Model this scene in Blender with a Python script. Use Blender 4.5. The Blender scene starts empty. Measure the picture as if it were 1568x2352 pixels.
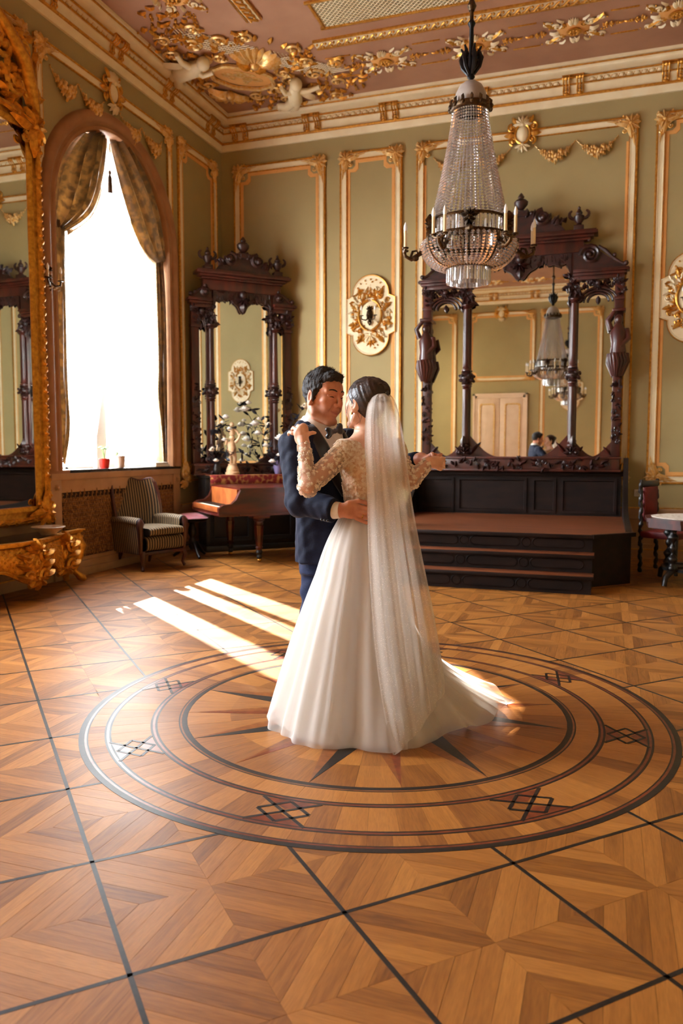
import bpy, bmesh, math, random
import numpy as np
from mathutils import Vector, Matrix
PI = math.pi
R = math.radians
scene = bpy.context.scene
COL = scene.collection
random.seed(7)

# ------------------------------------------------------------------ camera
CAM_H, F_PX, PITCH, AZ = 1.40, 1792.0, math.atan(142 / 1792.0), R(18.7)
cam_data = bpy.data.cameras.new('camera')
cam = bpy.data.objects.new('camera', cam_data)
COL.objects.link(cam)
cam.location = (0, 0, CAM_H)
cam.rotation_euler = (PI / 2 - PITCH, 0, AZ)
cam_data.sensor_fit = 'VERTICAL'
cam_data.sensor_height = 36.0
cam_data.lens = 36.0 * F_PX / 2352.0
cam_data.clip_start, cam_data.clip_end = 0.05, 200
cam_data.dof.use_dof = True
cam_data.dof.focus_distance = 4.0
cam_data.dof.aperture_fstop = 2.8
scene.camera = cam

# ------------------------------------------------------------------ world, sun, window daylight, exposure
scene.view_settings.view_transform = 'Standard'
scene.view_settings.look = 'None'
scene.view_settings.gamma = 1.0
scene.view_settings.use_curve_mapping = False
scene.view_settings.exposure = 0.06
world = bpy.data.worlds.new('world')
scene.world = world
world.use_nodes = True
world.node_tree.nodes['Background'].inputs[0].default_value = (0.80, 0.89, 1.0, 1)
world.node_tree.nodes['Background'].inputs[1].default_value = 16.0
SUN_DIR = Vector((0.776 * math.cos(R(32)), -0.630 * math.cos(R(32)), -math.sin(R(32))))
sun_data = bpy.data.lights.new('sun', 'SUN')
sun_data.energy = 78.0
sun_data.angle = R(0.6)
sun_data.color = (1.0, 0.95, 0.88)
sun = bpy.data.objects.new('sun', sun_data)
sun.rotation_euler = SUN_DIR.to_track_quat('-Z', 'Y').to_euler()
sun.location = (-14, 15, 9)
COL.objects.link(sun)
# sky lamps outside the left windows, the third added to brighten the front wall
WALL_X, BACK_Y, RIGHT_X, FRONT_Y, CEIL_Z = -5.58, 10.85, 3.5, -2.6, 6.27
WIN_Y = (8.12, 3.50, -0.95)          # window centres along the left wall, the last one added for light
WIN_HALF, WIN_SILL, WIN_SPRING = 1.12, 1.18, 3.94
for k, wy in enumerate(WIN_Y):
    ld = bpy.data.lights.new('window_daylight', 'AREA')
    ld.shape = 'RECTANGLE'
    ld.size, ld.size_y = 3.4, 4.2
    ld.energy = (2700.0, 1900.0, 500.0)[k]
    ld.color = (0.86, 0.93, 1.0)
    lo = bpy.data.objects.new('window_daylight', ld)
    lo.location = (WALL_X - 2.4, wy + (-.7, -.4, .0)[k], 4.4)
    lo.rotation_euler = Vector((1, (.32, .2, 0)[k], -.36)).to_track_quat('-Z', 'Y').to_euler()
    COL.objects.link(lo)

# ------------------------------------------------------------------ pixel helpers (photo frame 1568 x 2352)
_fw = Vector((-math.sin(AZ) * math.cos(PITCH), math.cos(AZ) * math.cos(PITCH), -math.sin(PITCH)))
_rt = Vector((math.cos(AZ), math.sin(AZ), 0))
_up = _rt.cross(_fw)
FWD = Vector((-math.sin(AZ), math.cos(AZ), 0))
def ray(x, y):
    return _fw * F_PX + _rt * (x - 784.0) - _up * (y - 1176.0)
def P(x, y, d):
    """point seen at photo pixel (x, y) whose horizontal distance along the view is d metres"""
    v = ray(x, y)
    return Vector((0, 0, CAM_H)) + v * (d / v.dot(FWD))
def on_z(x, y, z):
    v = ray(x, y)
    return Vector((0, 0, CAM_H)) + v * ((z - CAM_H) / v.z)
def on_Y(x, y, Y):
    v = ray(x, y)
    return Vector((0, 0, CAM_H)) + v * (Y / v.y)
def on_X(x, y, X):
    v = ray(x, y)
    return Vector((0, 0, CAM_H)) + v * (X / v.x)

# ------------------------------------------------------------------ mesh builder
class MB:
    def __init__(s):
        s.v, s.f, s.t = [], [], []
        s.tone = 0.5
    def add(s, verts, faces):
        b = len(s.v)
        s.v.extend([tuple(p) for p in verts])
        s.f.extend([tuple(i + b for i in f) for f in faces])
        s.t.extend([s.tone] * len(faces))
        return s
    def box(s, x0, x1, y0, y1, z0, z1, bev=0.0):
        if x0 > x1: x0, x1 = x1, x0
        if y0 > y1: y0, y1 = y1, y0
        if z0 > z1: z0, z1 = z1, z0
        b = min(bev, (x1 - x0) * .45, (y1 - y0) * .45, (z1 - z0) * .45)
        if b <= 0:
            s.add([(x0, y0, z0), (x1, y0, z0), (x1, y1, z0), (x0, y1, z0), (x0, y0, z1), (x1, y0, z1), (x1, y1, z1), (x0, y1, z1)],
                  [(0, 3, 2, 1), (4, 5, 6, 7), (0, 1, 5, 4), (1, 2, 6, 5), (2, 3, 7, 6), (3, 0, 4, 7)])
        else:
            bm = bmesh.new()
            bmesh.ops.create_cube(bm, size=1, matrix=Matrix.Translation(((x0 + x1) / 2, (y0 + y1) / 2, (z0 + z1) / 2)) @ Matrix.Diagonal((x1 - x0, y1 - y0, z1 - z0, 1)))
            bmesh.ops.bevel(bm, geom=list(bm.edges), offset=b, segments=2, affect='EDGES', profile=.5)
            s.bm(bm)
        return s
    def bm(s, bm):
        bm.verts.index_update()
        s.add([v.co[:] for v in bm.verts], [[v.index for v in f.verts] for f in bm.faces])
        bm.free()
        return s
    def prism(s, pts, z0, z1, axis='z'):
        """closed polygon pts (a,b) extruded between z0 and z1 along axis"""
        def c(a, b, h):
            return (a, b, h) if axis == 'z' else ((a, h, b) if axis == 'y' else (h, a, b))
        n = len(pts)
        s.add([c(a, b, z0) for a, b in pts] + [c(a, b, z1) for a, b in pts],
              [tuple(range(n))[::-1], tuple(range(n, 2 * n))] + [(i, (i + 1) % n, n + (i + 1) % n, n + i) for i in range(n)])
        return s
    def lathe(s, prof, seg=16, center=(0, 0, 0), a0=0, a1=2 * PI, squash=(1, 1)):
        cx, cy, cz = center
        full = abs(a1 - a0 - 2 * PI) < 1e-6
        m = seg if full else seg + 1
        vs = []
        for r, z in prof:
            for k in range(m):
                a = a0 + (a1 - a0) * k / seg
                vs.append((cx + r * math.cos(a) * squash[0], cy + r * math.sin(a) * squash[1], cz + z))
        fs = []
        for i in range(len(prof) - 1):
            for k in range(seg):
                k2 = (k + 1) % m
                fs.append((i * m + k, i * m + k2, (i + 1) * m + k2, (i + 1) * m + k))
        s.add(vs, fs)
        return s
    def tube(s, pts, rad, seg=8, cap=True, flat=None, up=None):
        pts = [Vector(p) for p in pts]
        n = len(pts)
        rad = [rad] * n if isinstance(rad, (int, float)) else list(rad)
        t = [(pts[min(i + 1, n - 1)] - pts[max(i - 1, 0)]).normalized() for i in range(n)]
        u = Vector(up) if up else (Vector((0, 0, 1)) if abs(t[0].z) < .9 else Vector((1, 0, 0)))
        vs, fs = [], []
        for i in range(n):
            a = (u - t[i] * u.dot(t[i]))
            if a.length < 1e-5:
                a = Vector((1, 0, 0)) - t[i] * t[i].x
            a.normalize()
            b = t[i].cross(a)
            if up is None: u = a
            fl = flat if flat else 1.0
            for k in range(seg):
                an = 2 * PI * k / seg
                vs.append(pts[i] + (a * (math.cos(an) * fl) + b * math.sin(an)) * rad[i])
        for i in range(n - 1):
            for k in range(seg):
                k2 = (k + 1) % seg
                fs.append((i * seg + k, i * seg + k2, (i + 1) * seg + k2, (i + 1) * seg + k))
        if cap:
            fs.append(tuple(range(seg))[::-1])
            fs.append(tuple((n - 1) * seg + k for k in range(seg)))
        s.add(vs, fs)
        return s
    def ball(s, c, r, seg=8, rings=5, rot=None):
        rx, ry, rz = (r, r, r) if isinstance(r, (int, float)) else r
        c = Vector(c)
        vs = [Vector((0, 0, -rz))]
        for i in range(1, rings):
            a = -PI / 2 + PI * i / rings
            for k in range(seg):
                b = 2 * PI * k / seg
                vs.append(Vector((rx * math.cos(a) * math.cos(b), ry * math.cos(a) * math.sin(b), rz * math.sin(a))))
        vs.append(Vector((0, 0, rz)))
        if rot: vs = [rot @ v for v in vs]
        fs = [(0, 1 + (k + 1) % seg, 1 + k) for k in range(seg)]
        for i in range(rings - 2):
            for k in range(seg):
                k2 = (k + 1) % seg
                fs.append((1 + i * seg + k, 1 + i * seg + k2, 1 + (i + 1) * seg + k2, 1 + (i + 1) * seg + k))
        L = len(vs) - 1
        o = 1 + (rings - 2) * seg
        fs += [(o + k, o + (k + 1) % seg, L) for k in range(seg)]
        s.add([v + c for v in vs], fs)
        return s
    def octa(s, c, r, h):
        x, y, z = c
        s.add([(x + r, y, z), (x, y + r, z), (x - r, y, z), (x, y - r, z), (x, y, z + h), (x, y, z - h)],
              [(0, 1, 4), (1, 2, 4), (2, 3, 4), (3, 0, 4), (1, 0, 5), (2, 1, 5), (3, 2, 5), (0, 3, 5)])
        return s
    def grid(s, rows, closed=False):
        """rows of points -> quads"""
        n = len(rows[0])
        vs = [p for r in rows for p in r]
        fs = []
        for i in range(len(rows) - 1):
            for k in range(n if closed else n - 1):
                k2 = (k + 1) % n
                fs.append((i * n + k, i * n + k2, (i + 1) * n + k2, (i + 1) * n + k))
        s.add(vs, fs)
        return s
    def xf(s, M):
        s.v = [tuple(M @ Vector(p)) for p in s.v]
        return s
    def join(s, o, M=None):
        s_t = s.tone
        b = len(s.v)
        s.v.extend([tuple(M @ Vector(p)) for p in o.v] if M else o.v)
        flip = M is not None and M.determinant() < 0
        s.f.extend([tuple(i + b for i in (f[::-1] if flip else f)) for f in o.f])
        s.t.extend(o.t)
        return s
    def mesh(s, name, mat, smooth=40):
        me = bpy.data.meshes.new(name)
        me.from_pydata(s.v, [], s.f)
        at = me.attributes.new('tone', 'FLOAT', 'FACE')
        at.data.foreach_set('value', s.t)
        if smooth:
            me.polygons.foreach_set('use_smooth', [True] * len(me.polygons))
            me.set_sharp_from_angle(angle=R(smooth))
        if mat: me.materials.append(mat)
        me.update()
        return me

def link(name, me, parent=None, loc=None, rot=None):
    o = bpy.data.objects.new(name, me)
    COL.objects.link(o)
    if parent: o.parent = parent
    if loc is not None: o.location = loc
    if rot is not None: o.rotation_euler = rot
    return o
def obj(name, mb, mat, parent=None, smooth=40, loc=None, rot=None, kind=None):
    o = link(name, mb.mesh(name, mat, smooth), parent, loc, rot)
    if kind: o['kind'] = kind
    return o
def tag(o, label, cat, group=None):
    o['label'] = label
    o['category'] = cat
    if group: o['group'] = group
    return o
def thing(name, label, cat, loc=(0, 0, 0), rz=0.0, group=None):
    o = bpy.data.objects.new(name, None)
    o.empty_display_size = .1
    COL.objects.link(o)
    o.location = loc
    o.rotation_euler = (0, 0, rz)
    return tag(o, label, cat, group)
def struct(name, mb, mat, smooth=30, label=None):
    o = obj(name, mb, mat, None, smooth)
    o['kind'] = 'structure'
    if label: o['label'] = label
    return o
def copy_tree(o, parent=None):
    c = o.copy()
    COL.objects.link(c)
    c.parent = parent
    for ch in o.children: copy_tree(ch, c)
    return c

# ------------------------------------------------------------------ materials
def srgb(r, g, b):
    f = lambda c: (c / 255) / 12.92 if c / 255 <= .04045 else ((c / 255 + .055) / 1.055) ** 2.4
    return (f(r), f(g), f(b), 1)
def newmat(name):
    m = bpy.data.materials.new(name)
    m.use_nodes = True
    nt = m.node_tree
    return m, nt, nt.nodes['Principled BSDF']
def nd(nt, t, **kw):
    n = nt.nodes.new(t)
    for k, v in kw.items(): setattr(n, k, v)
    return n
def mat(name, c1, c2=None, rough=.5, metal=0.0, nscale=6.0, stretch=(1, 1, 1), bump=0.0, bscale=None, coat=0.0, detail=4.0, space='Object', spec=.5, lo=.35, hi=.65, **kw):
    m, nt, p = newmat(name)
    p.inputs['Roughness'].default_value = rough
    p.inputs['Metallic'].default_value = metal
    p.inputs['Coat Weight'].default_value = coat
    p.inputs['Coat Roughness'].default_value = .12
    p.inputs['Specular IOR Level'].default_value = spec
    p.inputs['Base Color'].default_value = c1
    for k, v in kw.items(): p.inputs[k.replace('_', ' ')].default_value = v
    if c2 is not None or bump:
        tc = nd(nt, 'ShaderNodeTexCoord')
        mp = nd(nt, 'ShaderNodeMapping')
        mp.inputs['Scale'].default_value = stretch
        nt.links.new(tc.outputs[space], mp.inputs[0])
        nz = nd(nt, 'ShaderNodeTexNoise')
        nz.inputs['Scale'].default_value = nscale
        nz.inputs['Detail'].default_value = detail
        nt.links.new(mp.outputs[0], nz.inputs['Vector'])
        if c2 is not None:
            cr = nd(nt, 'ShaderNodeValToRGB')
            cr.color_ramp.elements[0].position, cr.color_ramp.elements[1].position = lo, hi
            cr.color_ramp.elements[0].color, cr.color_ramp.elements[1].color = c1, c2
            nt.links.new(nz.outputs['Fac'], cr.inputs[0])
            nt.links.new(cr.outputs[0], p.inputs['Base Color'])
        if bump:
            src = nz
            if bscale:
                src = nd(nt, 'ShaderNodeTexNoise')
                src.inputs['Scale'].default_value = bscale
                src.inputs['Detail'].default_value = 3
                nt.links.new(mp.outputs[0], src.inputs['Vector'])
            bp = nd(nt, 'ShaderNodeBump')
            bp.inputs['Strength'].default_value = bump
            bp.inputs['Distance'].default_value = .01
            nt.links.new(src.outputs['Fac'], bp.inputs['Height'])
            nt.links.new(bp.outputs[0], p.inputs['Normal'])
    return m

GREEN = mat('wall_green', srgb(158, 141, 95), srgb(165, 148, 101), .75, nscale=1.2, bump=.05, bscale=220)
CREAM = mat('cream_plaster', srgb(234, 220, 184), srgb(226, 208, 168), .55, nscale=5)
PEACH = mat('peach_paint', srgb(226, 168, 96), srgb(216, 156, 86), .6, nscale=5)
GOLD = mat('gilding', srgb(224, 168, 76), srgb(176, 118, 44), .36, .75, nscale=30, lo=.3, hi=.75)
GOLDC = mat('gilded_cream', srgb(216, 164, 78), srgb(228, 200, 146), .4, .5, nscale=26, lo=.35, hi=.7)
GILT = mat('gilt_wood', srgb(226, 166, 62), srgb(156, 98, 28), .42, .75, nscale=24, lo=.3, hi=.8)
MAUVE = mat('ceiling_mauve', srgb(172, 128, 98), srgb(160, 116, 88), .8, nscale=2)
CASING = mat('casing_brown', srgb(158, 112, 74), srgb(146, 100, 64), .5, nscale=6)
DADO = mat('dado_paint', srgb(178, 140, 100), srgb(164, 126, 88), .45, nscale=5)
MAHOG = mat('mahogany', srgb(80, 29, 18), srgb(44, 15, 10), .4, nscale=9, stretch=(1, 1, .2), coat=.3)
MAHOGD = mat('mahogany_carved', srgb(58, 21, 14), srgb(29, 10, 7), .46, nscale=18, coat=.2)
EBON = mat('ebonised_wood', srgb(20, 15, 14), srgb(12, 9, 9), .42, nscale=12, coat=.15)
STAGEW = mat('stage_dark_oak', srgb(34, 20, 14), srgb(19, 11, 8), .55, spec=.2, nscale=10, stretch=(.3, 1, 1))
STAGET = mat('stage_boards', srgb(128, 70, 38), srgb(94, 48, 25), .42, nscale=9, stretch=(.2, 3, 1), coat=.1, spec=.3)
BRONZE = mat('bronze', srgb(92, 68, 40), srgb(50, 36, 24), .38, .8, nscale=30)
MIRROR = mat('mirror_glass', (.80, .81, .76, 1), None, .015, 1.0)
IVORY = mat('ivory_wax', srgb(226, 200, 150), None, .5)
BULB = mat('frosted_bulb', srgb(240, 238, 230), None, .3)
WHITEP = mat('white_paint', srgb(228, 222, 212), None, .4)
BLACKM = mat('black_metal', srgb(18, 17, 18), None, .4, .6)
# ================================================================== FLOOR
def wood_mat(name, axis, ca, cb, cc, rough=.37):
    m, nt, p = newmat(name)
    geo = nd(nt, 'ShaderNodeNewGeometry')
    at = nd(nt, 'ShaderNodeAttribute'); at.attribute_name = 'tone'
    oi = nd(nt, 'ShaderNodeObjectInfo')
    add = nd(nt, 'ShaderNodeMath', operation='ADD')
    nt.links.new(at.outputs['Fac'], add.inputs[0]); nt.links.new(oi.outputs['Random'], add.inputs[1])
    fr = nd(nt, 'ShaderNodeMath', operation='FRACT'); nt.links.new(add.outputs[0], fr.inputs[0])
    off = nd(nt, 'ShaderNodeCombineXYZ')
    m7 = nd(nt, 'ShaderNodeMath', operation='MULTIPLY'); m7.inputs[1].default_value = 37.0
    nt.links.new(fr.outputs[0], m7.inputs[0])
    for i in range(3): nt.links.new(m7.outputs[0], off.inputs[i])
    va = nd(nt, 'ShaderNodeVectorMath', operation='ADD')
    nt.links.new(geo.outputs['Position'], va.inputs[0]); nt.links.new(off.outputs[0], va.inputs[1])
    mp = nd(nt, 'ShaderNodeMapping')
    mp.inputs['Scale'].default_value = {'x': (2.2, 26, 26), 'y': (26, 2.2, 26), 'r': (9, 9, 9)}[axis]
    if axis == 'r':      # grain running outwards from the medallion centre
        sb = nd(nt, 'ShaderNodeVectorMath', operation='SUBTRACT'); sb.inputs[1].default_value = (-1.155, 3.985, 0)
        nt.links.new(geo.outputs['Position'], sb.inputs[0])
        sx = nd(nt, 'ShaderNodeSeparateXYZ'); nt.links.new(sb.outputs[0], sx.inputs[0])
        at2 = nd(nt, 'ShaderNodeMath', operation='ARCTAN2'); nt.links.new(sx.outputs[1], at2.inputs[0]); nt.links.new(sx.outputs[0], at2.inputs[1])
        ln = nd(nt, 'ShaderNodeVectorMath', operation='LENGTH'); nt.links.new(sb.outputs[0], ln.inputs[0])
        pol = nd(nt, 'ShaderNodeCombineXYZ'); nt.links.new(at2.outputs[0], pol.inputs[0]); nt.links.new(ln.outputs['Value'], pol.inputs[1])
        nt.links.new(pol.outputs[0], va.inputs[0])
        mp.inputs['Scale'].default_value = (30, 2.4, 1)
    nt.links.new(va.outputs[0], mp.inputs[0])
    nz = nd(nt, 'ShaderNodeTexNoise'); nz.inputs['Scale'].default_value = 1.6; nz.inputs['Detail'].default_value = 5; nz.inputs['Distortion'].default_value = 1.2
    nt.links.new(mp.outputs[0], nz.inputs['Vector'])
    fine = nd(nt, 'ShaderNodeTexNoise'); fine.inputs['Scale'].default_value = 9; fine.inputs['Detail'].default_value = 3
    nt.links.new(mp.outputs[0], fine.inputs['Vector'])
    mixf = nd(nt, 'ShaderNodeMath', operation='MULTIPLY_ADD'); mixf.inputs[1].default_value = .45
    nt.links.new(fr.outputs[0], mixf.inputs[0])
    sc = nd(nt, 'ShaderNodeMath', operation='MULTIPLY'); sc.inputs[1].default_value = .55
    nt.links.new(nz.outputs['Fac'], sc.inputs[0]); nt.links.new(sc.outputs[0], mixf.inputs[2])
    cr = nd(nt, 'ShaderNodeValToRGB')
    cr.color_ramp.elements[0].position, cr.color_ramp.elements[1].position = .18, .86
    cr.color_ramp.elements[0].color, cr.color_ramp.elements[1].color = ca, cc
    e = cr.color_ramp.elements.new(.5); e.color = cb
    nt.links.new(mixf.outputs[0], cr.inputs[0])
    mx = nd(nt, 'ShaderNodeMix', data_type='RGBA', blend_type='MULTIPLY'); mx.inputs[0].default_value = .35
    cr2 = nd(nt, 'ShaderNodeValToRGB'); cr2.color_ramp.elements[0].position = .3; cr2.color_ramp.elements[1].position = .6
    cr2.color_ramp.elements[0].color = (.45, .38, .34, 1)
    nt.links.new(fine.outputs['Fac'], cr2.inputs[0])
    nt.links.new(cr.outputs[0], mx.inputs[6]); nt.links.new(cr2.outputs[0], mx.inputs[7])
    nt.links.new(mx.outputs[2], p.inputs['Base Color'])
    big = nd(nt, 'ShaderNodeTexNoise'); big.inputs['Scale'].default_value = 2.2; big.inputs['Detail'].default_value = 6
    nt.links.new(geo.outputs['Position'], big.inputs['Vector'])
    rr = nd(nt, 'ShaderNodeMapRange'); rr.inputs[3].default_value = rough - .05; rr.inputs[4].default_value = rough + .12
    nt.links.new(big.outputs['Fac'], rr.inputs[0]); nt.links.new(rr.outputs[0], p.inputs['Roughness'])
    bp = nd(nt, 'ShaderNodeBump'); bp.inputs['Strength'].default_value = .10; bp.inputs['Distance'].default_value = .004
    nt.links.new(fine.outputs['Fac'], bp.inputs['Height']); nt.links.new(bp.outputs[0], p.inputs['Normal'])
    p.inputs['Specular IOR Level'].default_value = .5
    return m
OAK_X = wood_mat('oak_parquet_x', 'x', srgb(110, 63, 23), srgb(160, 101, 41), srgb(187, 125, 56))
OAK_Y = wood_mat('oak_parquet_y', 'y', srgb(110, 63, 23), srgb(160, 101, 41), srgb(187, 125, 56))
OAK_R = wood_mat('oak_medallion', 'r', srgb(116, 66, 25), srgb(160, 101, 41), srgb(183, 121, 54))
INLAY = mat('bog_oak_inlay', srgb(18, 16, 15), srgb(34, 29, 26), .38, nscale=60)
REDW = mat('padauk_inlay', srgb(96, 42, 22), srgb(128, 58, 30), .3, nscale=24)
BROWNW = mat('walnut_inlay', srgb(112, 62, 28), srgb(140, 80, 36), .3, nscale=24)
GROUND = mat('floor_ground', srgb(52, 30, 16), None, .6)

fl = MB().box(WALL_X - .5, RIGHT_X + .1, FRONT_Y - .1, BACK_Y + .1, -.12, -.003)
floor = struct('floor', fl, GROUND, 0, 'oak parquet floor with dark diagonal strips and an inlaid star medallion')
GA = 0.4535                        # half diagonal of one parquet square
GO = (-1.1714, 1.6963)             # a crossing of two strips
MC, MR = (-1.155, 3.985), 1.527    # medallion centre and outer radius
NP = 7
def plank_polys():
    """planks of one square (diamond with corners at +-GA), as (axis, polygon)"""
    out = []
    h, g = GA / 2, .0005
    for q in range(4):
        for k in range(NP):
            y0, y1 = -h + 2 * h * k / NP + g, -h + 2 * h * (k + 1) / NP - g
            ys = [y0, y1] if (y0 >= 0 or y1 <= 0) else [y0, 0, y1]
            lo = [(abs(y) + g, y) for y in ys]
            hi = [(GA - abs(y) - g - .007, y) for y in ys][::-1]
            poly = hi[::-1][::-1] + lo
            pts = [(x, y) for x, y in lo] + [(x, y) for x, y in hi]
            pts = pts[::-1]
            if q == 1: pts = [(-y, x) for x, y in pts]
            if q == 2: pts = [(-x, -y) for x, y in pts]
            if q == 3: pts = [(y, -x) for x, y in pts]
            out.append(('x' if q in (0, 2) else 'y', pts))
    return out
POLYS = plank_polys()
tiles = []
for i in range(-30, 40):
    for j in range(-30, 40):
        cx, cy = GO[0] + (i - j) * GA, GO[1] + (i + j + 1) * GA
        if WALL_X - .35 < cx < RIGHT_X + .35 and FRONT_Y - .35 < cy < BACK_Y + .35:
            d = math.hypot(cx - MC[0], cy - MC[1])
            if d < MR - .46: continue
            v = Vector((cx, cy, 0)) - Vector((0, 0, CAM_H))
            dep = v.dot(_fw)
            px = 784 + F_PX * v.dot(_rt) / dep if dep > .3 else 1e9
            py = 1176 - F_PX * v.dot(_up) / dep if dep > .3 else 1e9
            seen = -40 < px < 1608 and py < 2420 and dep > .3
            tiles.append((dep if seen else 99 + dep, cx, cy))
tiles.sort()
pm = []
for k, (ax, pts) in enumerate(POLYS):
    b = MB(); b.tone = (k * .377) % 1
    pm.append(b.prism(pts, -.006, 0.0).mesh('plank', OAK_X if ax == 'x' else OAK_Y, 0))
far = {'x': MB(), 'y': MB()}
NEAR = 10
for n, (d, cx, cy) in enumerate(tiles):
    for k, (ax, pts) in enumerate(POLYS):
        if n < NEAR:
            link('plank', pm[k], floor, (cx, cy, random.uniform(-.0003, .0003)))
        else:
            pts2 = [(min(max(x + cx, WALL_X), RIGHT_X), min(max(y + cy, FRONT_Y), BACK_Y)) for x, y in pts]
            if max(p[0] for p in pts2) - min(p[0] for p in pts2) < .01 or max(p[1] for p in pts2) - min(p[1] for p in pts2) < .01: continue
            far[ax].tone = random.random()
            far[ax].add([(x, y, 0) for x, y in pts2], [tuple(range(len(pts2)))])
obj('parquet_planks', far['x'], OAK_X, floor, 0, kind='stuff')
obj('parquet_planks', far['y'], OAK_Y, floor, 0, kind='stuff')
# dark diagonal strips, stopping at the medallion
def strip(p0, p1, w=.0075):
    (x0, y0), (x1, y1) = p0, p1
    L = math.hypot(x1 - x0, y1 - y0)
    nx, ny = -(y1 - y0) / L * w, (x1 - x0) / L * w
    return MB().prism([(x0 + nx, y0 + ny), (x0 - nx, y0 - ny), (x1 - nx, y1 - ny), (x1 + nx, y1 + ny)], -.004, .0006)
def clip_line(c, s):
    """line y = c + s x inside the room rectangle"""
    pts = []
    xs = [WALL_X, RIGHT_X] + [(FRONT_Y - c) / s, (BACK_Y - c) / s]
    xs = sorted(x for x in xs if WALL_X - 1e-6 <= x <= RIGHT_X + 1e-6 and FRONT_Y - 1e-6 <= c + s * x <= BACK_Y + 1e-6)
    return (xs[0], xs[-1]) if len(xs) > 1 else None
for s in (1, -1):
    for k in range(-40, 60):
        c = GO[1] - s * GO[0] + k * 2 * GA
        xr = clip_line(c, s)
        if not xr or xr[1] - xr[0] < .1: continue
        # medallion crossing
        a, b, cc = 2, 2 * (s * (c - MC[1]) - MC[0]), MC[0] ** 2 + (c - MC[1]) ** 2 - (MR - .01) ** 2
        D = b * b - 4 * a * cc
        segs = [xr]
        if D > 0:
            m0, m1 = (-b - math.sqrt(D)) / (2 * a), (-b + math.sqrt(D)) / (2 * a)
            segs = [(xr[0], m0), (m1, xr[1])]
        for x0, x1 in segs:
            if x1 - x0 > .05:
                obj('inlay_strip', strip((x0, c + s * x0), (x1, c + s * x1)), INLAY, floor, 0)
# medallion
def sector(r0, r1, a0, a1, z0, z1, n=3):
    o = [(r1 * math.cos(a0 + (a1 - a0) * i / n), r1 * math.sin(a0 + (a1 - a0) * i / n)) for i in range(n + 1)]
    i_ = [(r0 * math.cos(a0 + (a1 - a0) * i / n), r0 * math.sin(a0 + (a1 - a0) * i / n)) for i in range(n + 1)][::-1]
    return [(MC[0] + x, MC[1] + y) for x, y in (o + i_ if r0 > 0 else o + [(0, 0)])]
def ring(r0, r1, m, z1, seg=128, name='inlay_ring'):
    b = MB()
    n = seg
    vs = []
    for r, z in ((r0, z1 - .004), (r1, z1 - .004), (r1, z1), (r0, z1)):
        vs += [(MC[0] + r * math.cos(2 * PI * k / n), MC[1] + r * math.sin(2 * PI * k / n), z) for k in range(n)]
    fs = []
    for a in range(4):
        b2 = (a + 1) % 4
        fs += [(a * n + k, a * n + (k + 1) % n, b2 * n + (k + 1) % n, b2 * n + k) for k in range(n)]
    b.add(vs, fs)
    return obj(name, b, m, floor, 0)
obj('medallion_ground', MB().lathe([(0, .0002), (MR, .0002), (MR, -.003)], 96, (MC[0], MC[1], 0)), GROUND, floor, 0)
def bandseg(r0, r1, n, seed):
    rr = random.Random(seed)
    for k in range(n):
        b = MB(); b.tone = rr.random()
        a0, a1 = 2 * PI * k / n, 2 * PI * (k + 1) / n
        g = .0005 / r1
        b.prism(sector(r0, r1, a0 + g, a1 - g, 0, 0), -.002, .001 + rr.random() * .0002)
        obj('ring_plank', b, OAK_R, floor, 0)
bandseg(1.046, 1.153, 36, 1)
bandseg(1.187, 1.377, 72, 2)
bandseg(1.409, 1.485, 96, 3)
for r0, r1, m in ((1.003, 1.030, INLAY), (1.030, 1.039, BROWNW), (1.039, 1.046, INLAY), (1.153, 1.164, INLAY), (1.164, 1.176, REDW), (1.176, 1.187, INLAY),
                  (1.377, 1.387, INLAY), (1.387, 1.399, REDW), (1.399, 1.409, INLAY), (1.485, 1.492, INLAY), (1.492, 1.503, REDW), (1.503, 1.530, INLAY)):
    ring(r0, r1, m, .0014)
# star field: sixteen oak wedges, each of three mitred boards, with the star points on top
for k in range(32):
    a0, a1 = 2 * PI * k / 32, 2 * PI * (k + 1) / 32
    for q, (ra, rb) in enumerate(((.0, .52), (.52, .78), (.78, 1.003))):
        b = MB(); b.tone = ((k * 7 + q * 5) % 11) / 11
        b.prism(sector(ra, rb, a0 + .0008, a1 - .0008, 0, 0, 2), -.002, .0009 + .0001 * (k % 2))
        obj('star_field_board', b, OAK_R, floor, 0)
for k in range(16):
    a = 2 * PI * k / 16
    big = k % 2 == 0
    tip, wid, rin = (1.0, .115, .40) if big else (.985, .07, .46)
    for sgn in (1, -1):
        pts = [(0, 0), (rin, sgn * wid), (tip, 0)]
        if sgn < 0: pts = pts[::-1]
        ca, sa = math.cos(a), math.sin(a)
        pts = [(MC[0] + x * ca - y * sa, MC[1] + x * sa + y * ca) for x, y in pts]
        m = (INLAY if sgn > 0 else BROWNW) if big else (REDW if sgn > 0 else BROWNW)
        obj('star_point', MB().prism(pts, -.001, .0018 if big else .0015), m, floor, 0)
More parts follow.
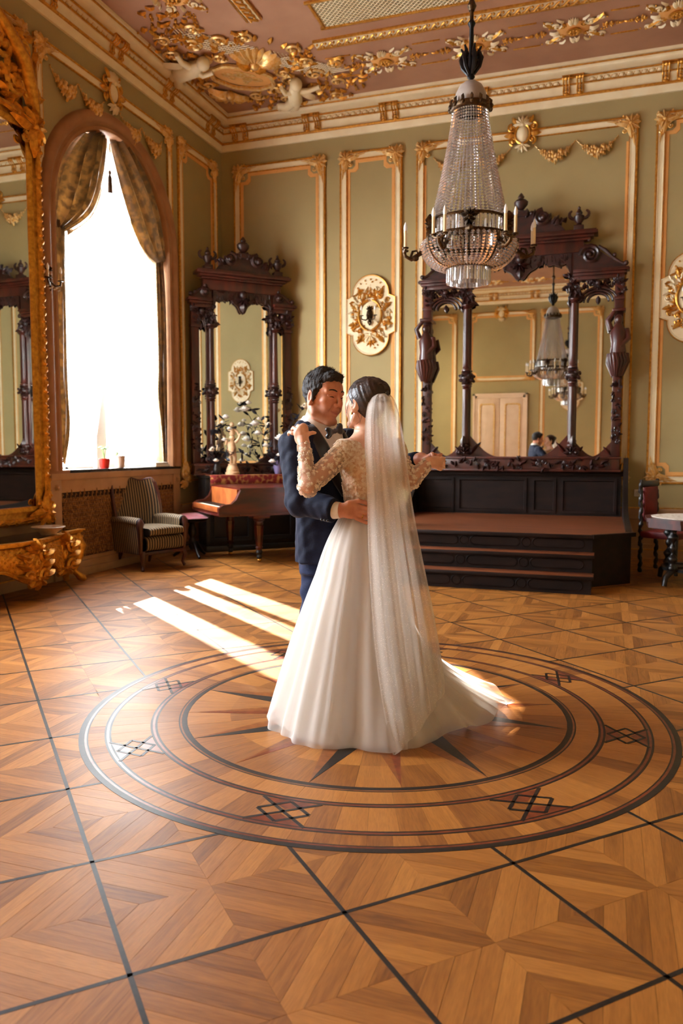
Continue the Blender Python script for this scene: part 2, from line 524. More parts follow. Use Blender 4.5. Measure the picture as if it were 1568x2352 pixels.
# lattice motifs between the middle rings
for k in range(8):
    a = 2 * PI * k / 8
    r = 1.282
    def loc(u, v):   # u radial, v tangential
        return (MC[0] + (r + u) * math.cos(a) - v * math.sin(a), MC[1] + (r + u) * math.sin(a) + v * math.cos(a))
    for sg in (1, -1):
        e = .095 * sg
        obj('lattice_triangle', MB().prism([loc(e, -.115), loc(e, .115), loc(.02 * sg, 0)][::sg], -.001, .00145), REDW, floor, 0)
    s_ = .086
    sq = [loc(s_, 0), loc(0, .108), loc(-s_, 0), loc(0, -.108)]
    lat = MB()
    for i in range(4):
        lat.join(strip(sq[i], sq[(i + 1) % 4], .0075))
    lat.join(strip(loc(.1, -.126), loc(-.1, .126), .0075))
    lat.join(strip(loc(-.1, -.126), loc(.1, .126), .0075))
    lat.v = [(x, y, z + .0016) for x, y, z in lat.v]
    obj('lattice_motif', lat, INLAY, floor, 0)

# ================================================================== ORNAMENT KIT (local: x right, y up, z out of the wall)
def scroll(mb, c, r0, turns, rad, start=0.0, hand=1, z=.012, n=None, lift=.6, r1f=.12):
    n = n or int(10 * turns) + 4
    pts, rs = [], []
    for i in range(n + 1):
        t = i / n
        a = start + hand * turns * 2 * PI * t
        r = r0 * (1 - t) + r0 * r1f * t
        pts.append((c[0] + r * math.cos(a), c[1] + r * math.sin(a), z + rad * lift * t))
        rs.append(rad * (1 - .45 * t))
    mb.tube(pts, rs, 5, up=(0, 0, 1))
    mb.ball(pts[-1], rad * 1.3, 6, 4)
def leaf(mb, b, ang, L, w, z=.006, h=.02, curl=0.0):
    """a ridged leaf from b along ang"""
    ca, sa = math.cos(ang), math.sin(ang)
    rows = []
    for i, (t, ww) in enumerate(((0, .25), (.3, .9), (.55, 1.0), (.8, .6), (1.0, .05))):
        x = L * t
        y = curl * L * t * t
        zz = z + h * math.sin(PI * min(1, t * .8 + .15))
        row = []
        for s_, dz in ((-1, -.55), (0, .35), (1, -.55)):
            lx, ly = x, y + s_ * w * ww * .5
            row.append((b[0] + lx * ca - ly * sa, b[1] + lx * sa + ly * ca, max(0, zz + dz * h)))
        rows.append(row)
    mb.grid(rows)
def shell(mb, c, r, ang, n=7, spread=PI * .9, h=.03):
    for k in range(n):
        a = ang - spread / 2 + spread * k / (n - 1)
        leaf(mb, c, a, r, r * .42, .008, h)
    mb.ball((c[0], c[1], h * .8), r * .22, 7, 5)
def flower(mb, c, r, n=6, h=.015):
    for k in range(n):
        leaf(mb, c, 2 * PI * k / n, r, r * .75, .006, h)
    mb.ball((c[0], c[1], h), r * .3, 6, 4)
def orn_corner(S=.2, seed=1):
    """corner cluster for a panel frame, growing from its outer corner (0,0) to +x, -y"""
    rr = random.Random(seed)
    m = MB()
    shell(m, (S * .42, -S * .42), S * .5, R(135), 7, R(230), S * .16)
    flower(m, (S * .44, -S * .44), S * .26, 6, S * .14)
    for a, L in ((0, .75), (-90, .75), (-8, .55), (-82, .55), (25, .4), (-115, .4)):
        leaf(m, (S * .45, -S * .42), R(a), S * L, S * .3, .01, S * .13, .12 if a > -45 else -.12)
    scroll(m, (S * .95, -S * .28), S * .17, 1.3, S * .055, R(200), 1)
    scroll(m, (S * .28, -S * .95), S * .17, 1.3, S * .055, R(70), -1)
    scroll(m, (S * .72, -S * .75), S * .16, 1.2, S * .05, R(90), 1)
    scroll(m, (S * .12, -S * .16), S * .14, 1.1, S * .05, R(-60), 1)
    for k in range(9):
        m.ball((rr.uniform(.05, 1.0) * S, -rr.uniform(.05, 1.0) * S * .55, S * .08), S * .07, 5, 4)
        m.ball((rr.uniform(.05, .55) * S, -rr.uniform(.1, 1.0) * S, S * .08), S * .065, 5, 4)
    leaf(m, (S * .8, -S * .3), R(8), S * .8, S * .14, .008, S * .07)
    leaf(m, (S * .3, -S * .8), R(-98), S * .8, S * .14, .008, S * .07)
    return m
def orn_cartouche(S=.22):
    """crowning cartouche for a frame's top rail; returns (cream, gold)"""
    c, g = MB(), MB()
    c.ball((0, 0, .01), (S * .33, S * .42, S * .2), 12, 7)
    shell(c, (0, S * .45), S * .5, R(90), 7, R(170), S * .2)
    shell(c, (0, -S * .55), S * .42, R(-90), 5, R(150), S * .16)
    for s_ in (1, -1):
        scroll(g, (s_ * S * .55, S * .35), S * .22, 1.4, S * .065, R(90 if s_ > 0 else 90), -s_)
        scroll(g, (s_ * S * .5, -S * .32), S * .2, 1.4, S * .06, R(-90), s_)
        leaf(g, (s_ * S * .35, 0), R(0 if s_ > 0 else 180), S * .6, S * .35, .01, S * .14)
        leaf(g, (s_ * S * .3, S * .5), R(60 if s_ > 0 else 120), S * .5, S * .25, .01, S * .12)
        m = [(s_ * S * .38 * math.cos(a), S * .5 * math.sin(a), S * .12) for a in np.linspace(-1.4, 1.4, 9)]
        g.tube(m, S * .06, 5)
    return c, g
def orn_garland(W=.75, S=.16, seed=3):
    """swag of leaves and fruit hanging between two points (0,0) and (W,0)"""
    rr = random.Random(seed)
    m = MB()
    n = 15
    for i in range(n + 1):
        t = i / n
        x = W * t
        y = -S * 1.1 * math.sin(PI * t)
        fat = max(0, math.sin(PI * t) ** 1.6)
        w = S * (.12 + .42 * fat)
        m.ball((x, y, w * .5), (w * .6, w * .6, w * .6), 6, 4)
        if fat > .25:
            for q in range(4):
                a = rr.uniform(0, 2 * PI)
                m.ball((x + w * .7 * math.cos(a), y + w * .6 * math.sin(a), w * .8), w * .36, 5, 4)
            leaf(m, (x, y), rr.uniform(-2.6, -.5), w * 1.3, w * .7, w * .5, w * .3)
            leaf(m, (x, y), rr.uniform(.4, 2.6), w * 1.1, w * .6, w * .5, w * .3)
    m.tube([(W * t, -S * 1.1 * math.sin(PI * t), .006) for t in np.linspace(0, 1, 9)], .006, 5)
    return m
def orn_rosette(S=.5, seed=5):
    """ceiling rosette: returns (cream scrolls, gold, peach ground)"""
    rr = random.Random(seed)
    c, g, p = MB(), MB(), MB()
    p.lathe([(0, .03), (S * .36, .028), (S * .5, .02), (S * .56, 0)], 20, (0, 0, 0), squash=(1.0, .8))
    g.lathe([(S * .2, .02), (S * .26, .05), (S * .18, .06), (S * .13, .03)], 18)
    for k in range(8):
        g.ball((S * .14 * math.cos(k * PI / 4), S * .14 * math.sin(k * PI / 4), .055), S * .055, 6, 4)
    g.ball((0, 0, .04), S * .08, 7, 5)
    for sy in (1, -1):
        shell(c, (0, sy * S * .55), S * .17, R(90 * sy), 7, R(190), .05)
        for sx in (1, -1):
            scroll(c, (sx * S * .55, sy * S * .42), S * .2, 1.4, S * .05, R(180 if sx > 0 else 0), sx * sy)
            scroll(c, (sx * S * .85, sy * S * .55), S * .14, 1.3, S * .04, R(0), -sx * sy)
            scroll(g, (sx * S * .35, sy * S * .3), S * .13, 1.2, S * .04, R(90), sx * sy)
            leaf(g, (sx * S * .5, sy * S * .3), math.atan2(sy * .5, sx), S * .6, S * .16, .01, .03, .3 * sx * sy)
            leaf(c, (sx * S * .3, sy * S * .6), math.atan2(sy, sx * .8), S * .26, S * .09, .01, .03, -.3 * sx * sy)
            for q in range(5):
                g.ball((sx * S * rr.uniform(.5, 1.1), sy * S * rr.uniform(.15, .7), .02), S * .035, 5, 4)
    for sx in (1, -1):
        leaf(c, (sx * S * .5, 0), 0 if sx > 0 else PI, S * .3, S * .15, .01, .04)
        for q, d in enumerate((1.0, 1.2, 1.38)):
            flower(g, (sx * S * d, 0), S * (.11 - .02 * q), 5, .025)
        leaf(g, (sx * S * 1.4, 0), 0 if sx > 0 else PI, S * .2, S * .07, .01, .02)
        for sy in (1, -1):
            g.ball((sx * S * 1.2, sy * S * .13, .02), S * .04, 5, 4)
            g.ball((sx * S * 1.05, sy * S * .15, .02), S * .035, 5, 4)
    return c, g, p
def face_wall(side):
    """matrix taking ornament-local axes to a wall: x right seen from the room, y up, z into the room"""
    ax = {'back': ((1, 0, 0), (0, 0, 1), (0, -1, 0)), 'left': ((0, 1, 0), (0, 0, 1), (1, 0, 0)),
          'right': ((0, -1, 0), (0, 0, 1), (-1, 0, 0)), 'front': ((-1, 0, 0), (0, 0, 1), (0, 1, 0)),
          'ceil': ((1, 0, 0), (0, -1, 0), (0, 0, -1))}[side]
    return Matrix([[ax[c][r] for c in range(3)] + [0] for r in range(3)] + [[0, 0, 0, 1]])
def put(name, me, parent, side, pos, flipx=1, flipy=1, rot=0.0, scale=1.0):
    o = link(name, me, parent)
    o.matrix_world = Matrix.Translation(pos) @ face_wall(side) @ Matrix.Rotation(rot, 4, 'Z') @ Matrix.Diagonal((flipx * scale, flipy * scale, scale, 1))
    return o
_oc = orn_corner(.25).mesh('corner_ornament', GOLDC, 50)
_cc, _cg = orn_cartouche(.25)
_cart_c, _cart_g = _cc.mesh('cartouche', CREAM, 50), _cg.mesh('cartouche_scrolls', GOLD, 50)
_gar = orn_garland().mesh('garland', GOLDC, 50)

# frame profile swept round a rectangle: list of (offset inwards, height out of wall)
def frame_piece(w, h, prof, notch=0.0):
    """closed rectangular moulding (w x h, centred on 0,0 in x; y from 0 up) with given profile"""
    m = MB()
    rows = []
    for d, z in prof:
        x0, x1, y0, y1 = -w / 2 + d, w / 2 - d, d, h - d
        if notch:
            n = notch
            k = n * .35
            rows.append([(x0 + n, y0, z), (x1 - n, y0, z), (x1 - n, y0 + n - k, z), (x1 - n + k, y0 + n, z), (x1, y0 + n, z), (x1, y1 - n, z), (x1 - n + k, y1 - n, z), (x1 - n, y1 - n + k, z), (x1 - n, y1, z),
                         (x0 + n, y1, z), (x0 + n, y1 - n + k, z), (x0 + n - k, y1 - n, z), (x0, y1 - n, z), (x0, y0 + n, z), (x0 + n - k, y0 + n, z), (x0 + n, y0 + n - k, z)])
        else:
            rows.append([(x0, y0, z), (x1, y0, z), (x1, y1, z), (x0, y1, z)])
    m.grid(rows, closed=True)
    return m
def panel_frame(wall, side, pos, w, h, notch=True, garlands=False, crown=False, low=True, corners=True):
    """gilt and cream panel moulding; pos is the middle of the lower edge on the wall plane"""
    M0 = Matrix.Translation(pos) @ face_wall(side)
    def part(name, mb, m):
        mb.xf(M0)
        return obj(name, mb, m, wall, 30)
    part('gilt_outer_bead', frame_piece(w, h, [(0, 0), (0, .024), (.008, .034), (.018, .034), (.026, .022)]), GOLD)
    part('cream_moulding', frame_piece(w, h, [(.026, .022), (.034, .03), (.04, .022), (.085, .018), (.09, .026), (.098, .024)]), CREAM)
    part('gilt_inner_bead', frame_piece(w, h, [(.098, .012), (.098, .026), (.108, .026), (.112, .004)]), GOLD)
    if notch:
        part('peach_band', frame_piece(w - .22, h - .22, [(0, .004), (.0, .007), (.042, .007), (.046, .0)], .12).xf(Matrix.Translation((0, .11, 0))), PEACH)
    if corners:
        for fx in (-1, 1):
            for top in ((True, False) if low else (True,)):
                p = M0 @ Vector((fx * (w / 2 + .012), h + .012 if top else -.012, .012))
                put('corner_ornament', _oc, wall, side, p, -fx, 1 if top else -1)
    if crown:
        p = M0 @ Vector((0, h - .06, .02))
        a = put('cartouche', _cart_c, wall, side, p)
        put('cartouche_scrolls', _cart_g, wall, side, p)
    if garlands:
        L = (w / 2 - .42) / 2
        for fx in (-1, 1):
            for q in range(2):
                p = M0 @ Vector((fx * (.16 + q * (L + .02)), h - .22, .008))
                put('garland', _gar, wall, side, p, fx * L / .75, 1)
# ================================================================== WALLS
def arch_pts(yc, n=24):
    return [(yc - WIN_HALF * math.cos(PI * i / n), WIN_SPRING + WIN_HALF * math.sin(PI * i / n)) for i in range(n + 1)]
wl = MB()
ys = FRONT_Y - .1
WT = -.48                             # wall thickness (x of outer face relative to inner)
for yc in sorted(WIN_Y):
    a = arch_pts(yc)
    wl.box(WALL_X + WT, WALL_X, ys, yc - WIN_HALF, -.1, 6.9)
    wl.box(WALL_X + WT, WALL_X, yc - WIN_HALF, yc + WIN_HALF, -.1, WIN_SILL)
    for (y0, z0), (y1, z1) in zip(a[:-1], a[1:]):
        wl.prism([(y0, z0), (y1, z1), (y1, 6.9), (y0, 6.9)], WALL_X + WT, WALL_X, 'x')
    ys = yc + WIN_HALF
wl.box(WALL_X + WT, WALL_X, ys, BACK_Y + .1, -.1, 6.9)
wall_left = struct('wall_left', wl, GREEN, 0, 'olive green panelled wall with tall arched windows')
wall_back = struct('wall_back', MB().box(WALL_X - .5, RIGHT_X + .1, BACK_Y, BACK_Y + .2, -.1, 6.9), GREEN, 0, 'olive green panelled wall with gilt and cream mouldings behind the stage')
wall_right = struct('wall_right', MB().box(RIGHT_X, RIGHT_X + .2, FRONT_Y - .1, BACK_Y + .1, -.1, 6.9), GREEN, 0, 'olive green panelled wall seen only in the mirrors')
wall_front = struct('wall_front', MB().box(WALL_X - .5, RIGHT_X + .1, FRONT_Y - .2, FRONT_Y, -.1, 6.9), GREEN, 0, 'olive green wall with pale double doors reflected in the large mirror')
# back wall panels
ZB, ZT = .965, 5.60
for x0, x1, kw in ((-5.366, -3.91, {}), (-3.693, -2.776, {}), (-2.579, .28, dict(notch=False, crown=True, garlands=True)), (.49, 1.41, {}), (1.62, 3.2, {})):
    panel_frame(wall_back, 'back', ((x0 + x1) / 2, BACK_Y, ZB), x1 - x0, ZT - ZB, **kw)
for s_ in (-1, 1): obj('peach_band', MB().box(-1.15 + s_ * 1.29, -1.15 + s_ * 1.32, BACK_Y - .007, BACK_Y, ZB + .3, ZT - .3), PEACH, wall_back, 0)
# left wall panels
panel_frame(wall_left, 'left', (WALL_X, 8.09, ZB), 2.63, ZT - ZB, notch=False, crown=True, garlands=True, low=False)
panel_frame(wall_left, 'left', (WALL_X, 10.115, ZB), 1.10, ZT - ZB)
panel_frame(wall_left, 'left', (WALL_X, 5.80, ZB), 1.75, ZT - ZB)
# right and front wall panels (seen in the mirrors)
for yc, w in ((9.6, 1.6), (7.9, 1.3), (6.1, 1.5), (4.2, 1.5), (2.2, 1.6), (.2, 1.5)):
    panel_frame(wall_right, 'right', (RIGHT_X, yc, ZB), w, ZT - ZB, crown=(yc in (6.1, 2.2)), low=False, notch=True)
panel_frame(wall_front, 'front', (-3.07, FRONT_Y, 3.55), 2.0, ZT - 3.55, crown=True)
panel_frame(wall_front, 'front', (-4.9, FRONT_Y, ZB), 1.0, ZT - ZB)
panel_frame(wall_front, 'front', (-1.05, FRONT_Y, ZB), 1.75, ZT - ZB)
panel_frame(wall_front, 'front', (1.0, FRONT_Y, 3.55), 1.7, ZT - 3.55, crown=True)
# dado on the back and left walls
def dado(wall, side, pos, L, panels):
    M0 = Matrix.Translation(pos) @ face_wall(side)
    def part(name, mb, m):
        return obj(name, mb.xf(M0), m, wall, 30)
    part('dado_field', MB().box(-L / 2, L / 2, .1, .6, 0, .02), DADO)
    part('dado_rail', MB().box(-L / 2, L / 2, .565, .615, 0, .035).box(-L / 2, L / 2, .615, .65, 0, .05), DADO)
    part('gilt_rail_line', MB().box(-L / 2, L / 2, .648, .66, 0, .052), GOLD)
    part('skirting', MB().box(-L / 2, L / 2, 0, .108, 0, .045), DADO)
    part('gilt_skirting_line', MB().box(-L / 2, L / 2, .108, .122, 0, .05), GOLD)
    n = max(1, int(L / .55))
    for k in range(n):
        x0 = -L / 2 + L * k / n + .05
        x1 = -L / 2 + L * (k + 1) / n - .05
        part('dado_panel', frame_piece(x1 - x0, .37, [(0, .02), (0, .032), (.02, .034), (.03, .022)]).xf(Matrix.Translation(((x0 + x1) / 2, .16, 0))), DADO)
dado(wall_back, 'back', ((WALL_X + RIGHT_X) / 2, BACK_Y, 0), RIGHT_X - WALL_X, 8)
dado(wall_left, 'left', (WALL_X, 10.15, 0), 1.35, 2)
dado(wall_left, 'left', (WALL_X, 5.8, 0), 2.1, 2)
# plaster medallions with a moulded plate
def medallion(wall, side, pos):
    M0 = Matrix.Translation(pos) @ face_wall(side)
    W, Hh = .72, 1.125
    def outline(s_):
        r = .27 * s_
        a = [(W / 2 * s_, -.24 * s_), (W / 2 * s_, .24 * s_), (r, .28 * s_)]
        a += [(r * math.cos(t), .29 * s_ + (Hh / 2 - .29) * s_ * math.sin(t)) for t in np.linspace(.12, PI - .12, 13)]
        a += [(-r, .28 * s_), (-W / 2 * s_, .24 * s_), (-W / 2 * s_, -.24 * s_), (-r, -.28 * s_)]
        a += [(r * math.cos(t), -.29 * s_ + (Hh / 2 - .29) * s_ * math.sin(t)) for t in np.linspace(PI + .12, 2 * PI - .12, 13)]
        return a + [(r, -.28 * s_)]
    plate = MB()
    o = outline(1.0)
    n = len(o)
    rows = [[(x, y, 0) for x, y in o], [(x, y, .03) for x, y in o], [(x, y, .034) for x, y in outline(.965)], [(x, y, .026) for x, y in outline(.94)]]
    plate.grid(rows, closed=True)
    plate.add([(x, y, .026) for x, y in outline(.94)], [tuple(range(n))])
    pl = obj('medallion_plate', plate.xf(M0), CREAM, wall, 30)
    pl['label'] = 'cream plaster medallion with gilt rocaille'
    bead = MB()
    bead.grid([[(x, y, z) for x, y in outline(s_)] for s_, z in ((1.012, .0), (1.012, .03), (1.0, .038), (.985, .036))], closed=True)
    obj('gilt_edge', bead.xf(M0), GOLD, pl, 30)
    g, c = MB(), MB()
    rr = random.Random(11)
    c.ball((0, 0, .03), (.15, .19, .03), 16, 7)
    for sx in (1, -1):
        for a, r_ in ((55, .26), (20, .23), (-20, .24), (-60, .27)):
            x, y = sx * r_ * math.cos(R(a)) * .95, r_ * math.sin(R(a)) * 1.25
            scroll(g, (x, y), .062, 1.4, .016, R(a), sx, .035)
            leaf(g, (x, y), math.atan2(y, x), .12, .06, .035, .025, .2 * sx)
            leaf(c, (x * .85, y * .85), math.atan2(y, x) + sx * .7, .1, .05, .035, .022)
        g.tube([(sx * .17 * math.cos(t), .215 * math.sin(t), .05) for t in np.linspace(-1.4, 1.4, 10)], [.012 + .008 * abs(math.cos(3 * t)) for t in np.linspace(-1.4, 1.4, 10)], 6)
        for k in range(14):
            a = rr.uniform(-1.5, 1.5)
            r_ = rr.uniform(.27, .36)
            g.ball((sx * r_ * math.cos(a) * .92, r_ * math.sin(a) * 1.3, .035), rr.uniform(.008, .016), 5, 4)
    shell(g, (0, .27), .13, R(90), 7, R(200), .04)
    for sx in (1, -1):
        for k in range(44):
            a = rr.uniform(-1.45, 1.45); r_ = rr.uniform(.17, .29)
            x, y = sx * r_ * math.cos(a), r_ * math.sin(a) * 1.32
            if k % 3 == 0: scroll(c if k % 2 else g, (x, y), .034, 1.3, .011, rr.uniform(0, 6), sx, .035)
            else: leaf(g if k % 2 else c, (x, y), rr.uniform(0, 6.28), .07, .035, .035, .025, .3)
    shell(c, (0, -.27), .12, R(-90), 7, R(200), .04)
    shell(g, (0, -.36), .1, R(-90), 5, R(160), .03)
    flower(g, (0, .42), .045, 5)
    flower(g, (0, -.48), .03, 5)
    for k in range(7):
        a = R(20 + 140 * k / 6)
        g.ball((.2 * math.cos(a), .33 + .17 * math.sin(a), .034), .014, 5, 4)
    obj('rocaille', g.xf(M0), GOLD, pl, 50)
    obj('plaster_relief', c.xf(M0), CREAM, pl, 50)
    return M0
med_spots = [(wall_back, 'back', (-3.225, BACK_Y - .012, 3.31)), (wall_back, 'back', (.95, BACK_Y - .012, 3.31)), (wall_right, 'right', (RIGHT_X - .012, 6.1, 3.2)), (wall_front, 'front', (-1.05, FRONT_Y + .012, 3.2))]
med_M = [medallion(*a) for a in med_spots]

# ================================================================== CORNICE
CPROF_CREAM1 = [(0, 5.83), (.03, 5.83), (.045, 5.85), (.05, 5.905), (.055, 5.915)]
CPROF_GOLD1 = [(.055, 5.912), (.078, 5.916), (.082, 5.93), (.074, 5.942), (.05, 5.944)]
CPROF_CREAM2 = [(.05, 5.944), (.056, 6.0), (.075, 6.045), (.09, 6.05)]
CPROF_GOLD2 = [(.09, 6.046), (.108, 6.05), (.108, 6.062), (.09, 6.066)]
CPROF_CREAM3 = [(.088, 6.066), (.1, 6.118), (.118, 6.12)]
CPROF_GOLD3 = [(.118, 6.117), (.135, 6.12), (.138, 6.132), (.125, 6.138)]
CPROF_CREAM4 = [(.125, 6.138), (.14, 6.142), (.17, 6.15), (.21, 6.172), (.222, 6.2), (.225, 6.215)]
CPROF_GOLD4 = [(.225, 6.213), (.24, 6.216), (.243, 6.226), (.23, 6.23)]
CPROF_CREAM5 = [(.23, 6.23), (.255, 6.236), (.26, 6.272)]
def cornice_run(prof):
    m = MB()
    rows = [[(WALL_X + p, FRONT_Y + p, z), (RIGHT_X - p, FRONT_Y + p, z), (RIGHT_X - p, BACK_Y - p, z), (WALL_X + p, BACK_Y - p, z)] for p, z in prof]
    m.grid(rows, closed=True)
    return m
cornice = struct('trim_1', cornice_run(CPROF_CREAM1), CREAM, 40, 'cream and gilt cornice with paired brackets under the ceiling')
for pr, m in ((CPROF_GOLD1, GOLD), (CPROF_CREAM2, CREAM), (CPROF_GOLD2, GOLD), (CPROF_CREAM3, CREAM), (CPROF_GOLD3, GOLD), (CPROF_CREAM4, CREAM), (CPROF_GOLD4, GOLD), (CPROF_CREAM5, CREAM)):
    obj('gilt_fillet' if m is GOLD else 'cream_moulding', cornice_run(pr), m, cornice, 40)
# egg and dart band: eggs cream, darts gilt
egg, dart = MB(), MB()
egg.ball((0, 0, 0), (.030, .018, .024), 8, 6)
dart.tube([(.044, -.004, -.026), (.044, .012, .0), (.044, .004, .026)], [.004, .01, .006], 5)
dart.tube([(.034 * math.cos(t), .002, .028 * math.sin(t)) for t in np.linspace(0, PI, 8)], .006, 5)
egg_me, dart_me = egg.mesh('egg', CREAM, 60), dart.mesh('dart', GOLD, 60)
# paired brackets
br, brc = MB(), MB()
for sx in (-1, 1):
    x = sx * .085
    prof = [(0, 5.955), (.055, 5.95), (.08, 5.975), (.07, 6.01), (.085, 6.05), (.14, 6.075), (.165, 6.11), (.15, 6.14), (0, 6.14)]
    for dx, dst in ((.0, brc),):
        dst.prism([(-p, z) for p, z in prof], x - .036, x + .036, 'x')
    for q in (-.036, 0, .036):
        br.tube([(x + q, -p - .004, z) for p, z in prof[1:8]], [.008, .011, .01, .009, .01, .012, .009], 6)
    br.ball((x, -.07, 5.952), (.034, .02, .022), 8, 5)
    br.ball((x, -.15, 6.112), (.04, .026, .028), 8, 5)
    for q in range(3):
        br.ball((x, -.085 - .01 * q, 5.985 + .03 * q), (.02, .014, .014), 6, 4)
br.box(-.135, .135, -.17, -.1, 6.137, 6.146)
br_me, brc_me = br.mesh('bracket_gilding', GOLD, 50), brc.mesh('bracket', CREAM, 30)
def along(side, s, p=0):
    """matrix of a point s along a wall; local y points into the wall"""
    if side == 'back': return Matrix.Translation((s, BACK_Y - p, 0))
    if side == 'left': return Matrix.Translation((WALL_X + p, s, 0)) @ Matrix.Rotation(PI / 2, 4, 'Z')
    if side == 'front': return Matrix.Translation((s, FRONT_Y + p, 0)) @ Matrix.Rotation(PI, 4, 'Z')
    return Matrix.Translation((RIGHT_X - p, s, 0)) @ Matrix.Rotation(-PI / 2, 4, 'Z')
spots = {'back': [-5.22, -4.09, -2.95, -1.72, -.52, .66, 1.8, 2.95], 'left': [10.4, 9.26, 8.12, 6.95, 5.8, 4.65, 3.5], 'front': [-4.5, -3.3, -2.1, -.9, .3], 'right': [9.5, 8.3, 7.1, 5.9, 4.7, 3.5]}
for side, ss in spots.items():
    for s_ in ss:
        a = link('bracket', brc_me, cornice); a.matrix_world = along(side, s_)
        b = link('bracket_gilding', br_me, a); b.matrix_parent_inverse = a.matrix_world.inverted(); b.matrix_world = along(side, s_)
# individual eggs where they show largest, the far runs joined
def eggline(side, lo, hi, single):
    je, jd = MB(), MB()
    n = int((hi - lo) / .088)
    for k in range(n):
        s_ = lo + (k + .5) * (hi - lo) / n
        if min(abs(s_ - q) for q in spots[side]) < .15: continue
        M0 = along(side, s_, .095) @ Matrix.Translation((0, 0, 6.092))
        if single:
            e = link('egg', egg_me, cornice); e.matrix_world = M0
            d = link('dart', dart_me, cornice); d.matrix_world = M0
        else:
            je.join(egg, M0); jd.join(dart, M0)
    if not single:
        obj('egg_band', je, CREAM, cornice, 60, kind='stuff'); obj('dart_band', jd, GOLD, cornice, 60, kind='stuff')
eggline('back', WALL_X + .12, RIGHT_X - .12, True)
eggline('left', 6.4, BACK_Y - .12, True)
eggline('left', FRONT_Y + .1, 6.4, False)
eggline('front', WALL_X + .1, RIGHT_X - .1, False)
eggline('right', FRONT_Y + .1, BACK_Y - .1, False)

# ================================================================== CEILING
ceiling = struct('ceiling', MB().box(WALL_X - .2, RIGHT_X + .1, FRONT_Y - .1, BACK_Y + .1, CEIL_Z, CEIL_Z + .15), MAUVE, 0, 'mauve ceiling covered in gilt rocaille relief')
_rc, _rg, _rp = orn_rosette(.40)
rme = [_rc.mesh('rosette_scrolls', CREAM, 50), _rg.mesh('rosette_gilding', GOLD, 50), _rp.mesh('rosette_ground', PEACH, 50)]
def rosette(x, y, rz=0.0, s=.86):
    a = put('rosette_ground', rme[2], ceiling, 'ceil', (x, y, CEIL_Z), rot=rz, scale=s)
    put('rosette_scrolls', rme[0], ceiling, 'ceil', (x, y, CEIL_Z - .002), rot=rz, scale=s)
    put('rosette_gilding', rme[1], ceiling, 'ceil', (x, y, CEIL_Z - .002), rot=rz, scale=s)
ROS_Y = 9.81
for x in (-2.74, -1.61, -.48, .62, 1.75): rosette(x, ROS_Y)
for y in (7.75, 6.6, 5.4): rosette(-4.54, y, PI / 2)
for x in (-3.3, -2.1, -.9, .3): rosette(x, FRONT_Y + 1.04)
def cbar(name, x0, x1, y0, y1, zt, m):
    return obj(name, MB().box(x0, x1, y0, y1, CEIL_Z - zt, CEIL_Z + .002, .004), m, ceiling, 30)
# gilt lines tying the rosettes together
for xa, xb in ((-3.45, -3.12), (-2.34, -2.0), (-1.2, -.88), (-.08, .22), (1.02, 1.35)):
    for dy in (-.26, .26):
        cbar('gilt_line', xa, xb, ROS_Y + dy - .008, ROS_Y + dy + .008, .014, GOLD)
# inner moulded band with guilloche
BY, BX = 9.19, -3.90
for sgn in (0, 1):
    if sgn == 0:
        cbar('cream_band', -3.45, RIGHT_X, BY - .07, BY + .07, .02, CREAM)
        for dy in (-.085, .085): cbar('gilt_line', -3.45, RIGHT_X, BY + dy - .012, BY + dy + .012, .03, GOLD)
    else:
        cbar('cream_band', BX - .07, BX + .07, FRONT_Y + 1.7, 8.45, .02, CREAM)
        for dy in (-.085, .085): cbar('gilt_line', BX + dy - .012, BX + dy + .012, FRONT_Y + 1.7, 8.45, .03, GOLD)
gl = MB()
gl.tube([(-.05, -.05, .012), (-.015, -.03, .02), (.02, .03, .02), (.05, .05, .012)], [.008, .014, .014, .008], 5)
gl.ball((.03, -.035, .014), .016, 6, 4); gl.ball((-.03, .035, .014), .016, 6, 4)
gl_me = gl.mesh('guilloche_link', GOLD, 60)
for k in range(60):
    put('guilloche_link', gl_me, ceiling, 'ceil', (-3.38 + k * .105, BY, CEIL_Z - .018))
for k in range(30):
    put('guilloche_link', gl_me, ceiling, 'ceil', (BX, 8.4 - k * .105, CEIL_Z - .018), rot=PI / 2)
# latticed panel inside the band
lp = MB()
LX0, LX1, LY0, LY1 = -3.2, 3.3, 8.32, 8.86
obj('lattice_ground', MB().box(LX0, LX1, LY0, LY1, CEIL_Z - .006, CEIL_Z), mat('lattice_ground_paint', srgb(150, 140, 104), None, .7), ceiling, 0)
n = int((LX1 - LX0) / .06)
for k in range(-9, n + 1):
    for s_ in (1, -1):
        xa = LX0 + k * .06
        a0, a1 = max(0, (LX0 - xa)), min(LY1 - LY0, LX1 - xa)
        if a1 - a0 < .02: continue
        ya = (LY0 + a0, LY0 + a1) if s_ > 0 else (LY1 - a0, LY1 - a1)
        lp.tube([(xa + a0, ya[0], CEIL_Z - .01), (xa + a1, ya[1], CEIL_Z - .01)], .005, 4)
obj('lattice_bars', lp, CREAM, ceiling, 0, kind='stuff')
for y in (LY0, LY1): cbar('gilt_line', LX0 - .05, LX1, y - .014, y + .014, .03, GOLD)
cbar('gilt_line', LX0 - .02, LX0 + .01, LY0, LY1, .03, GOLD)
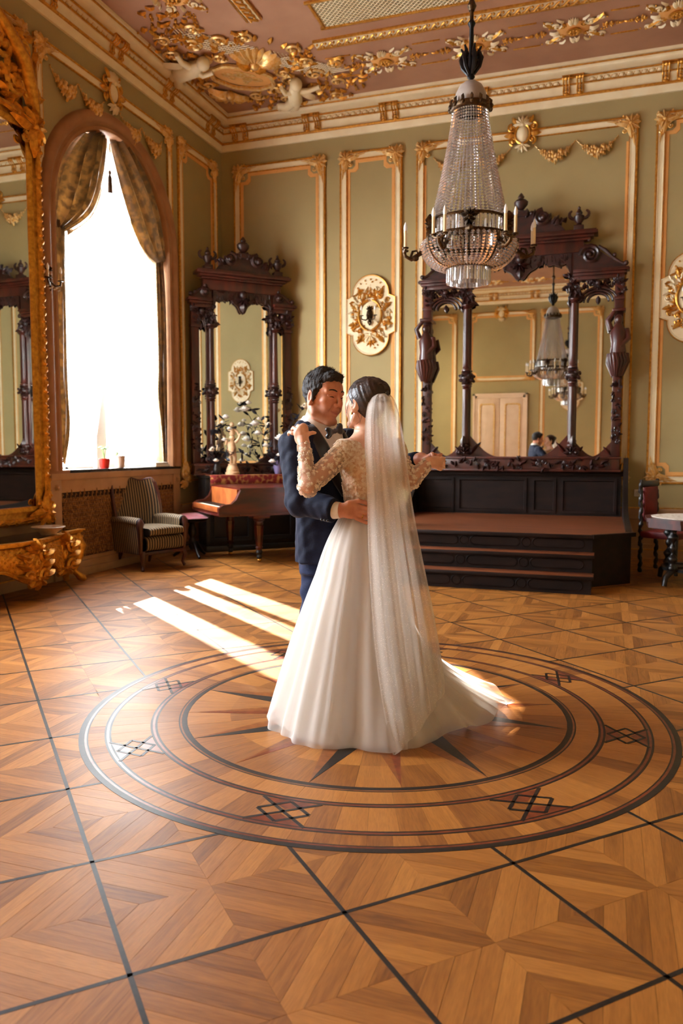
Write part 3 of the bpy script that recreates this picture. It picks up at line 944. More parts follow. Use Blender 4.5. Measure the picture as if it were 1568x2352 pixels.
# great corner cartouche with shell, putti and oval field
def cpos(x, y): return on_z(x, y, CEIL_Z - .01)
kc, kg = MB(), MB()
cc = Vector((-4.62, 9.62, 0))
ex = Vector((.707, .707, 0)); ey = Vector((-.707, .707, 0))   # across and towards the corner
Mc = Matrix(((ex.x, ey.x, 0, cc.x), (ex.y, ey.y, 0, cc.y), (0, 0, -1, CEIL_Z), (0, 0, 0, 1)))
obj('oval_field', MB().lathe([(0, .02), (.34, .022), (.4, .01)], 28, squash=(1, .62)).xf(Mc), PEACH, ceiling, 40)
rel = MB()
for (x, y, rx, ry) in ((-.2, .02, .09, .06), (-.12, .08, .05, .04), (-.05, -.02, .1, .05), (.08, .03, .07, .08), (.09, .12, .04, .04), (.2, -.02, .08, .05), (.0, -.1, .16, .04)):
    rel.ball((x, y, .02), (rx, ry, .02), 8, 5)
obj('oval_relief', rel.xf(Mc), GOLDC, ceiling, 50)
rim = MB()
rim.tube([(.42 * math.cos(t) * (1 + .03 * math.cos(8 * t)), .28 * math.sin(t) * (1 + .03 * math.cos(8 * t)), .03) for t in np.linspace(0, 2 * PI, 49)], .03, 6)
rr = random.Random(4)
def mir(fn):
    for s_ in (1, -1): fn(s_)
def deco(s_):
    for (x, y, r_, st) in ((.55, .12, .11, 90), (.6, -.2, .13, -90), (.42, -.36, .1, 180), (.35, .4, .12, 0), (.2, .62, .1, 90), (.75, .3, .1, 0), (.95, -.15, .12, 45), (.8, -.5, .13, -45), (1.15, -.45, .1, 0), (.55, -.75, .12, 90), (.9, -.85, .1, 30), (1.3, -.1, .09, 0), (.3, -.95, .1, 0)):
        scroll(kc, (s_ * x, y), r_, 1.4, .024, R(st) if s_ > 0 else PI - R(st), s_ if y > 0 else -s_, .02)
    for k in range(120):
        x, y = rr.uniform(.3, 1.5), rr.uniform(-1.1, .55)
        if x * x / .2 + y * y / .1 < 1: continue
        leaf(kg, (s_ * x, y), rr.uniform(0, 2 * PI), rr.uniform(.06, .13), .045, .012, .03, .25)
        kg.ball((s_ * (x + .05), y + .05, .02), rr.uniform(.012, .026), 5, 4)
    for k in range(10):
        kg.ball((s_ * rr.uniform(.2, .7), rr.uniform(.45, .8), .03), rr.uniform(.02, .04), 6, 4)
mir(deco)
shell(kc, (0, -.45), .34, R(-90), 11, R(170), .06)
shell(kg, (0, -.36), .2, R(-90), 7, R(190), .08)
shell(kc, (0, .5), .3, R(90), 7, R(160), .07)
for k in range(9):
    a = R(-90 - 75 + 150 * k / 8)
    leaf(kg, (.52 * math.cos(a), -.42 + .52 * math.sin(a)), a, .12, .07, .01, .03)
obj('cartouche_rim', rim.xf(Mc), GOLDC, ceiling, 50)
obj('cartouche_scrollwork', kc.xf(Mc), GOLDC, ceiling, 50)
obj('cartouche_gilding', kg.xf(Mc), GOLD, ceiling, 50)
# trellis patches and the two putti
for s_ in (1, -1):
    t = MB()
    for k in range(-7, 8):
        for d in (1, -1):
            t.tube([(s_ * .62 + k * .055 - .16, -.62 - d * .16, .012), (s_ * .62 + k * .055 + .16, -.62 + d * .16, .012)], .006, 4)
    obj('trellis', t.xf(Mc), CREAM, ceiling, 0)
    p = MB()
    def Q(x, y, z): return (s_ * x, y, z)
    p.ball(Q(.62, -.32, .12), .085, 10, 7)                                        # head
    p.tube([Q(.64, -.25, .1), Q(.68, -.12, .11), Q(.75, .02, .11), Q(.8, .12, .1), Q(.82, .2, .09)], [.05, .1, .095, .1, .07], 10)   # trunk
    p.tube([Q(.8, .16, .1), Q(.76, .33, .13), Q(.68, .42, .1)], [.07, .06, .045], 8)
    p.tube([Q(.68, .42, .1), Q(.74, .52, .08), Q(.78, .56, .06)], [.045, .038, .02], 8)
    p.tube([Q(.84, .16, .08), Q(.9, .36, .09), Q(.9, .52, .06), Q(.93, .62, .05)], [.07, .06, .042, .02], 8)
    p.tube([Q(.68, -.16, .13), Q(.56, -.1, .16), Q(.46, -.2, .14)], [.045, .036, .028], 8)
    p.tube([Q(.7, -.14, .12), Q(.86, -.2, .1), Q(.96, -.32, .08)], [.045, .036, .028], 8)
    leaf(p, Q(.78, -.06, .06)[:2], R(10) if s_ > 0 else R(170), .3, .16, .06, .05, .2 * s_)
    o = obj('putto', p.xf(Mc), CREAM, ceiling, 60)
    o['label'] = 'cream plaster cherub lying beside the oval cartouche'
# ================================================================== WINDOW, RADIATOR GRILLE, CURTAINS
GLASS_X = WALL_X - .40
glass, gnt, gp = newmat('window_glass')
_t = nd(gnt, 'ShaderNodeBsdfTransparent'); _g = nd(gnt, 'ShaderNodeBsdfGlossy'); _g.inputs['Roughness'].default_value = .02
_m = nd(gnt, 'ShaderNodeMixShader'); _m.inputs[0].default_value = .06
gnt.links.new(_t.outputs[0], _m.inputs[1]); gnt.links.new(_g.outputs[0], _m.inputs[2])
gnt.links.new(_m.outputs[0], gnt.nodes['Material Output'].inputs[0])
def cloth_mat(name, c1, c2, transp, transl, rough=.8, scale=40, dens=.0):
    m, nt, p = newmat(name)
    out = nt.nodes['Material Output']
    p.inputs['Roughness'].default_value = rough
    p.inputs['Sheen Weight'].default_value = .3
    tc = nd(nt, 'ShaderNodeTexCoord'); nz = nd(nt, 'ShaderNodeTexNoise'); nz.inputs['Scale'].default_value = scale
    nt.links.new(tc.outputs['Object'], nz.inputs['Vector'])
    cr = nd(nt, 'ShaderNodeValToRGB'); cr.color_ramp.elements[0].position, cr.color_ramp.elements[1].position = .42, .58
    cr.color_ramp.elements[0].color, cr.color_ramp.elements[1].color = c1, c2
    nt.links.new(nz.outputs['Fac'], cr.inputs[0]); nt.links.new(cr.outputs[0], p.inputs['Base Color'])
    cur = p.outputs[0]
    if transl:
        tl = nd(nt, 'ShaderNodeBsdfTranslucent'); nt.links.new(cr.outputs[0], tl.inputs[0])
        mx = nd(nt, 'ShaderNodeMixShader'); mx.inputs[0].default_value = transl
        nt.links.new(cur, mx.inputs[1]); nt.links.new(tl.outputs[0], mx.inputs[2]); cur = mx.outputs[0]
    if transp:
        tr = nd(nt, 'ShaderNodeBsdfTransparent'); mx = nd(nt, 'ShaderNodeMixShader'); mx.inputs[0].default_value = transp
        nt.links.new(cur, mx.inputs[1]); nt.links.new(tr.outputs[0], mx.inputs[2]); cur = mx.outputs[0]
    nt.links.new(cur, out.inputs[0])
    return m
DRAPE = cloth_mat('damask_drape', srgb(92, 60, 24), srgb(58, 36, 14), 0, .10, .34, 14)
FRINGE = cloth_mat('drape_fringe', srgb(190, 170, 130), srgb(150, 120, 76), 0, .3, .7, 60)
SHEER = cloth_mat('sheer_net', srgb(240, 238, 234), srgb(248, 247, 244), .72, .6, .9, 8)

def build_window(idx, yc, detailed):
    cas = MB()
    # casing swept along sill-to-sill arch
    path = [(yc - WIN_HALF, WIN_SILL + i * (WIN_SPRING - WIN_SILL) / 6, -1, 0) for i in range(6)]
    path += [(yc - WIN_HALF * math.cos(a), WIN_SPRING + WIN_HALF * math.sin(a), -math.cos(a), math.sin(a)) for a in np.linspace(0, PI, 33)]
    path += [(yc + WIN_HALF, WIN_SPRING - i * (WIN_SPRING - WIN_SILL) / 6, 1, 0) for i in range(1, 7)]
    prof = [(-.004, -.44), (-.004, .03), (.01, .055), (.045, .06), (.06, .045), (.085, .045), (.10, .065), (.15, .085), (.19, .08), (.215, .055), (.225, 0)]
    cas.grid([[(WALL_X + h, y + ny * d, z + nz_ * d) for y, z, ny, nz_ in path] for d, h in prof])
    w = struct('window_%d' % idx, cas, CASING, 40, 'tall arched window with a moulded pinkish brown casing' + ('' if idx == 1 else ' out of view'))
    fr = MB()
    zt = WIN_SPRING + WIN_HALF
    gx = GLASS_X
    def bar(y0, y1, z0, z1, x0=-.05, x1=.06): fr.box(gx + x0, gx + x1, y0, y1, z0, z1)
    bar(yc - .10, yc + .10, WIN_SILL, zt - .02, -.06, .14)
    bar(yc - WIN_HALF, yc - WIN_HALF + .1, WIN_SILL, WIN_SPRING + .3)
    bar(yc + WIN_HALF - .1, yc + WIN_HALF, WIN_SILL, WIN_SPRING + .3)
    bar(yc - WIN_HALF, yc + WIN_HALF, WIN_SILL, WIN_SILL + .1)
    bar(yc - WIN_HALF, yc + WIN_HALF, WIN_SPRING - .12, WIN_SPRING + .02, -.05, .1)
    for s_ in (-1, 1): bar(yc + s_ * .56 - .02, yc + s_ * .56 + .02, WIN_SILL, WIN_SPRING)
    obj('window_frame', fr, WHITEP, w, 0)
    for s_ in (-1, 1):
        for z0, z1 in ((WIN_SILL + .1, WIN_SPRING - .12),):
            for q in (0, 1):
                ya = yc + (.10 + .48 * q if s_ > 0 else -.10 - .48 * q)
                yb = yc + s_ * (.54 if q == 0 else WIN_HALF - .1)
                obj('pane', MB().box(gx, gx + .006, ya, yb, z0, z1), glass, w, 0)
    return w
win1 = build_window(1, WIN_Y[0], True)
win2 = build_window(2, WIN_Y[1], False)
added_win = build_window(3, WIN_Y[2], False)  # unseen window added to let light onto the front wall
wy = WIN_Y[0]
SLATE = mat('slate_sill', srgb(30, 36, 40), srgb(46, 50, 54), .25, nscale=20)
obj('window_sill', MB().box(WALL_X - .46, WALL_X + .05, wy - 1.0, wy + WIN_HALF + .22, WIN_SILL - .03, WIN_SILL + .006, .006), SLATE, win1, 30)
obj('window_sill_end', MB().box(WALL_X - .46, WALL_X + .05, wy - WIN_HALF - .22, wy - 1.0, WIN_SILL - .05, WIN_SILL + .006, .008), CASING, win1, 30)
# radiator housing: stiles, rails, plinth and two pierced grilles
hs = MB()
y0, y1 = wy - WIN_HALF - .2, wy + WIN_HALF + .2
X = WALL_X
hs.box(X, X + .03, y0, y1, .06, WIN_SILL - .03)
hs_o = obj('radiator_housing', hs, DADO, win1, 0)
for (a, b, c, d, h) in ((y0, y0 + .17, .2, WIN_SILL - .03, .05), (y1 - .17, y1, .2, WIN_SILL - .03, .05), (y0, y1, WIN_SILL - .1, WIN_SILL - .03, .06), (y0 + .17, y1 - .17, WIN_SILL - .24, WIN_SILL - .1, .042)):
    obj('housing_rail', MB().box(X, X + h, a, b, c, d, .006), DADO, win1, 30)
for z0, z1, h in ((0, .09, .075), (.09, .17, .062), (.17, .21, .05)):
    obj('plinth_step', MB().box(X, X + h, y0, y1, z0, z1, .006), DADO, win1, 30)
for z in (.7,):
    for s_ in (y0 + .085, y1 - .085):
        flo = MB(); flower(flo, (0, 0), .035, 6, .02)
        put('housing_rosette', flo.mesh('housing_rosette', DADO, 50), win1, 'left', (X + .05, s_, WIN_SILL - .18))
GRILLE = mat('grille_bronze', srgb(166, 118, 66), srgb(112, 76, 42), .5, .2, nscale=40)
obj('grille_shade_sheet', MB().box(X + .028, X + .032, y0 + .17, y1 - .17, .21, WIN_SILL - .24), mat('grille_shade', srgb(50, 34, 22), None, .9), win1, 0)  # flat dark sheet, its colour stands in for shade behind the grilles
for (a, b) in ((y0 + .18, wy - .02), (wy + .02, y1 - .18)):
    g = MB()
    z0, z1 = .22, WIN_SILL - .3
    n, m_ = int((b - a) / .042), int((z1 - z0) / .042)
    for i in range(n):
        for k in range(m_):
            yy, zz = a + (i + .5 + .5 * (k % 2)) * (b - a) / (n + .5), z0 + (k + .5) * (z1 - z0) / m_
            r_ = .021
            g.tube([(X + .04, yy + r_ * math.cos(t), zz + r_ * math.sin(t)) for t in np.linspace(0, 2 * PI, 7)], .0058, 4, cap=False)
            g.box(X + .036, X + .044, yy - .007, yy + .007, zz - .007, zz + .007)
    rr = random.Random(int(a * 10))
    for k in range(16):          # ragged scalloped fringe of the metal lace
        t = a + (b - a) * k / 15
        g.tube([(X + .04, t, z1), (X + .042, t + .01, z1 + .05 + .02 * (k % 3)), (X + .04, t + .03, z1 + .03)], .006, 4)
        g.tube([(X + .04, t, z0), (X + .042, t + .012, z0 - .02)], .006, 4)
    o = obj('pierced_grille', g, GRILLE, win1, 0)
    o['kind'] = 'stuff'
# bracket scroll under the right end of the sill
bk = MB()
scroll(bk, (0, 0), .07, 1.5, .022, R(90), 1, .03); shell(bk, (0, -.08), .1, R(-90), 5, R(140), .04); leaf(bk, (0, .02), R(90), .1, .08, .02, .03)
put('sill_bracket', bk.mesh('sill_bracket', GOLDC, 50), win1, 'left', (X + .03, y1 + .1, WIN_SILL - .1), scale=1.2)

# ---- drapes (all lie in planes just inside the reveal)
def poly_at(pts, t):
    n = len(pts) - 1
    f = min(max(t, 0), .99999) * n
    i = int(f)
    return pts[i].lerp(pts[i + 1], f - i)
def smooth_poly(pts, it=2):
    for _ in range(it):
        q = [pts[0]]
        for a, b in zip(pts[:-1], pts[1:]): q += [a.lerp(b, .25), a.lerp(b, .75)]
        pts = q + [pts[-1]]
    return pts
def drape(outer, inner, x_out, x_in, folds, amp, nu=40, nv=36, seed=1, conv=1.0):
    """cloth between the wall-side edge and the free edge, given as photo pixels"""
    rr = random.Random(seed)
    ph = rr.uniform(0, 6)
    O = smooth_poly([on_X(a, b, x_out) for a, b in outer])
    I = smooth_poly([on_X(a, b, x_in) for a, b in inner])
    m = MB()
    rows = []
    for j in range(nv + 1):
        v = j / nv
        a, b = poly_at(O, v), poly_at(I, v)
        row = []
        for i in range(nu + 1):
            u = i / nu
            p = a.lerp(b, u)
            wgt = math.sin(PI * min(1, .15 + u * .85)) * (1 - .35 * v) + .25
            f = math.sin(2 * PI * folds * u + ph + 1.3 * math.sin(3 * v + ph)) + .45 * math.sin(2 * PI * folds * 2.3 * u + 5 * v)
            bulge = .10 * math.sin(PI * u) * math.sin(PI * min(1, v * 1.1))
            row.append(p + Vector((amp * f * wgt + bulge * conv, .25 * amp * math.cos(2 * PI * folds * u + ph), .3 * amp * f * wgt)))
        rows.append(row)
    m.grid(rows)
    return m, [r[-1] for r in rows], [r[0] for r in rows]
def fringe(edge, L=.05):
    m = MB()
    for a, b in zip(edge[:-1], edge[1:]):
        for t in (0, .33, .66):
            p = a.lerp(b, t)
            m.tube([p, p + Vector((.004, .006, -L * .5)), p + Vector((.0, .0, -L))], [.004, .006, .003], 4)
    return m
sw = thing('window_swag', 'brown gold damask swag gathered to the near side of the arched window', 'curtain', (WALL_X - .12, 7.5, 3.2))
def kid(name, mb, m, par, smooth=60, **k):
    mb.v = [(x - par.location.x, y - par.location.y, z - par.location.z) for x, y, z in mb.v]
    return obj(name, mb, m, par, smooth, **k)
dm, e, _ = drape([(190, 300), (150, 335), (125, 385), (117, 430), (116, 470), (117, 500), (119, 522)],
                 [(246, 306), (243, 345), (236, 400), (224, 450), (208, 490), (180, 514), (150, 531)], WALL_X - .05, WALL_X - .09, 4.2, .05, seed=2)
kid('swag_cloth', dm, DRAPE, sw)
kid('swag_fringe', fringe(e[16:]), FRINGE, sw)
sw2 = thing('window_swag', 'brown gold damask swag gathered to the far side of the arched window', 'curtain', (WALL_X - .12, 8.8, 3.0))
dm, e, _ = drape([(262, 306), (300, 345), (335, 405), (358, 470), (370, 530), (375, 575), (377, 602)],
                 [(250, 308), (262, 370), (279, 440), (298, 505), (320, 560), (345, 596), (374, 612)], WALL_X - .03, WALL_X - .06, 3.4, .035, seed=5)
kid('swag_cloth', dm, DRAPE, sw2)
kid('swag_fringe', fringe(e[18:]), FRINGE, sw2)
sp = thing('side_drape', 'narrow damask side curtain hanging at the near jamb of the arched window', 'curtain', (WALL_X - .1, 7.1, WIN_SILL + .01))
dm, e, _ = drape([(122, 500), (128, 700), (131, 900), (138, 1040)], [(146, 515), (148, 700), (152, 900), (160, 985), (146, 1066)], WALL_X - .03, WALL_X - .09, 2.2, .02, 24, 40, 3, .2)
kid('curtain_cloth', dm, DRAPE, sp)
kid('curtain_edge', MB().tube([p + Vector((.012, 0, 0)) for p in e], .010, 5), FRINGE, sp)
sp2 = thing('side_drape', 'narrow damask side curtain hanging at the far jamb of the arched window', 'curtain', (WALL_X - .2, 9.2, WIN_SILL + .01))
dm, e, _ = drape([(374, 600), (379, 700), (383, 900), (384, 1062)], [(356, 605), (360, 720), (364, 850), (360, 905), (370, 985), (374, 1062)], WALL_X - .01, WALL_X - .04, 2.4, .018, 24, 40, 9, .2)
kid('curtain_cloth', dm, DRAPE, sp2)
kid('curtain_edge', MB().tube([p + Vector((.012, 0, 0)) for p in e], .010, 5), FRINGE, sp2)
tas = thing('tassel', 'brown silk tassel hanging between the two swags of the arched window', 'tassel', tuple(on_X(252, 330, WALL_X - .03)))
tz = lambda y: (on_X(252, y, WALL_X - .03) - Vector(tas.location))
tm = MB().tube([tz(330), tz(395)], .006, 6)
obj('tassel_cord', tm, FRINGE, tas)
tb = MB().tube([tz(392), tz(397), tz(402), tz(408), tz(445)], [.012, .022, .012, .026, .036], 12)
obj('tassel_skirt', tb, DRAPE, tas)
# sheers: two panels drawn together at the top and parting over the sill
for s_, lab in ((-1, 'white sheer curtain on the near half of the arched window'), (1, 'white sheer curtain on the far half of the arched window')):
    m = MB()
    rows = []
    for j in range(31):
        v = j / 30
        z = 4.9 + (WIN_SILL + .03 - 4.9) * v
        part = .02 + (.30 * max(0, (v - .62) / .38) ** 1.5)
        hw = WIN_HALF - .01 if z < WIN_SPRING else math.sqrt(max(.01, WIN_HALF ** 2 - (z - WIN_SPRING) ** 2)) - .01
        row = []
        for i in range(61):
            u = i / 60
            y = wy + s_ * (part + (hw - part) * u)
            row.append((WALL_X - .165 + .018 * math.sin(2 * PI * 9 * u + s_) + .008 * math.sin(2 * PI * 17 * u + 2 * v), y, z))
        rows.append(row)
    m.grid(rows)
    o = obj('sheer_curtain', m, SHEER, None, 60)
    tag(o, lab, 'curtain', 'sheer curtains of the arched window')
# translucent cloth added behind the swags to block the high sun
SUN_BLOCK = cloth_mat('sun_block_white', srgb(246, 244, 240), srgb(240, 238, 232), 0, .92, .9, 8)
lm = MB()
rows = []
for j in range(13):
    z = 4.32 + (WIN_SPRING + WIN_HALF - .03 - 4.32) * j / 12
    hw = WIN_HALF - .01 if z < WIN_SPRING else math.sqrt(max(.0001, WIN_HALF ** 2 - (z - WIN_SPRING) ** 2)) - .005
    rows.append([(WALL_X - .23 + .012 * math.sin(2 * PI * 14 * i / 50), wy - hw + 2 * hw * i / 50, z) for i in range(51)])
lm.grid(rows)
lo_ = obj('sun_block_cloth', lm, SUN_BLOCK, None, 60)
tag(lo_, 'white cloth added in the arch head behind the swags to block the sun', 'curtain')
rows = []
for j in range(25):
    z = WIN_SILL + .02 + (WIN_SPRING + WIN_HALF - .03 - WIN_SILL - .02) * j / 24
    hw = WIN_HALF - .01 if z < WIN_SPRING else math.sqrt(max(.0001, WIN_HALF ** 2 - (z - WIN_SPRING) ** 2)) - .005
    rows.append([(WALL_X - .20 + .015 * math.sin(2 * PI * 16 * i / 80), WIN_Y[2] - hw + 2 * hw * i / 80, z) for i in range(81)])
lo_ = obj('sun_block_curtain', MB().grid(rows), cloth_mat('sun_block_drape', srgb(210, 200, 184), srgb(200, 190, 172), 0, .5, .9, 8), None, 60)  # added across the third window so it gives soft light without sun
tag(lo_, 'unseen white curtain added to keep direct sun out of the added third window', 'curtain')
# ---- things standing on the sill
zs = WIN_SILL + .006
def pot(name, lab, x, y, r, h, m, cat='flower pot'):
    t = thing(name, lab, cat, (x, y, zs))
    obj('pot', MB().lathe([(0, 0), (r * .78, 0), (r * .98, h * .9), (r * 1.04, h * .92), (r * 1.04, h), (r * .92, h), (r * .9, h * .85), (0, h * .85)], 18), m, t, 30)
    return t
t = pot('flower_pot', 'red flower pot with a pale green seedling on the window sill', -5.635, 7.88, .066, .115, mat('red_glaze', srgb(200, 36, 20), None, .35))
lf = MB()
LEAFG = mat('seedling_green', srgb(96, 140, 60), None, .6, Transmission_Weight=0.0)
for k in range(5):
    a = k * 1.26
    lf.tube([(0, 0, .1), (.01 * math.cos(a), .01 * math.sin(a), .17), (.03 * math.cos(a), .03 * math.sin(a), .23)], .004, 5)
    lf.ball((.04 * math.cos(a), .04 * math.sin(a), .235 + .015 * (k % 2)), (.028, .028, .01), 8, 5, Matrix.Rotation(.4, 3, 'X'))
obj('seedling', lf, LEAFG, t)
t = pot('flower_pot', 'pale clay flower pot with bare twigs on the window sill', -5.63, 8.18, .068, .145, mat('pale_clay', srgb(206, 180, 160), None, .6))
lf = MB()
for k in range(4):
    a = k * 1.7 + .4
    lf.tube([(0, 0, .12), (.02 * math.cos(a), .02 * math.sin(a), .24), (.05 * math.cos(a), .05 * math.sin(a), .34)], [.004, .003, .002], 5)
lf.ball((-.03, -.02, .17), (.03, .02, .03), 7, 5)
obj('twigs', lf, mat('twig_green', srgb(120, 140, 96), None, .7), t)
t = thing('book_stack', 'two pale books lying on the window sill', 'books', (-5.625, 8.98, zs))
obj('book', MB().box(-.11, .11, -.17, .17, 0, .03, .004), mat('book_cream', srgb(216, 206, 190), None, .6), t, 30)
obj('book', MB().box(-.1, .1, -.15, .15, .03, .055, .004), mat('book_grey', srgb(190, 178, 160), None, .6), t, 30)
# wall sconce by the near jamb
def sconce(name, lab, M0, n=2, grp=None, bulbs=True):
    t = thing(name, lab, 'wall lamp', tuple(M0.translation), 0, grp)
    t.rotation_euler = M0.to_euler()
    bp = MB(); bp.ball((0, 0, .01), (.05, .085, .02), 10, 6); shell(bp, (0, .07), .06, R(90), 5, R(140), .03); leaf(bp, (0, -.06), R(-90), .09, .06, .01, .03); flower(bp, (0, 0), .045, 6, .03)
    obj('back_plate', bp, BRONZE, t, 50)
    for k in range(n):
        sx = (-1 + 2 * k / (n - 1)) if n > 1 else 1
        pts = [(0, -.03, .02), (sx * .04, -.08, .06), (sx * .09, -.07, .085), (sx * .10, -.03, .085)]
        a = obj('arm', MB().tube(pts, [.012, .010, .009, .010], 8), BRONZE, t, 50)
        obj('drip_pan', MB().lathe([(0, 0), (.03, .006), (.032, .014), (.012, .012)], 12).xf(Matrix.Translation((sx * .10, -.03, .085)) @ Matrix.Rotation(-PI / 2, 4, 'X')), BRONZE, a, 40)
        obj('candle_tube', MB().tube([(sx * .10, -.02, .085), (sx * .10, .055, .085)], .011, 8), IVORY, a, 40)
        obj('bulb', MB().tube([(sx * .10, .055, .085), (sx * .10, .075, .085), (sx * .10, .10, .085), (sx * .10, .125, .085)], [.009, .015, .012, .002], 8), BULB, a, 60)
    cr = MB()
    for k in range(n * 3):
        cr.octa(((k - n * 1.5 + .5) * .035, -.1 - .02 * (k % 2), .07), .009, .022)
    obj('crystal_drops', cr, BULB, t, 0)
    return t
sconce('wall_sconce', 'bronze two-candle sconce on the round plaster medallion behind the couple', med_M[0] @ Matrix.Translation((0, 0, .06)))
sconce('wall_sconce', 'bronze two-candle sconce on the plaster medallion at the right picture edge', med_M[1] @ Matrix.Translation((0, 0, .06)))
sconce('wall_sconce', 'bronze two-candle sconce on a medallion seen only in the corner mirror', med_M[2] @ Matrix.Translation((0, 0, .06)))
sconce('wall_sconce', 'bronze two-candle sconce on a medallion seen only in the large stage mirror', med_M[3] @ Matrix.Translation((0, 0, .06)))
sconce('wall_sconce', 'dark bronze sconce between the gilt mirror and the arched window', Matrix.Translation((WALL_X + .05, 6.84, 3.18)) @ face_wall('left'))
# wall socket
so = thing('wall_socket', 'square white wall socket beside the stage', 'socket', (.40, BACK_Y, .80))
obj('plate', MB().box(-.045, .045, -.014, 0, 0, .09, .006), WHITEP, so, 30)
obj('socket_face', MB().lathe([(0, .016), (.02, .016), (.024, .022), (.03, .02)], 14).xf(Matrix.Translation((0, 0, .045)) @ Matrix.Rotation(PI / 2, 4, 'X')), mat('socket_grey', srgb(190, 184, 172), None, .4), so, 30)
# doors of the front wall, seen in the stage mirror
DOORC = mat('door_paint', srgb(224, 198, 172), srgb(214, 186, 158), .45, nscale=4)
for idx, xc, wd in ((1, -3.07, 1.62), (2, 1.0, 1.5)):
    d = struct('door_%d' % idx, MB().box(xc - wd / 2, xc + wd / 2, FRONT_Y, FRONT_Y + .04, 0, 3.1), DOORC, 0, 'pale double door with gilt panels in the front wall')
    fr = MB()
    for a, b, h in ((0, .06, .09), (.06, .13, .07)):
        fr.box(xc - wd / 2 + a, xc - wd / 2 + b, FRONT_Y, FRONT_Y + h, 0, 3.18 - a)
        fr.box(xc + wd / 2 - b, xc + wd / 2 - a, FRONT_Y, FRONT_Y + h, 0, 3.18 - a)
        fr.box(xc - wd / 2 + a, xc + wd / 2 - a, FRONT_Y, FRONT_Y + h, 3.18 - b, 3.18 - a)
    obj('door_frame', fr, DOORC, d, 30)
    for s_ in (-1, 1):
        lf = obj('door_leaf', MB().box(xc + s_ * .005, xc + s_ * (wd / 2 - .13), FRONT_Y + .03, FRONT_Y + .06, .01, 3.04, .004), DOORC, d, 30)
        for z0, z1 in ((.25, 1.0), (1.12, 2.88)):
            obj('door_panel', frame_piece(.46, z1 - z0, [(0, 0), (.0, .02), (.03, .02), (.04, .006)], .03).xf(Matrix.Translation((xc + s_ * (wd / 4 - .03), FRONT_Y + .06, z0)) @ face_wall('front')), GOLDC, lf, 30)
        obj('door_handle', MB().tube([(xc + s_ * .05, FRONT_Y + .06, 1.05), (xc + s_ * .05, FRONT_Y + .11, 1.05), (xc + s_ * .15, FRONT_Y + .11, 1.05)], .01, 8), GOLD, lf, 40)
# ================================================================== CARVED TRIPTYCH MIRRORS
def carve_strip(mb, w, h, seed, dens=1.0, s=1.0):
    """dense acanthus relief filling a w x h field centred on 0,0"""
    rr = random.Random(seed)
    for sx in (1, -1):
        n = max(2, int(w * h * 260 * dens))
        for k in range(n):
            x, y = rr.uniform(.02, w / 2), rr.uniform(-h / 2, h / 2)
            if k % 3 == 0: scroll(mb, (sx * x, y), .035 * s, 1.3, .010 * s, rr.uniform(0, 6), sx, .01)
            else: leaf(mb, (sx * x, y), rr.uniform(0, 6.28) if sx > 0 else PI - rr.uniform(0, 6.28), .08 * s, .045 * s, .006, .028 * s, .3)
FW = Matrix(((1, 0, 0, 0), (0, 0, -1, 0), (0, 1, 0, 0), (0, 0, 0, 1)))   # ornament plane -> thing plane (front is -y)
def turned(mb, x, y, z0, z1, r, seg=14, knob=None):
    H = z1 - z0
    prof = [(r * 1.35, 0), (r * 1.35, .02), (r * 1.0, .03), (r * 1.15, .05), (r * .95, .07)]
    for k in range(1, 8): prof.append((r * (.95 - .12 * k / 8), .07 + (H - .14) * k / 8))
    prof += [(r * .85, H - .06), (r * 1.2, H - .045), (r * .9, H - .03), (r * 1.3, H - .015), (r * 1.3, H)]
    mb.lathe(prof, seg, (x, y, z0))
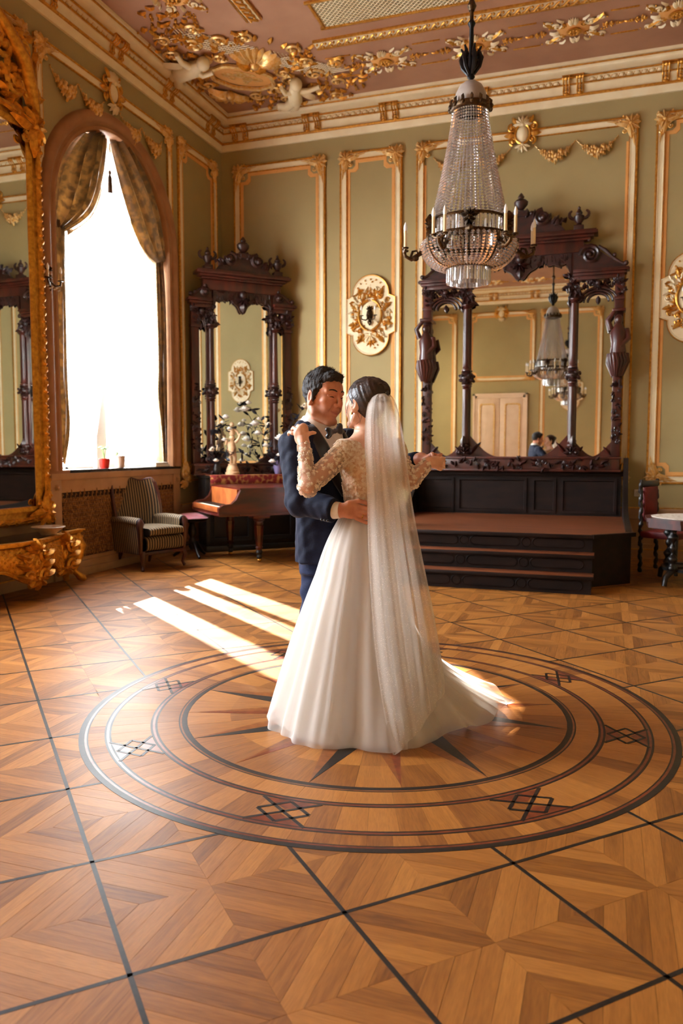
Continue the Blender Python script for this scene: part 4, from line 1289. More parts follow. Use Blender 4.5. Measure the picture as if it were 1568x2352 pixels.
def carved_mirror(name, label, loc, rz, hw, hc, hcor, z0, zg, zs, zm, zt, figures, glass_d=.0, tilt=.003):
    """hw half width, hc column offset, hcor half width of main cornice, z0 bottom, zg glass bottom, zs side cornice, zm main cornice, zt top"""
    t = thing(name, label, 'mirror', loc, rz)
    x0, y0 = 0, 0
    z0 -= loc[2]; zg -= loc[2]; zs -= loc[2]; zm -= loc[2]; zt -= loc[2]
    cr_ = .045
    # base
    ba = obj('predella', MB().box(-hw, hw, -.16, 0, z0, zg - .03, .01).box(-hw - .02, hw + .02, -.18, 0, zg - .05, zg - .02, .008).box(-hw - .02, hw + .02, -.18, 0, z0, z0 + .03, .008), MAHOG, t, 30)
    cb = MB(); carve_strip(cb, 2 * hw * .9, (zg - z0) * .5, 3, .7)
    obj('predella_carving', cb.xf(Matrix.Translation((0, -.16, (z0 + zg) / 2 - .01)) @ FW), MAHOGD, ba, 50, kind='stuff')
    obj('back_board', MB().box(-hw + .03, hw - .03, -.02, 0, zg - .03, zs).box(-hc, hc, -.02, 0, zs, zm), MAHOGD, t, 0)
    # glasses
    def pane(nm, xa, xb, za, zb):
        o = obj(nm, MB().box(-(xb - xa) / 2, (xb - xa) / 2, -.004, 0, 0, zb - za), MIRROR, t, 0)
        o.location = ((xa + xb) / 2, -.03, za)
        o.rotation_euler = (-tilt, 0, 0)
    pane('centre_glass', -hc + .02, hc - .02, zg - .02, zm - .02)
    pane('side_glass', -hw + .1, -hc - .02, zg - .02, zs - .05)
    pane('side_glass', hc + .02, hw - .1, zg - .02, zs - .05)
    for s_ in (-1, 1):
        # column with carved collar
        c = MB(); zmid = zg + (zs - zg) * .44
        c.box(s_ * hc - .055, s_ * hc + .055, -.06, 0, zg - .02, zm - .05, .006)
        col = obj('column', c, MAHOG, t, 30)
        c = MB(); turned(c, s_ * hc, -.10, zg + .12, zmid - .06, cr_); turned(c, s_ * hc, -.10, zmid + .12, zs - .28, cr_)
        obj('column_shaft', c, MAHOG, col, 40)
        k = MB()
        for q in range(3):
            for a in range(8):
                leaf(k, (0, 0), 2 * PI * a / 8 + q * .4, .075, .05, .0, .03)
        k2 = MB()
        k2.lathe([(.03, -.09), (.065, -.075), (.05, -.05), (.075, -.03), (.085, 0), (.075, .03), (.05, .05), (.07, .075), (.03, .09)], 12)
        for q in range(12):
            a = 2 * PI * q / 12
            k2.ball((.085 * math.cos(a), .085 * math.sin(a), .03 * (-1) ** q), .022, 6, 4)
        obj('column_collar', k2.xf(Matrix.Translation((s_ * hc, -.10, zmid + .03))), MAHOGD, col, 50)
        k3 = MB(); carve_strip(k3, .16, .3, 9, 1.6)
        obj('column_capital', k3.xf(Matrix.Translation((s_ * hc, -.075, zs - .15)) @ FW), MAHOGD, col, 50)
        k4 = MB(); scroll(k4, (s_ * .07, .04), .06, 1.4, .022, PI / 2, s_, .03); shell(k4, (0, .03), .1, PI / 2, 5, PI, .05); leaf(k4, (s_ * .02, .1), PI / 2, .16, .08, .02, .05)
        obj('column_foot_carving', k4.xf(Matrix.Translation((s_ * hc, -.13, zg + .0)) @ FW), MAHOGD, col, 50)
        # outer pilaster
        xp = s_ * (hw - .055)
        pl = obj('side_pilaster', MB().box(xp - .055, xp + .055, -.08, 0, zg - .02, zs - .03, .006).box(xp - .065, xp + .065, -.1, 0, zg + (zs - zg) * .2, zg + (zs - zg) * .2 + .04, .006).box(xp - .065, xp + .065, -.1, 0, zs - .32, zs - .28, .006), MAHOG, t, 30)
        k5 = MB(); carve_strip(k5, .08, (zs - zg) * .42, 21, 1.2, .7)
        obj('pilaster_carving', k5.xf(Matrix.Translation((xp, -.082, zg + (zs - zg) * .28)) @ FW), MAHOGD, pl, 50, kind='stuff')
        k5 = MB(); carve_strip(k5, .1, .22, 22, 1.4, .8)
        obj('pilaster_carving', k5.xf(Matrix.Translation((xp, -.082, zs - .15)) @ FW), MAHOGD, pl, 50, kind='stuff')
        if figures:
            f = MB(); zf = zg + (zs - zg) * .50
            f.ball((xp, -.16, zf + .56), (.05, .055, .065), 10, 7)                   # bowed head
            f.tube([(xp, -.14, zf + .52), (xp, -.13, zf + .40), (xp, -.14, zf + .26), (xp, -.13, zf + .16)], [.04, .105, .085, .10], 12)
            f.tube([(xp - .09, -.14, zf + .44), (xp - .13, -.16, zf + .56), (xp - .04, -.15, zf + .68)], [.04, .034, .028], 8)
            f.tube([(xp + .09, -.14, zf + .44), (xp + .12, -.17, zf + .32), (xp + .02, -.2, zf + .22)], [.04, .034, .028], 8)
            f.lathe([(.02, -.16), (.06, -.12), (.10, -.02), (.12, .06), (.115, .12), (.08, .18)], 14, (xp, -.12, zf))
            for q in range(10):
                a = PI + PI * q / 9
                f.tube([(xp + .115 * math.cos(a), -.12 + .115 * math.sin(a), zf + .14), (xp + .125 * math.cos(a + .2), -.12 + .12 * math.sin(a + .2), zf + .04), (xp + .06 * math.cos(a), -.12 + .06 * math.sin(a), zf - .14)], [.018, .024, .012], 6)
            f.box(xp - .08, xp + .08, -.2, 0, zf + .66, zf + .7, .01)
            obj('caryatid', f, MAHOG, t, 60)
        # side cornice, pelmet and scroll
        xa, xb = (hc - .02, hw) if s_ > 0 else (-hw, -hc + .02)
        sc = MB()
        for q, (e_, za, zb) in enumerate(((.0, -.05, .0), (.03, .0, .035), (.06, .035, .06), (.05, .06, .075))):
            sc.box(xa - (e_ if s_ < 0 else 0), xb + (e_ if s_ > 0 else 0), -.10 - e_, 0, zs + za, zs + zb, .004)
        so_ = obj('side_cornice', sc, MAHOG, t, 30)
        pv = MB(); wd = (xb - xa) - .16
        for q in range(3):
            tt = np.linspace(0, PI, 11)
            pv.tube([(wd / 2 * math.cos(a) * (1 - .22 * q), -.26 + .17 * math.sin(a) * (1 - .2 * q), .02) for a in tt], .014, 6)
        carve_strip(pv, wd, .16, 31, 1.5, .8)
        flower(pv, (0, -.08), .06, 7, .04); pv.ball((0, -.04, .05), .04, 8, 6); leaf(pv, (0, -.2), -PI / 2, .1, .06, .01, .03)
        obj('side_pelmet', pv.xf(Matrix.Translation(((xa + xb) / 2, -.05, zs - .06)) @ FW), MAHOGD, so_, 50)
        sv = MB()
        wv = (xb - xa)
        pts = [(-wv * .5, 0), (-wv * .5, wv * .62), (-wv * .2, wv * .5), (wv * .1, wv * .3), (wv * .34, wv * .12), (wv * .52, .02), (wv * .52, 0)]
        pp = [(s_ * a, b) for a, b in pts]
        sv.prism(pp if s_ > 0 else pp[::-1], -.02, .025)
        scroll(sv, (-s_ * wv * .17, wv * .3), wv * .2, 2.0, .03, PI if s_ > 0 else 0, -s_, .03)
        sv.tube([(s_ * x * wv, y * wv, .035) for x, y in ((-.02, .46), (.12, .36), (.26, .22), (.42, .1), (.52, .06))], [.02, .026, .022, .016, .02], 6)
        sv.ball((s_ * wv * .3, wv * .26, .03), .03, 7, 5); sv.ball((s_ * wv * .52, .05, .03), .035, 7, 5); sv.ball((-s_ * wv * .2, wv * .6, .03), .028, 7, 5)
        obj('side_scroll', sv.xf(Matrix.Translation(((xa + xb) / 2, -.06, zs + .075)) @ FW), MAHOGD, so_, 50)
        # spandrels at the foot of the glasses
        sd = MB()
        for (bx, dirn, wdt) in ((s_ * (hc - .05), -s_, hc * .55), (s_ * (hc + .05), s_, (hw - hc) * .42), (s_ * (hw - .11), -s_, (hw - hc) * .42)):
            cv = [(bx, 0)] + [(bx + dirn * wdt * q / 8, wdt * .75 * (1 - math.sin(PI / 2 * q / 8))) for q in range(9)]
            sd.prism(cv if dirn < 0 else cv[::-1], 0, .03)
            leaf(sd, (bx, .02), PI / 2 - dirn * .7, wdt * .6, .05, .03, .03)
        obj('foot_spandrel', sd.xf(Matrix.Translation((0, -.04, zg - .02)) @ FW), MAHOG, t, 40)
    # frieze and pelmet over the centre
    fz = MB().box(-hc - .1, hc + .1, -.10, 0, zm - .14, zm, .006)
    obj('frieze', fz, MAHOG, t, 30)
    pe = MB()
    tp = [(-hc + .05, 0)]
    n = 40
    low = []
    for q in range(n + 1):
        x = (-hc + .05) + (2 * hc - .1) * q / n
        u = abs(x) / (hc - .05)
        d = .07 + .10 * abs(math.sin(2.2 * PI * u)) ** .7 + .02 * math.sin(26 * u) + (.22 * max(0, 1 - u / .28)) + (.16 * max(0, (u - .8) / .2))
        low.append((x, -d))
    pe.prism([(hc - .05, 0), (-hc + .05, 0)] + low, 0, .03)
    carve_strip(pe, 2 * hc * .86, .2, 41, 2.0, .9)
    pe.v = [(x, y if z <= .0301 else y - .06, z) for x, y, z in pe.v]
    shell(pe, (0, -.12), .12, -PI / 2, 7, PI, .07); pe.ball((0, -.06, .06), .06, 9, 6); leaf(pe, (0, -.16), -PI / 2, .14, .1, .03, .05)
    obj('pelmet', pe.xf(Matrix.Translation((0, -.05, zm - .12)) @ FW), MAHOGD, t, 50)
    mc = MB()
    for e_, za, zb in ((0, .0, .03), (.04, .03, .06), (.09, .06, .10), (.07, .10, .12)):
        mc.box(-hcor - e_ + .06, hcor + e_ - .06, -.13 - e_, 0, zm + za, zm + zb, .005)
    mco = obj('main_cornice', mc, MAHOG, t, 30)
    # crest
    zc = zm + .12
    H = zt - zc
    cs = MB()
    cs.prism([(-hcor * .62, 0), (hcor * .62, 0), (hcor * .5, H * .3), (hcor * .22, H * .5), (.09, H * .62), (-.09, H * .62), (-hcor * .22, H * .5), (-hcor * .5, H * .3)], 0, .05)
    for s_ in (1, -1):
        scroll(cs, (s_ * hcor * .3, H * .46), H * .24, 1.7, .035, PI / 2, s_, .06)
        scroll(cs, (s_ * hcor * .5, H * .22), H * .16, 1.5, .028, PI / 2, s_, .05)
        for q in range(6): leaf(cs, (s_ * hcor * (.08 + .09 * q), H * (.5 - .06 * q)), PI / 2 - s_ * (.2 + .15 * q), H * .3, .08, .04, .05, .2 * s_)
        for q in range(4): cs.ball((s_ * hcor * (.15 + .12 * q), H * (.62 - .1 * q), .06), .035, 7, 5)
    carve_strip(cs, hcor * .9, H * .4, 51, 1.2)
    cs.v = [(x, y + (H * .22 if z > .0501 and abs(y) < H * .21 and y < H * .2 else 0), z) for x, y, z in cs.v]
    cs.box(-.09, .09, H * .55, H * .7, 0, .1)
    obj('crest', cs.xf(Matrix.Translation((0, -.1, zc)) @ FW), MAHOGD, t, 50)
    ur = MB().lathe([(.07, 0), (.075, .02), (.03, .04), (.05, .06), (.085, .1), (.09, .14), (.06, .17), (.03, .18), (.045, .2), (.02, .24), (.0, .26)], 14, (0, -.12, zc + H * .68), squash=(1, .8))
    obj('crest_urn', ur, MAHOGD, t, 40)
    for s_ in (1, -1):
        ur = MB().box(s_ * hcor * .78 - .06, s_ * hcor * .78 + .06, -.18, -.06, zc, zc + .06, .005)
        ur.lathe([(.05, .06), (.03, .09), (.06, .13), (.065, .18), (.035, .2), (.045, .22), (.015, .27), (.02, .285), (0, .31)], 12, (s_ * hcor * .78, -.12, zc))
        for q in (1, -1):
            pts = [(s_ * hcor * .78 + q * (.05 + .07 * math.sin(a)), -.12, zc + .15 + .07 * (1 - math.cos(a)) * .8) for a in np.linspace(0, 2.6, 8)]
            ur.tube(pts, [.018, .02, .022, .022, .02, .018, .015, .012], 6)
        obj('finial_urn', ur, MAHOGD, t, 40)
    return t
M_STAGE = carved_mirror('carved_mirror', 'large carved mahogany triptych mirror with figures, standing over the stage', (-1.13, 10.72, 1.12), 0, 1.29, .69, .93, 1.12, 1.335, 3.62, 4.06, 4.60, True)
# corner cabinet, mirror standing diagonally on it, and runner
CORN = Vector((-4.985, 10.255, 0))     # middle of the diagonal
M_CORN = carved_mirror('carved_mirror', 'carved mahogany pier mirror set across the corner behind the piano', (CORN.x, CORN.y, 1.05), R(45), .745, .475, .66, 1.05, 1.235, 3.42, 3.76, 4.24, False, tilt=.0)
cab = thing('corner_cabinet', 'dark ebonised cabinet under the corner mirror', 'cabinet', (CORN.x, CORN.y, 0), R(45))
obj('body', MB().box(-.67, .67, -.42, -.03, .04, 1.02, .01).box(-.68, .68, -.44, -.03, 0, .08, .01), EBON, cab, 30)
obj('top_slab', MB().box(-.69, .69, -.45, -.02, 1.02, 1.049, .006), EBON, cab, 30)
for s_ in (-1, 1):
    obj('cabinet_door', frame_piece(.60, .82, [(0, .0), (0, .02), (.05, .02), (.06, .006)]).xf(Matrix.Translation((s_ * .32, -.42, .14)) @ FW), EBON, cab, 30)
carpet, cnt, cp = newmat('runner_weave')
_tc = nd(cnt, 'ShaderNodeTexCoord'); _vo = nd(cnt, 'ShaderNodeTexVoronoi'); _vo.inputs['Scale'].default_value = 16
_nz = nd(cnt, 'ShaderNodeTexNoise'); _nz.inputs['Scale'].default_value = 22
_cr = nd(cnt, 'ShaderNodeValToRGB'); _cr.color_ramp.elements[0].color, _cr.color_ramp.elements[1].color = srgb(122, 22, 18), srgb(176, 120, 56)
_cr.color_ramp.elements[0].position, _cr.color_ramp.elements[1].position = .62, .86
_ad = nd(cnt, 'ShaderNodeMath', operation='MULTIPLY'); cnt.links.new(_tc.outputs['Object'], _vo.inputs['Vector']); cnt.links.new(_tc.outputs['Object'], _nz.inputs['Vector'])
cnt.links.new(_vo.outputs['Distance'], _ad.inputs[0]); _ad.inputs[1].default_value = 1.1
_a2 = nd(cnt, 'ShaderNodeMath', operation='ADD'); cnt.links.new(_ad.outputs[0], _a2.inputs[0]); cnt.links.new(_nz.outputs['Fac'], _a2.inputs[1]); _a3 = nd(cnt, 'ShaderNodeMath', operation='MULTIPLY'); _a3.inputs[1].default_value = .62
cnt.links.new(_a2.outputs[0], _a3.inputs[0]); cnt.links.new(_a3.outputs[0], _cr.inputs[0]); cnt.links.new(_cr.outputs[0], cp.inputs['Base Color']); cp.inputs['Roughness'].default_value = .9
rn = MB()
secs = []
for k in range(13):
    x = -.62 + 1.3 * k / 12
    w = .004 * math.sin(k * 1.9)
    secs.append([(x, -.19, 1.055), (x, -.44, 1.055), (x, -.458, 1.05), (x, -.462 + w, 1.0), (x, -.464 + 2 * w, .86)])
rn.grid(secs)
run = obj('runner_cloth', rn, carpet, None, 40)
run.location = (CORN.x, CORN.y, 0); run.rotation_euler = (0, 0, R(45))
tag(run, 'red patterned runner draped over the corner cabinet', 'cloth')
bm_ = run.modifiers.new('thick', 'SOLIDIFY'); bm_.thickness = .004; bm_.offset = 1

# ================================================================== GILT PIER MIRROR AND CONSOLE ON THE LEFT WALL
GY0, GY1 = 4.93, 6.68
gm = thing('gilt_mirror', 'tall gilt framed pier mirror on the left wall above the gilt console', 'mirror', (WALL_X + .04, (GY0 + GY1) / 2, .66), PI / 2)
W = GY1 - GY0
Hm = 4.70 - .66
obj('mirror_backing', MB().box(-W / 2 + .02, W / 2 - .02, -.06, 0, .02, Hm), EBON, gm, 0)
obj('glass', MB().box(-W / 2 + .18, W / 2 - .18, -.068, -.06, .15, Hm - .1), MIRROR, gm, 0)
pr = [(0, .0), (0, .085), (.02, .11), (.05, .115), (.07, .09), (.10, .085), (.13, .10), (.16, .09), (.18, .06), (.21, .06)]
obj('gilt_frame', frame_piece(W, Hm, pr).xf(Matrix.Translation((0, 0, 0)) @ FW), GILT, gm, 40)
bd = MB()
for s_ in (-1, 1):
    for k in range(52):
        leaf(bd, (s_ * (W / 2 - .035), .18 + k * (Hm - .36) / 52), PI / 2 + .5 * s_ * (-1) ** k, .075, .05, .10, .02)
        bd.ball((s_ * (W / 2 - .035), .2 + k * (Hm - .36) / 52, .118), .014, 5, 4)
for k in range(20):
    leaf(bd, (-W / 2 + .2 + k * (W - .4) / 20, .035), .4 * (-1) ** k, .075, .05, .10, .02)
obj('leaf_border', bd.xf(FW), GILT, gm, 50, kind='stuff')
_bc = orn_corner(.30, 8)
for s_ in (-1, 1):
    c = MB(); c.join(_bc, Matrix.Diagonal((-s_, -1, 1, 1)))
    obj('corner_cluster', c.xf(Matrix.Translation((s_ * (W / 2 + .02), -.11, -.02)) @ FW), GILT, gm, 50)
    c = MB(); c.join(_bc, Matrix.Diagonal((-s_ * 1.25, 1.25, 1.25, 1)))
    obj('corner_cluster', c.xf(Matrix.Translation((s_ * (W / 2 + .03), -.10, Hm + .02)) @ FW), GILT, gm, 50)
cs = MB()
for s_ in (1, -1):
    cs.tube([(s_ * W / 2, 0, .06), (s_ * (W / 2 - .1), .22, .09), (s_ * (W / 2 - .2), .48, .1), (s_ * (W / 2 - .42), .68, .1), (s_ * .2, .86, .1)], [.05, .075, .08, .07, .05], 8)
    for (x, y, r_) in ((W / 2 - .06, .25, .13), (W / 2 - .2, .62, .14), (W / 2 - .46, .55, .16), (W / 2 - .3, .25, .14), (.3, .6, .16)):
        scroll(cs, (s_ * x, y), r_, 1.6, .04, PI / 2, s_, .07)
        shell(cs, (s_ * x, y + .1), r_ * .8, PI / 2 - s_ * .5, 5, 2.2, .06)
    rr = random.Random(6)
    for k in range(46):
        leaf(cs, (s_ * rr.uniform(.05, W / 2 + .03), rr.uniform(0, .75)), rr.uniform(0, 6.28), .16, .08, .05, .05, .3)
shell(cs, (0, .75), .34, PI / 2, 9, PI, .12)
obj('carved_crest', cs.xf(Matrix.Translation((0, 0, Hm - .03)) @ FW), GILT, gm, 50)

ct = thing('gilt_console', 'gilt carved serpentine console table under the gilt mirror', 'console table', (WALL_X + .06, 5.93, 0), PI / 2)
# local: x along wall (to the right), -y into the room
TW, TD, TZ = 1.06, .50, .56
def serp(u, k=1.0):      # outline of the serpentine front, u in -1..1
    return TD * k * (.70 + .30 * math.cos(PI * u) ** 1 * (1 if abs(u) < .62 else 1) * (1 - abs(u) ** 6 * .2))
top = MB()
us = np.linspace(-1, 1, 41)
for e_, za, zb in ((-.015, TZ - .05, TZ - .03), (.0, TZ - .03, TZ - .012), (.02, TZ - .012, TZ)):
    pts = [(-TW - e_, 0)] + [(u * (TW + e_), -serp(u) - e_) for u in us] + [(TW + e_, 0)]
    top.prism(pts, za, zb)
obj('gilt_top_edge', top, GILT, ct, 30)
pts = [(-TW + .04, -.001)] + [(u * (TW - .04), -serp(u) + .045) for u in us] + [(TW - .04, -.001)]
obj('black_marble_top', MB().prism(pts, TZ, TZ + .004), mat('black_marble', srgb(18, 18, 20), srgb(34, 32, 32), .12, nscale=14), ct, 0)
ap = MB()
rows = []
def depth_low(u):
    a = abs(u)
    return .30 - .13 * max(0, math.cos(PI * (a - .5) / .5)) if a < .99 else .3
for zt_ in np.linspace(0, 1, 9):
    row = []
    for u in us:
        zl = TZ - .05 - (.20 + .14 * abs(math.cos(1.5 * PI * u)) ** 1.5) * zt_
        row.append((u * (TW - .03 - .03 * math.sin(PI * zt_)), -serp(u) + .03 - .03 * math.sin(PI * zt_), zl))
    rows.append(row)
ap.grid(rows)
apo = obj('serpentine_apron', ap, GILT, ct, 40)
sm = apo.modifiers.new('thick', 'SOLIDIFY'); sm.thickness = .02; sm.offset = -1
dv = MB()
for i in range(1, 40):
    for k in range(8):
        u = -1 + 2 * (i + .5 * (k % 2)) / 40
        if abs(math.sin(1.5 * PI * u)) > .93 and False: continue
        zt_ = (k + .5) / 9
        zl = TZ - .05 - (.20 + .14 * abs(math.cos(1.5 * PI * u)) ** 1.5) * zt_
        dv.ball((u * (TW - .03 - .03 * math.sin(PI * zt_)), -serp(u) + .014 - .03 * math.sin(PI * zt_), zl), (.017, .012, .015), 7, 5)
o = obj('trellis_studs', dv, GILT, ct, 60); o['kind'] = 'stuff'
ed = MB()
ed.tube([(u * (TW - .03), -serp(u) + .02, TZ - .05 - (.20 + .14 * abs(math.cos(1.5 * PI * u)) ** 1.5) - .005) for u in np.linspace(-1, 1, 61)], .022, 7)
obj('scrolled_lower_edge', ed, GILT, ct, 50)
for xq, yq in ((0, -serp(0) - .0), (.62 * TW, -serp(.62) - .0), (-.62 * TW, -serp(.62))):
    mk = MB()
    mk.ball((0, -.02, .03), (.045, .06, .03), 10, 7); mk.ball((0, -.01, .06), (.012, .02, .012), 7, 5)
    shell(mk, (0, .1), .12, PI / 2, 7, PI, .06); shell(mk, (0, -.16), .11, -PI / 2, 5, PI, .06)
    for s_ in (1, -1):
        scroll(mk, (s_ * .12, .06), .08, 1.5, .024, PI / 2, s_, .03); scroll(mk, (s_ * .11, -.14), .08, 1.5, .024, -PI / 2, -s_, .03)
        for q in range(3): leaf(mk, (s_ * .08, .05 - .1 * q), 0 if s_ > 0 else PI, .16, .07, .02, .05, .3 * s_)
    obj('carved_mask', mk.xf(Matrix.Translation((xq, yq + .02, TZ - .2)) @ FW), GILT, ct, 50)
for s_ in (1, -1):
    lg = MB()
    x = s_ * (TW - .06)
    lg.tube([(x, -serp(.95) + .05, TZ - .06), (x + s_ * .03, -serp(.95) - .0, TZ - .18), (x + s_ * .0, -serp(.95) + .02, TZ - .32), (x - s_ * .03, -serp(.95) + .05, .12), (x + s_ * .01, -serp(.95) - .0, .05), (x + s_ * .04, -serp(.95) - .03, .035)], [.055, .06, .045, .032, .04, .035], 9)
    for q in range(4): lg.ball((x + s_ * .04, -serp(.95) - .03 + .02 * q, .03), .022, 7, 5)
    for q in range(7): lg.ball((x + s_ * .045, -serp(.95) + .0 + .01 * (q % 2), TZ - .08 - .035 * q), .019, 6, 4)
    obj('leg', lg, GILT, ct, 50)
    lg = MB(); lg.tube([(x, -.05, TZ - .06), (x, -.06, .3), (x, -.05, .0)], [.04, .03, .03], 8)
    obj('leg', lg, GILT, ct, 50)
bw = thing('bowl', 'pale shallow bowl on the gilt console', 'bowl', (WALL_X + .36, 6.36, TZ + .006))
obj('bowl_body', MB().lathe([(0, 0), (.07, 0), (.08, .02), (.15, .07), (.165, .078), (.158, .082), (.14, .074), (.07, .03), (0, .026)], 24), mat('bowl_glaze', srgb(196, 170, 140), srgb(170, 140, 110), .35, nscale=14), bw, 40)

# ================================================================== STAGE WITH STEPS
st = thing('stage', 'low dark oak stage with two steps and a chamfered corner under the large mirror', 'stage', (-1.13, 9.4, 0))
def sk(name, mb, m, par=None, smooth=30):
    mb.v = [(x + 1.13, y - 9.4, z) for x, y, z in mb.v]
    return obj(name, mb, m, par or st, smooth)
SX0, SX1, SYF, SYB = -2.53, .27, 8.31, 10.70
pl = [(-2.15, SYF), (-.11, SYF), (SX1, 8.69), (SX1, SYB), (SX0, SYB), (SX0, 8.69)]
sk('platform_body', MB().prism([(x, y) for x, y in pl], 0, .515), STAGEW)
nb = 11
for k in range(nb):
    ya, yb = SYF - .03 + (SYB - SYF + .03) * k / nb, SYF - .03 + (SYB - SYF + .03) * (k + 1) / nb - .002
    def xr(y): 
        c = max(0, 8.69 - y)
        return min(SX1 + .02, SX1 + .02 - c), max(SX0 - .02, SX0 - .02 + c)
    (ra, la), (rb, lb) = xr(ya), xr(yb)
    b = MB(); b.tone = k / nb
    b.prism([(la, ya), (ra, ya), (rb, yb), (lb, yb)], .515, .54)
    sk('platform_board', b, STAGET)
sk('platform_nosing', MB().box(-2.17, -.09, SYF - .045, SYF - .02, .50, .54, .006), STAGEW)
e1, e2 = Vector((-.11, SYF - .02, 0)), Vector((SX1 + .025, 8.69, 0))
sk('chamfer_nosing', MB().prism([(-.10, SYF - .05), (SX1 + .045, 8.66), (SX1 + .02, 8.70), (-.125, SYF - .01)], .50, .542), STAGEW)
for lv, (yf, zt_) in enumerate(((7.86, .18), (8.085, .36))):
    s = sk('step', MB().box(-2.15, -.11, yf, SYF, (0, .18)[lv], zt_ - .02), STAGEW)
    sk('tread', MB().box(-2.17, -.09, yf - .03, SYF if lv else 8.085, zt_ - .022, zt_, .004), STAGET, s)
    sk('tread_nosing', MB().box(-2.175, -.085, yf - .045, yf - .028, zt_ - .035, zt_ + .001, .005), STAGEW, s)
for yf, z0 in ((7.86, 0), (8.085, .18), (SYF, .36)):
    x = -.19
    k = 0
    while x > -2.1:
        wd = .52 if k % 2 == 0 else .1
        ovals = [(x - wd / 2 + (wd / 2 - .055) * (1 if abs(a) < PI / 2 else -1) + .055 * math.cos(a), z0 + .082 + .048 * math.sin(a)) for a in np.linspace(-PI, PI, 24, endpoint=False)] if wd > .2 else [(x - .05 + .048 * math.cos(a), z0 + .082 + .048 * math.sin(a)) for a in np.linspace(-PI, PI, 18, endpoint=False)]
        m = MB(); m.tube([(a, yf - .002, b) for a, b in ovals] + [(ovals[0][0], yf - .002, ovals[0][1])], .007, 5)
        sk('riser_moulding', m, STAGEW)
        x -= wd + .015
        k += 1
# backboard under the mirror
bb = sk('backboard', MB().box(-2.47, .19, 10.69, 10.74, .54, 1.08).box(-2.5, .22, 10.66, 10.74, 1.06, 1.12, .006), STAGEW)
for xa, xb in ((-2.42, -1.98), (-1.93, -1.0), (-.93, -.62), (-.56, .14)):
    sk('backboard_panel', frame_piece(xb - xa, .46, [(0, 0), (0, .018), (.03, .02), (.04, .004)]).xf(Matrix.Translation(((xa + xb) / 2, 10.69, .57)) @ FW), STAGEW, bb)
for xs in (SX1 - .03, SX0 + .03):
    sk('side_wing', MB().prism([(10.74, .54), (10.74, 1.30), (10.62, 1.30), (10.56, 1.12), (10.42, .86), (10.1, .66), (9.6, .60), (8.8, .57), (8.7, .54)], xs - .03, xs + .03, 'x'), EBON)
chr_ = None
# ================================================================== SQUARE GRAND PIANO
ROSEW = mat('piano_rosewood', srgb(90, 27, 14), srgb(52, 15, 9), .28, nscale=5, stretch=(.4, 1, 2.2), coat=.5)
ROSEL = mat('piano_rosewood_inside', srgb(168, 92, 44), srgb(130, 64, 30), .3, nscale=6, coat=.3)
pn = thing('grand_piano', 'polished red brown grand piano with open keyboard end in the corner', 'piano', (-4.26, 8.46, 0), R(45))
# local x = along the body (right and away), y = across (left and away)
L_, W_ = 1.75, 1.18
zb, zt_ = .60, .94
case = MB()
out = [(.12, 0), (L_ * .55, 0), (L_ * .8, .06), (L_, .25), (L_, .7), (L_ * .85, W_ * .8), (L_ * .5, W_), (.12, W_)]
case.prism(out, zb + .02, zt_ - .02)
obj('case', case, ROSEW, pn, 30)
obj('lid', MB().prism([(x + (-.015 if x < .2 else .015), y + (-.012 if y < .1 else .012)) for x, y in out], zt_ - .02, zt_), ROSEW, pn, 30)
obj('bottom_moulding', MB().prism([(x + (-.03 if x < .2 else .012), y + (-.015 if y < .1 else .012)) for x, y in out], zb, zb + .022), ROSEW, pn, 30)
for ya, yb in ((0, .07), (W_ - .07, W_)):
    ck = MB()
    prof = [(-.16, zb + .02), (.13, zb + .02), (.13, zt_ - .02), (.12, zt_ - .02), (.06, zb + .2), (.0, zb + .15), (-.1, zb + .14), (-.16, zb + .1)]
    ck.prism(prof[::-1], ya, yb, 'y')
    obj('cheek', ck, ROSEW, pn, 40)
obj('key_bed', MB().box(-.15, .13, .0, W_, zb + .0, zb + .06, .006), ROSEW, pn, 30)
obj('key_slip', MB().box(-.16, -.135, .06, W_ - .06, zb + .05, zb + .115, .004), ROSEL, pn, 30)
obj('nameboard', MB().box(.09, .115, .07, W_ - .07, zb + .06, zt_ - .02), ROSEL, pn, 30)
IVK = mat('ivory_keys', srgb(226, 214, 188), None, .35)
kb = obj('keyboard', MB().box(-.13, .09, .075, W_ - .075, zb + .06, zb + .085), EBON, pn, 0)
nk = 40
for k in range(nk):
    ya = .08 + (W_ - .16) * k / nk
    obj('white_key', MB().box(-.132, .08, ya + .001, ya + (W_ - .16) / nk - .001, zb + .085, zb + .105), IVK, kb, 0)
    if k % 7 not in (2, 6): obj('black_key', MB().box(-.05, .08, ya + .018, ya + .032, zb + .105, zb + .117), EBON, kb, 0)
for lx, ly in ((.42, .2), (.3, W_ - .2), (1.45, .45)):
    lg = MB().box(lx - .11, lx + .11, ly - .11, ly + .11, zb - .045, zb, .01)
    lg.lathe([(.07, zb - .045), (.075, zb - .07), (.05, zb - .09), (.055, zb - .12), (.045, zb - .14)], 12, (lx, ly, 0))
    lgo = obj('leg', lg, ROSEW, pn, 40)
    obj('leg_shaft', MB().lathe([(.065, zb - .14), (.06, zb - .2), (.042, .22), (.04, .2), (.05, .18), (.034, .15)], 8, (lx, ly, 0)), ROSEW, lgo, 20)
    obj('leg_foot', MB().lathe([(.034, .15), (.045, .12), (.03, .09), (.038, .06), (.028, .04)], 12, (lx, ly, 0)), EBON, lgo, 40)
    obj('caster', MB().ball((lx, ly, .022), (.03, .03, .022), 10, 6), GOLD, lgo, 50)
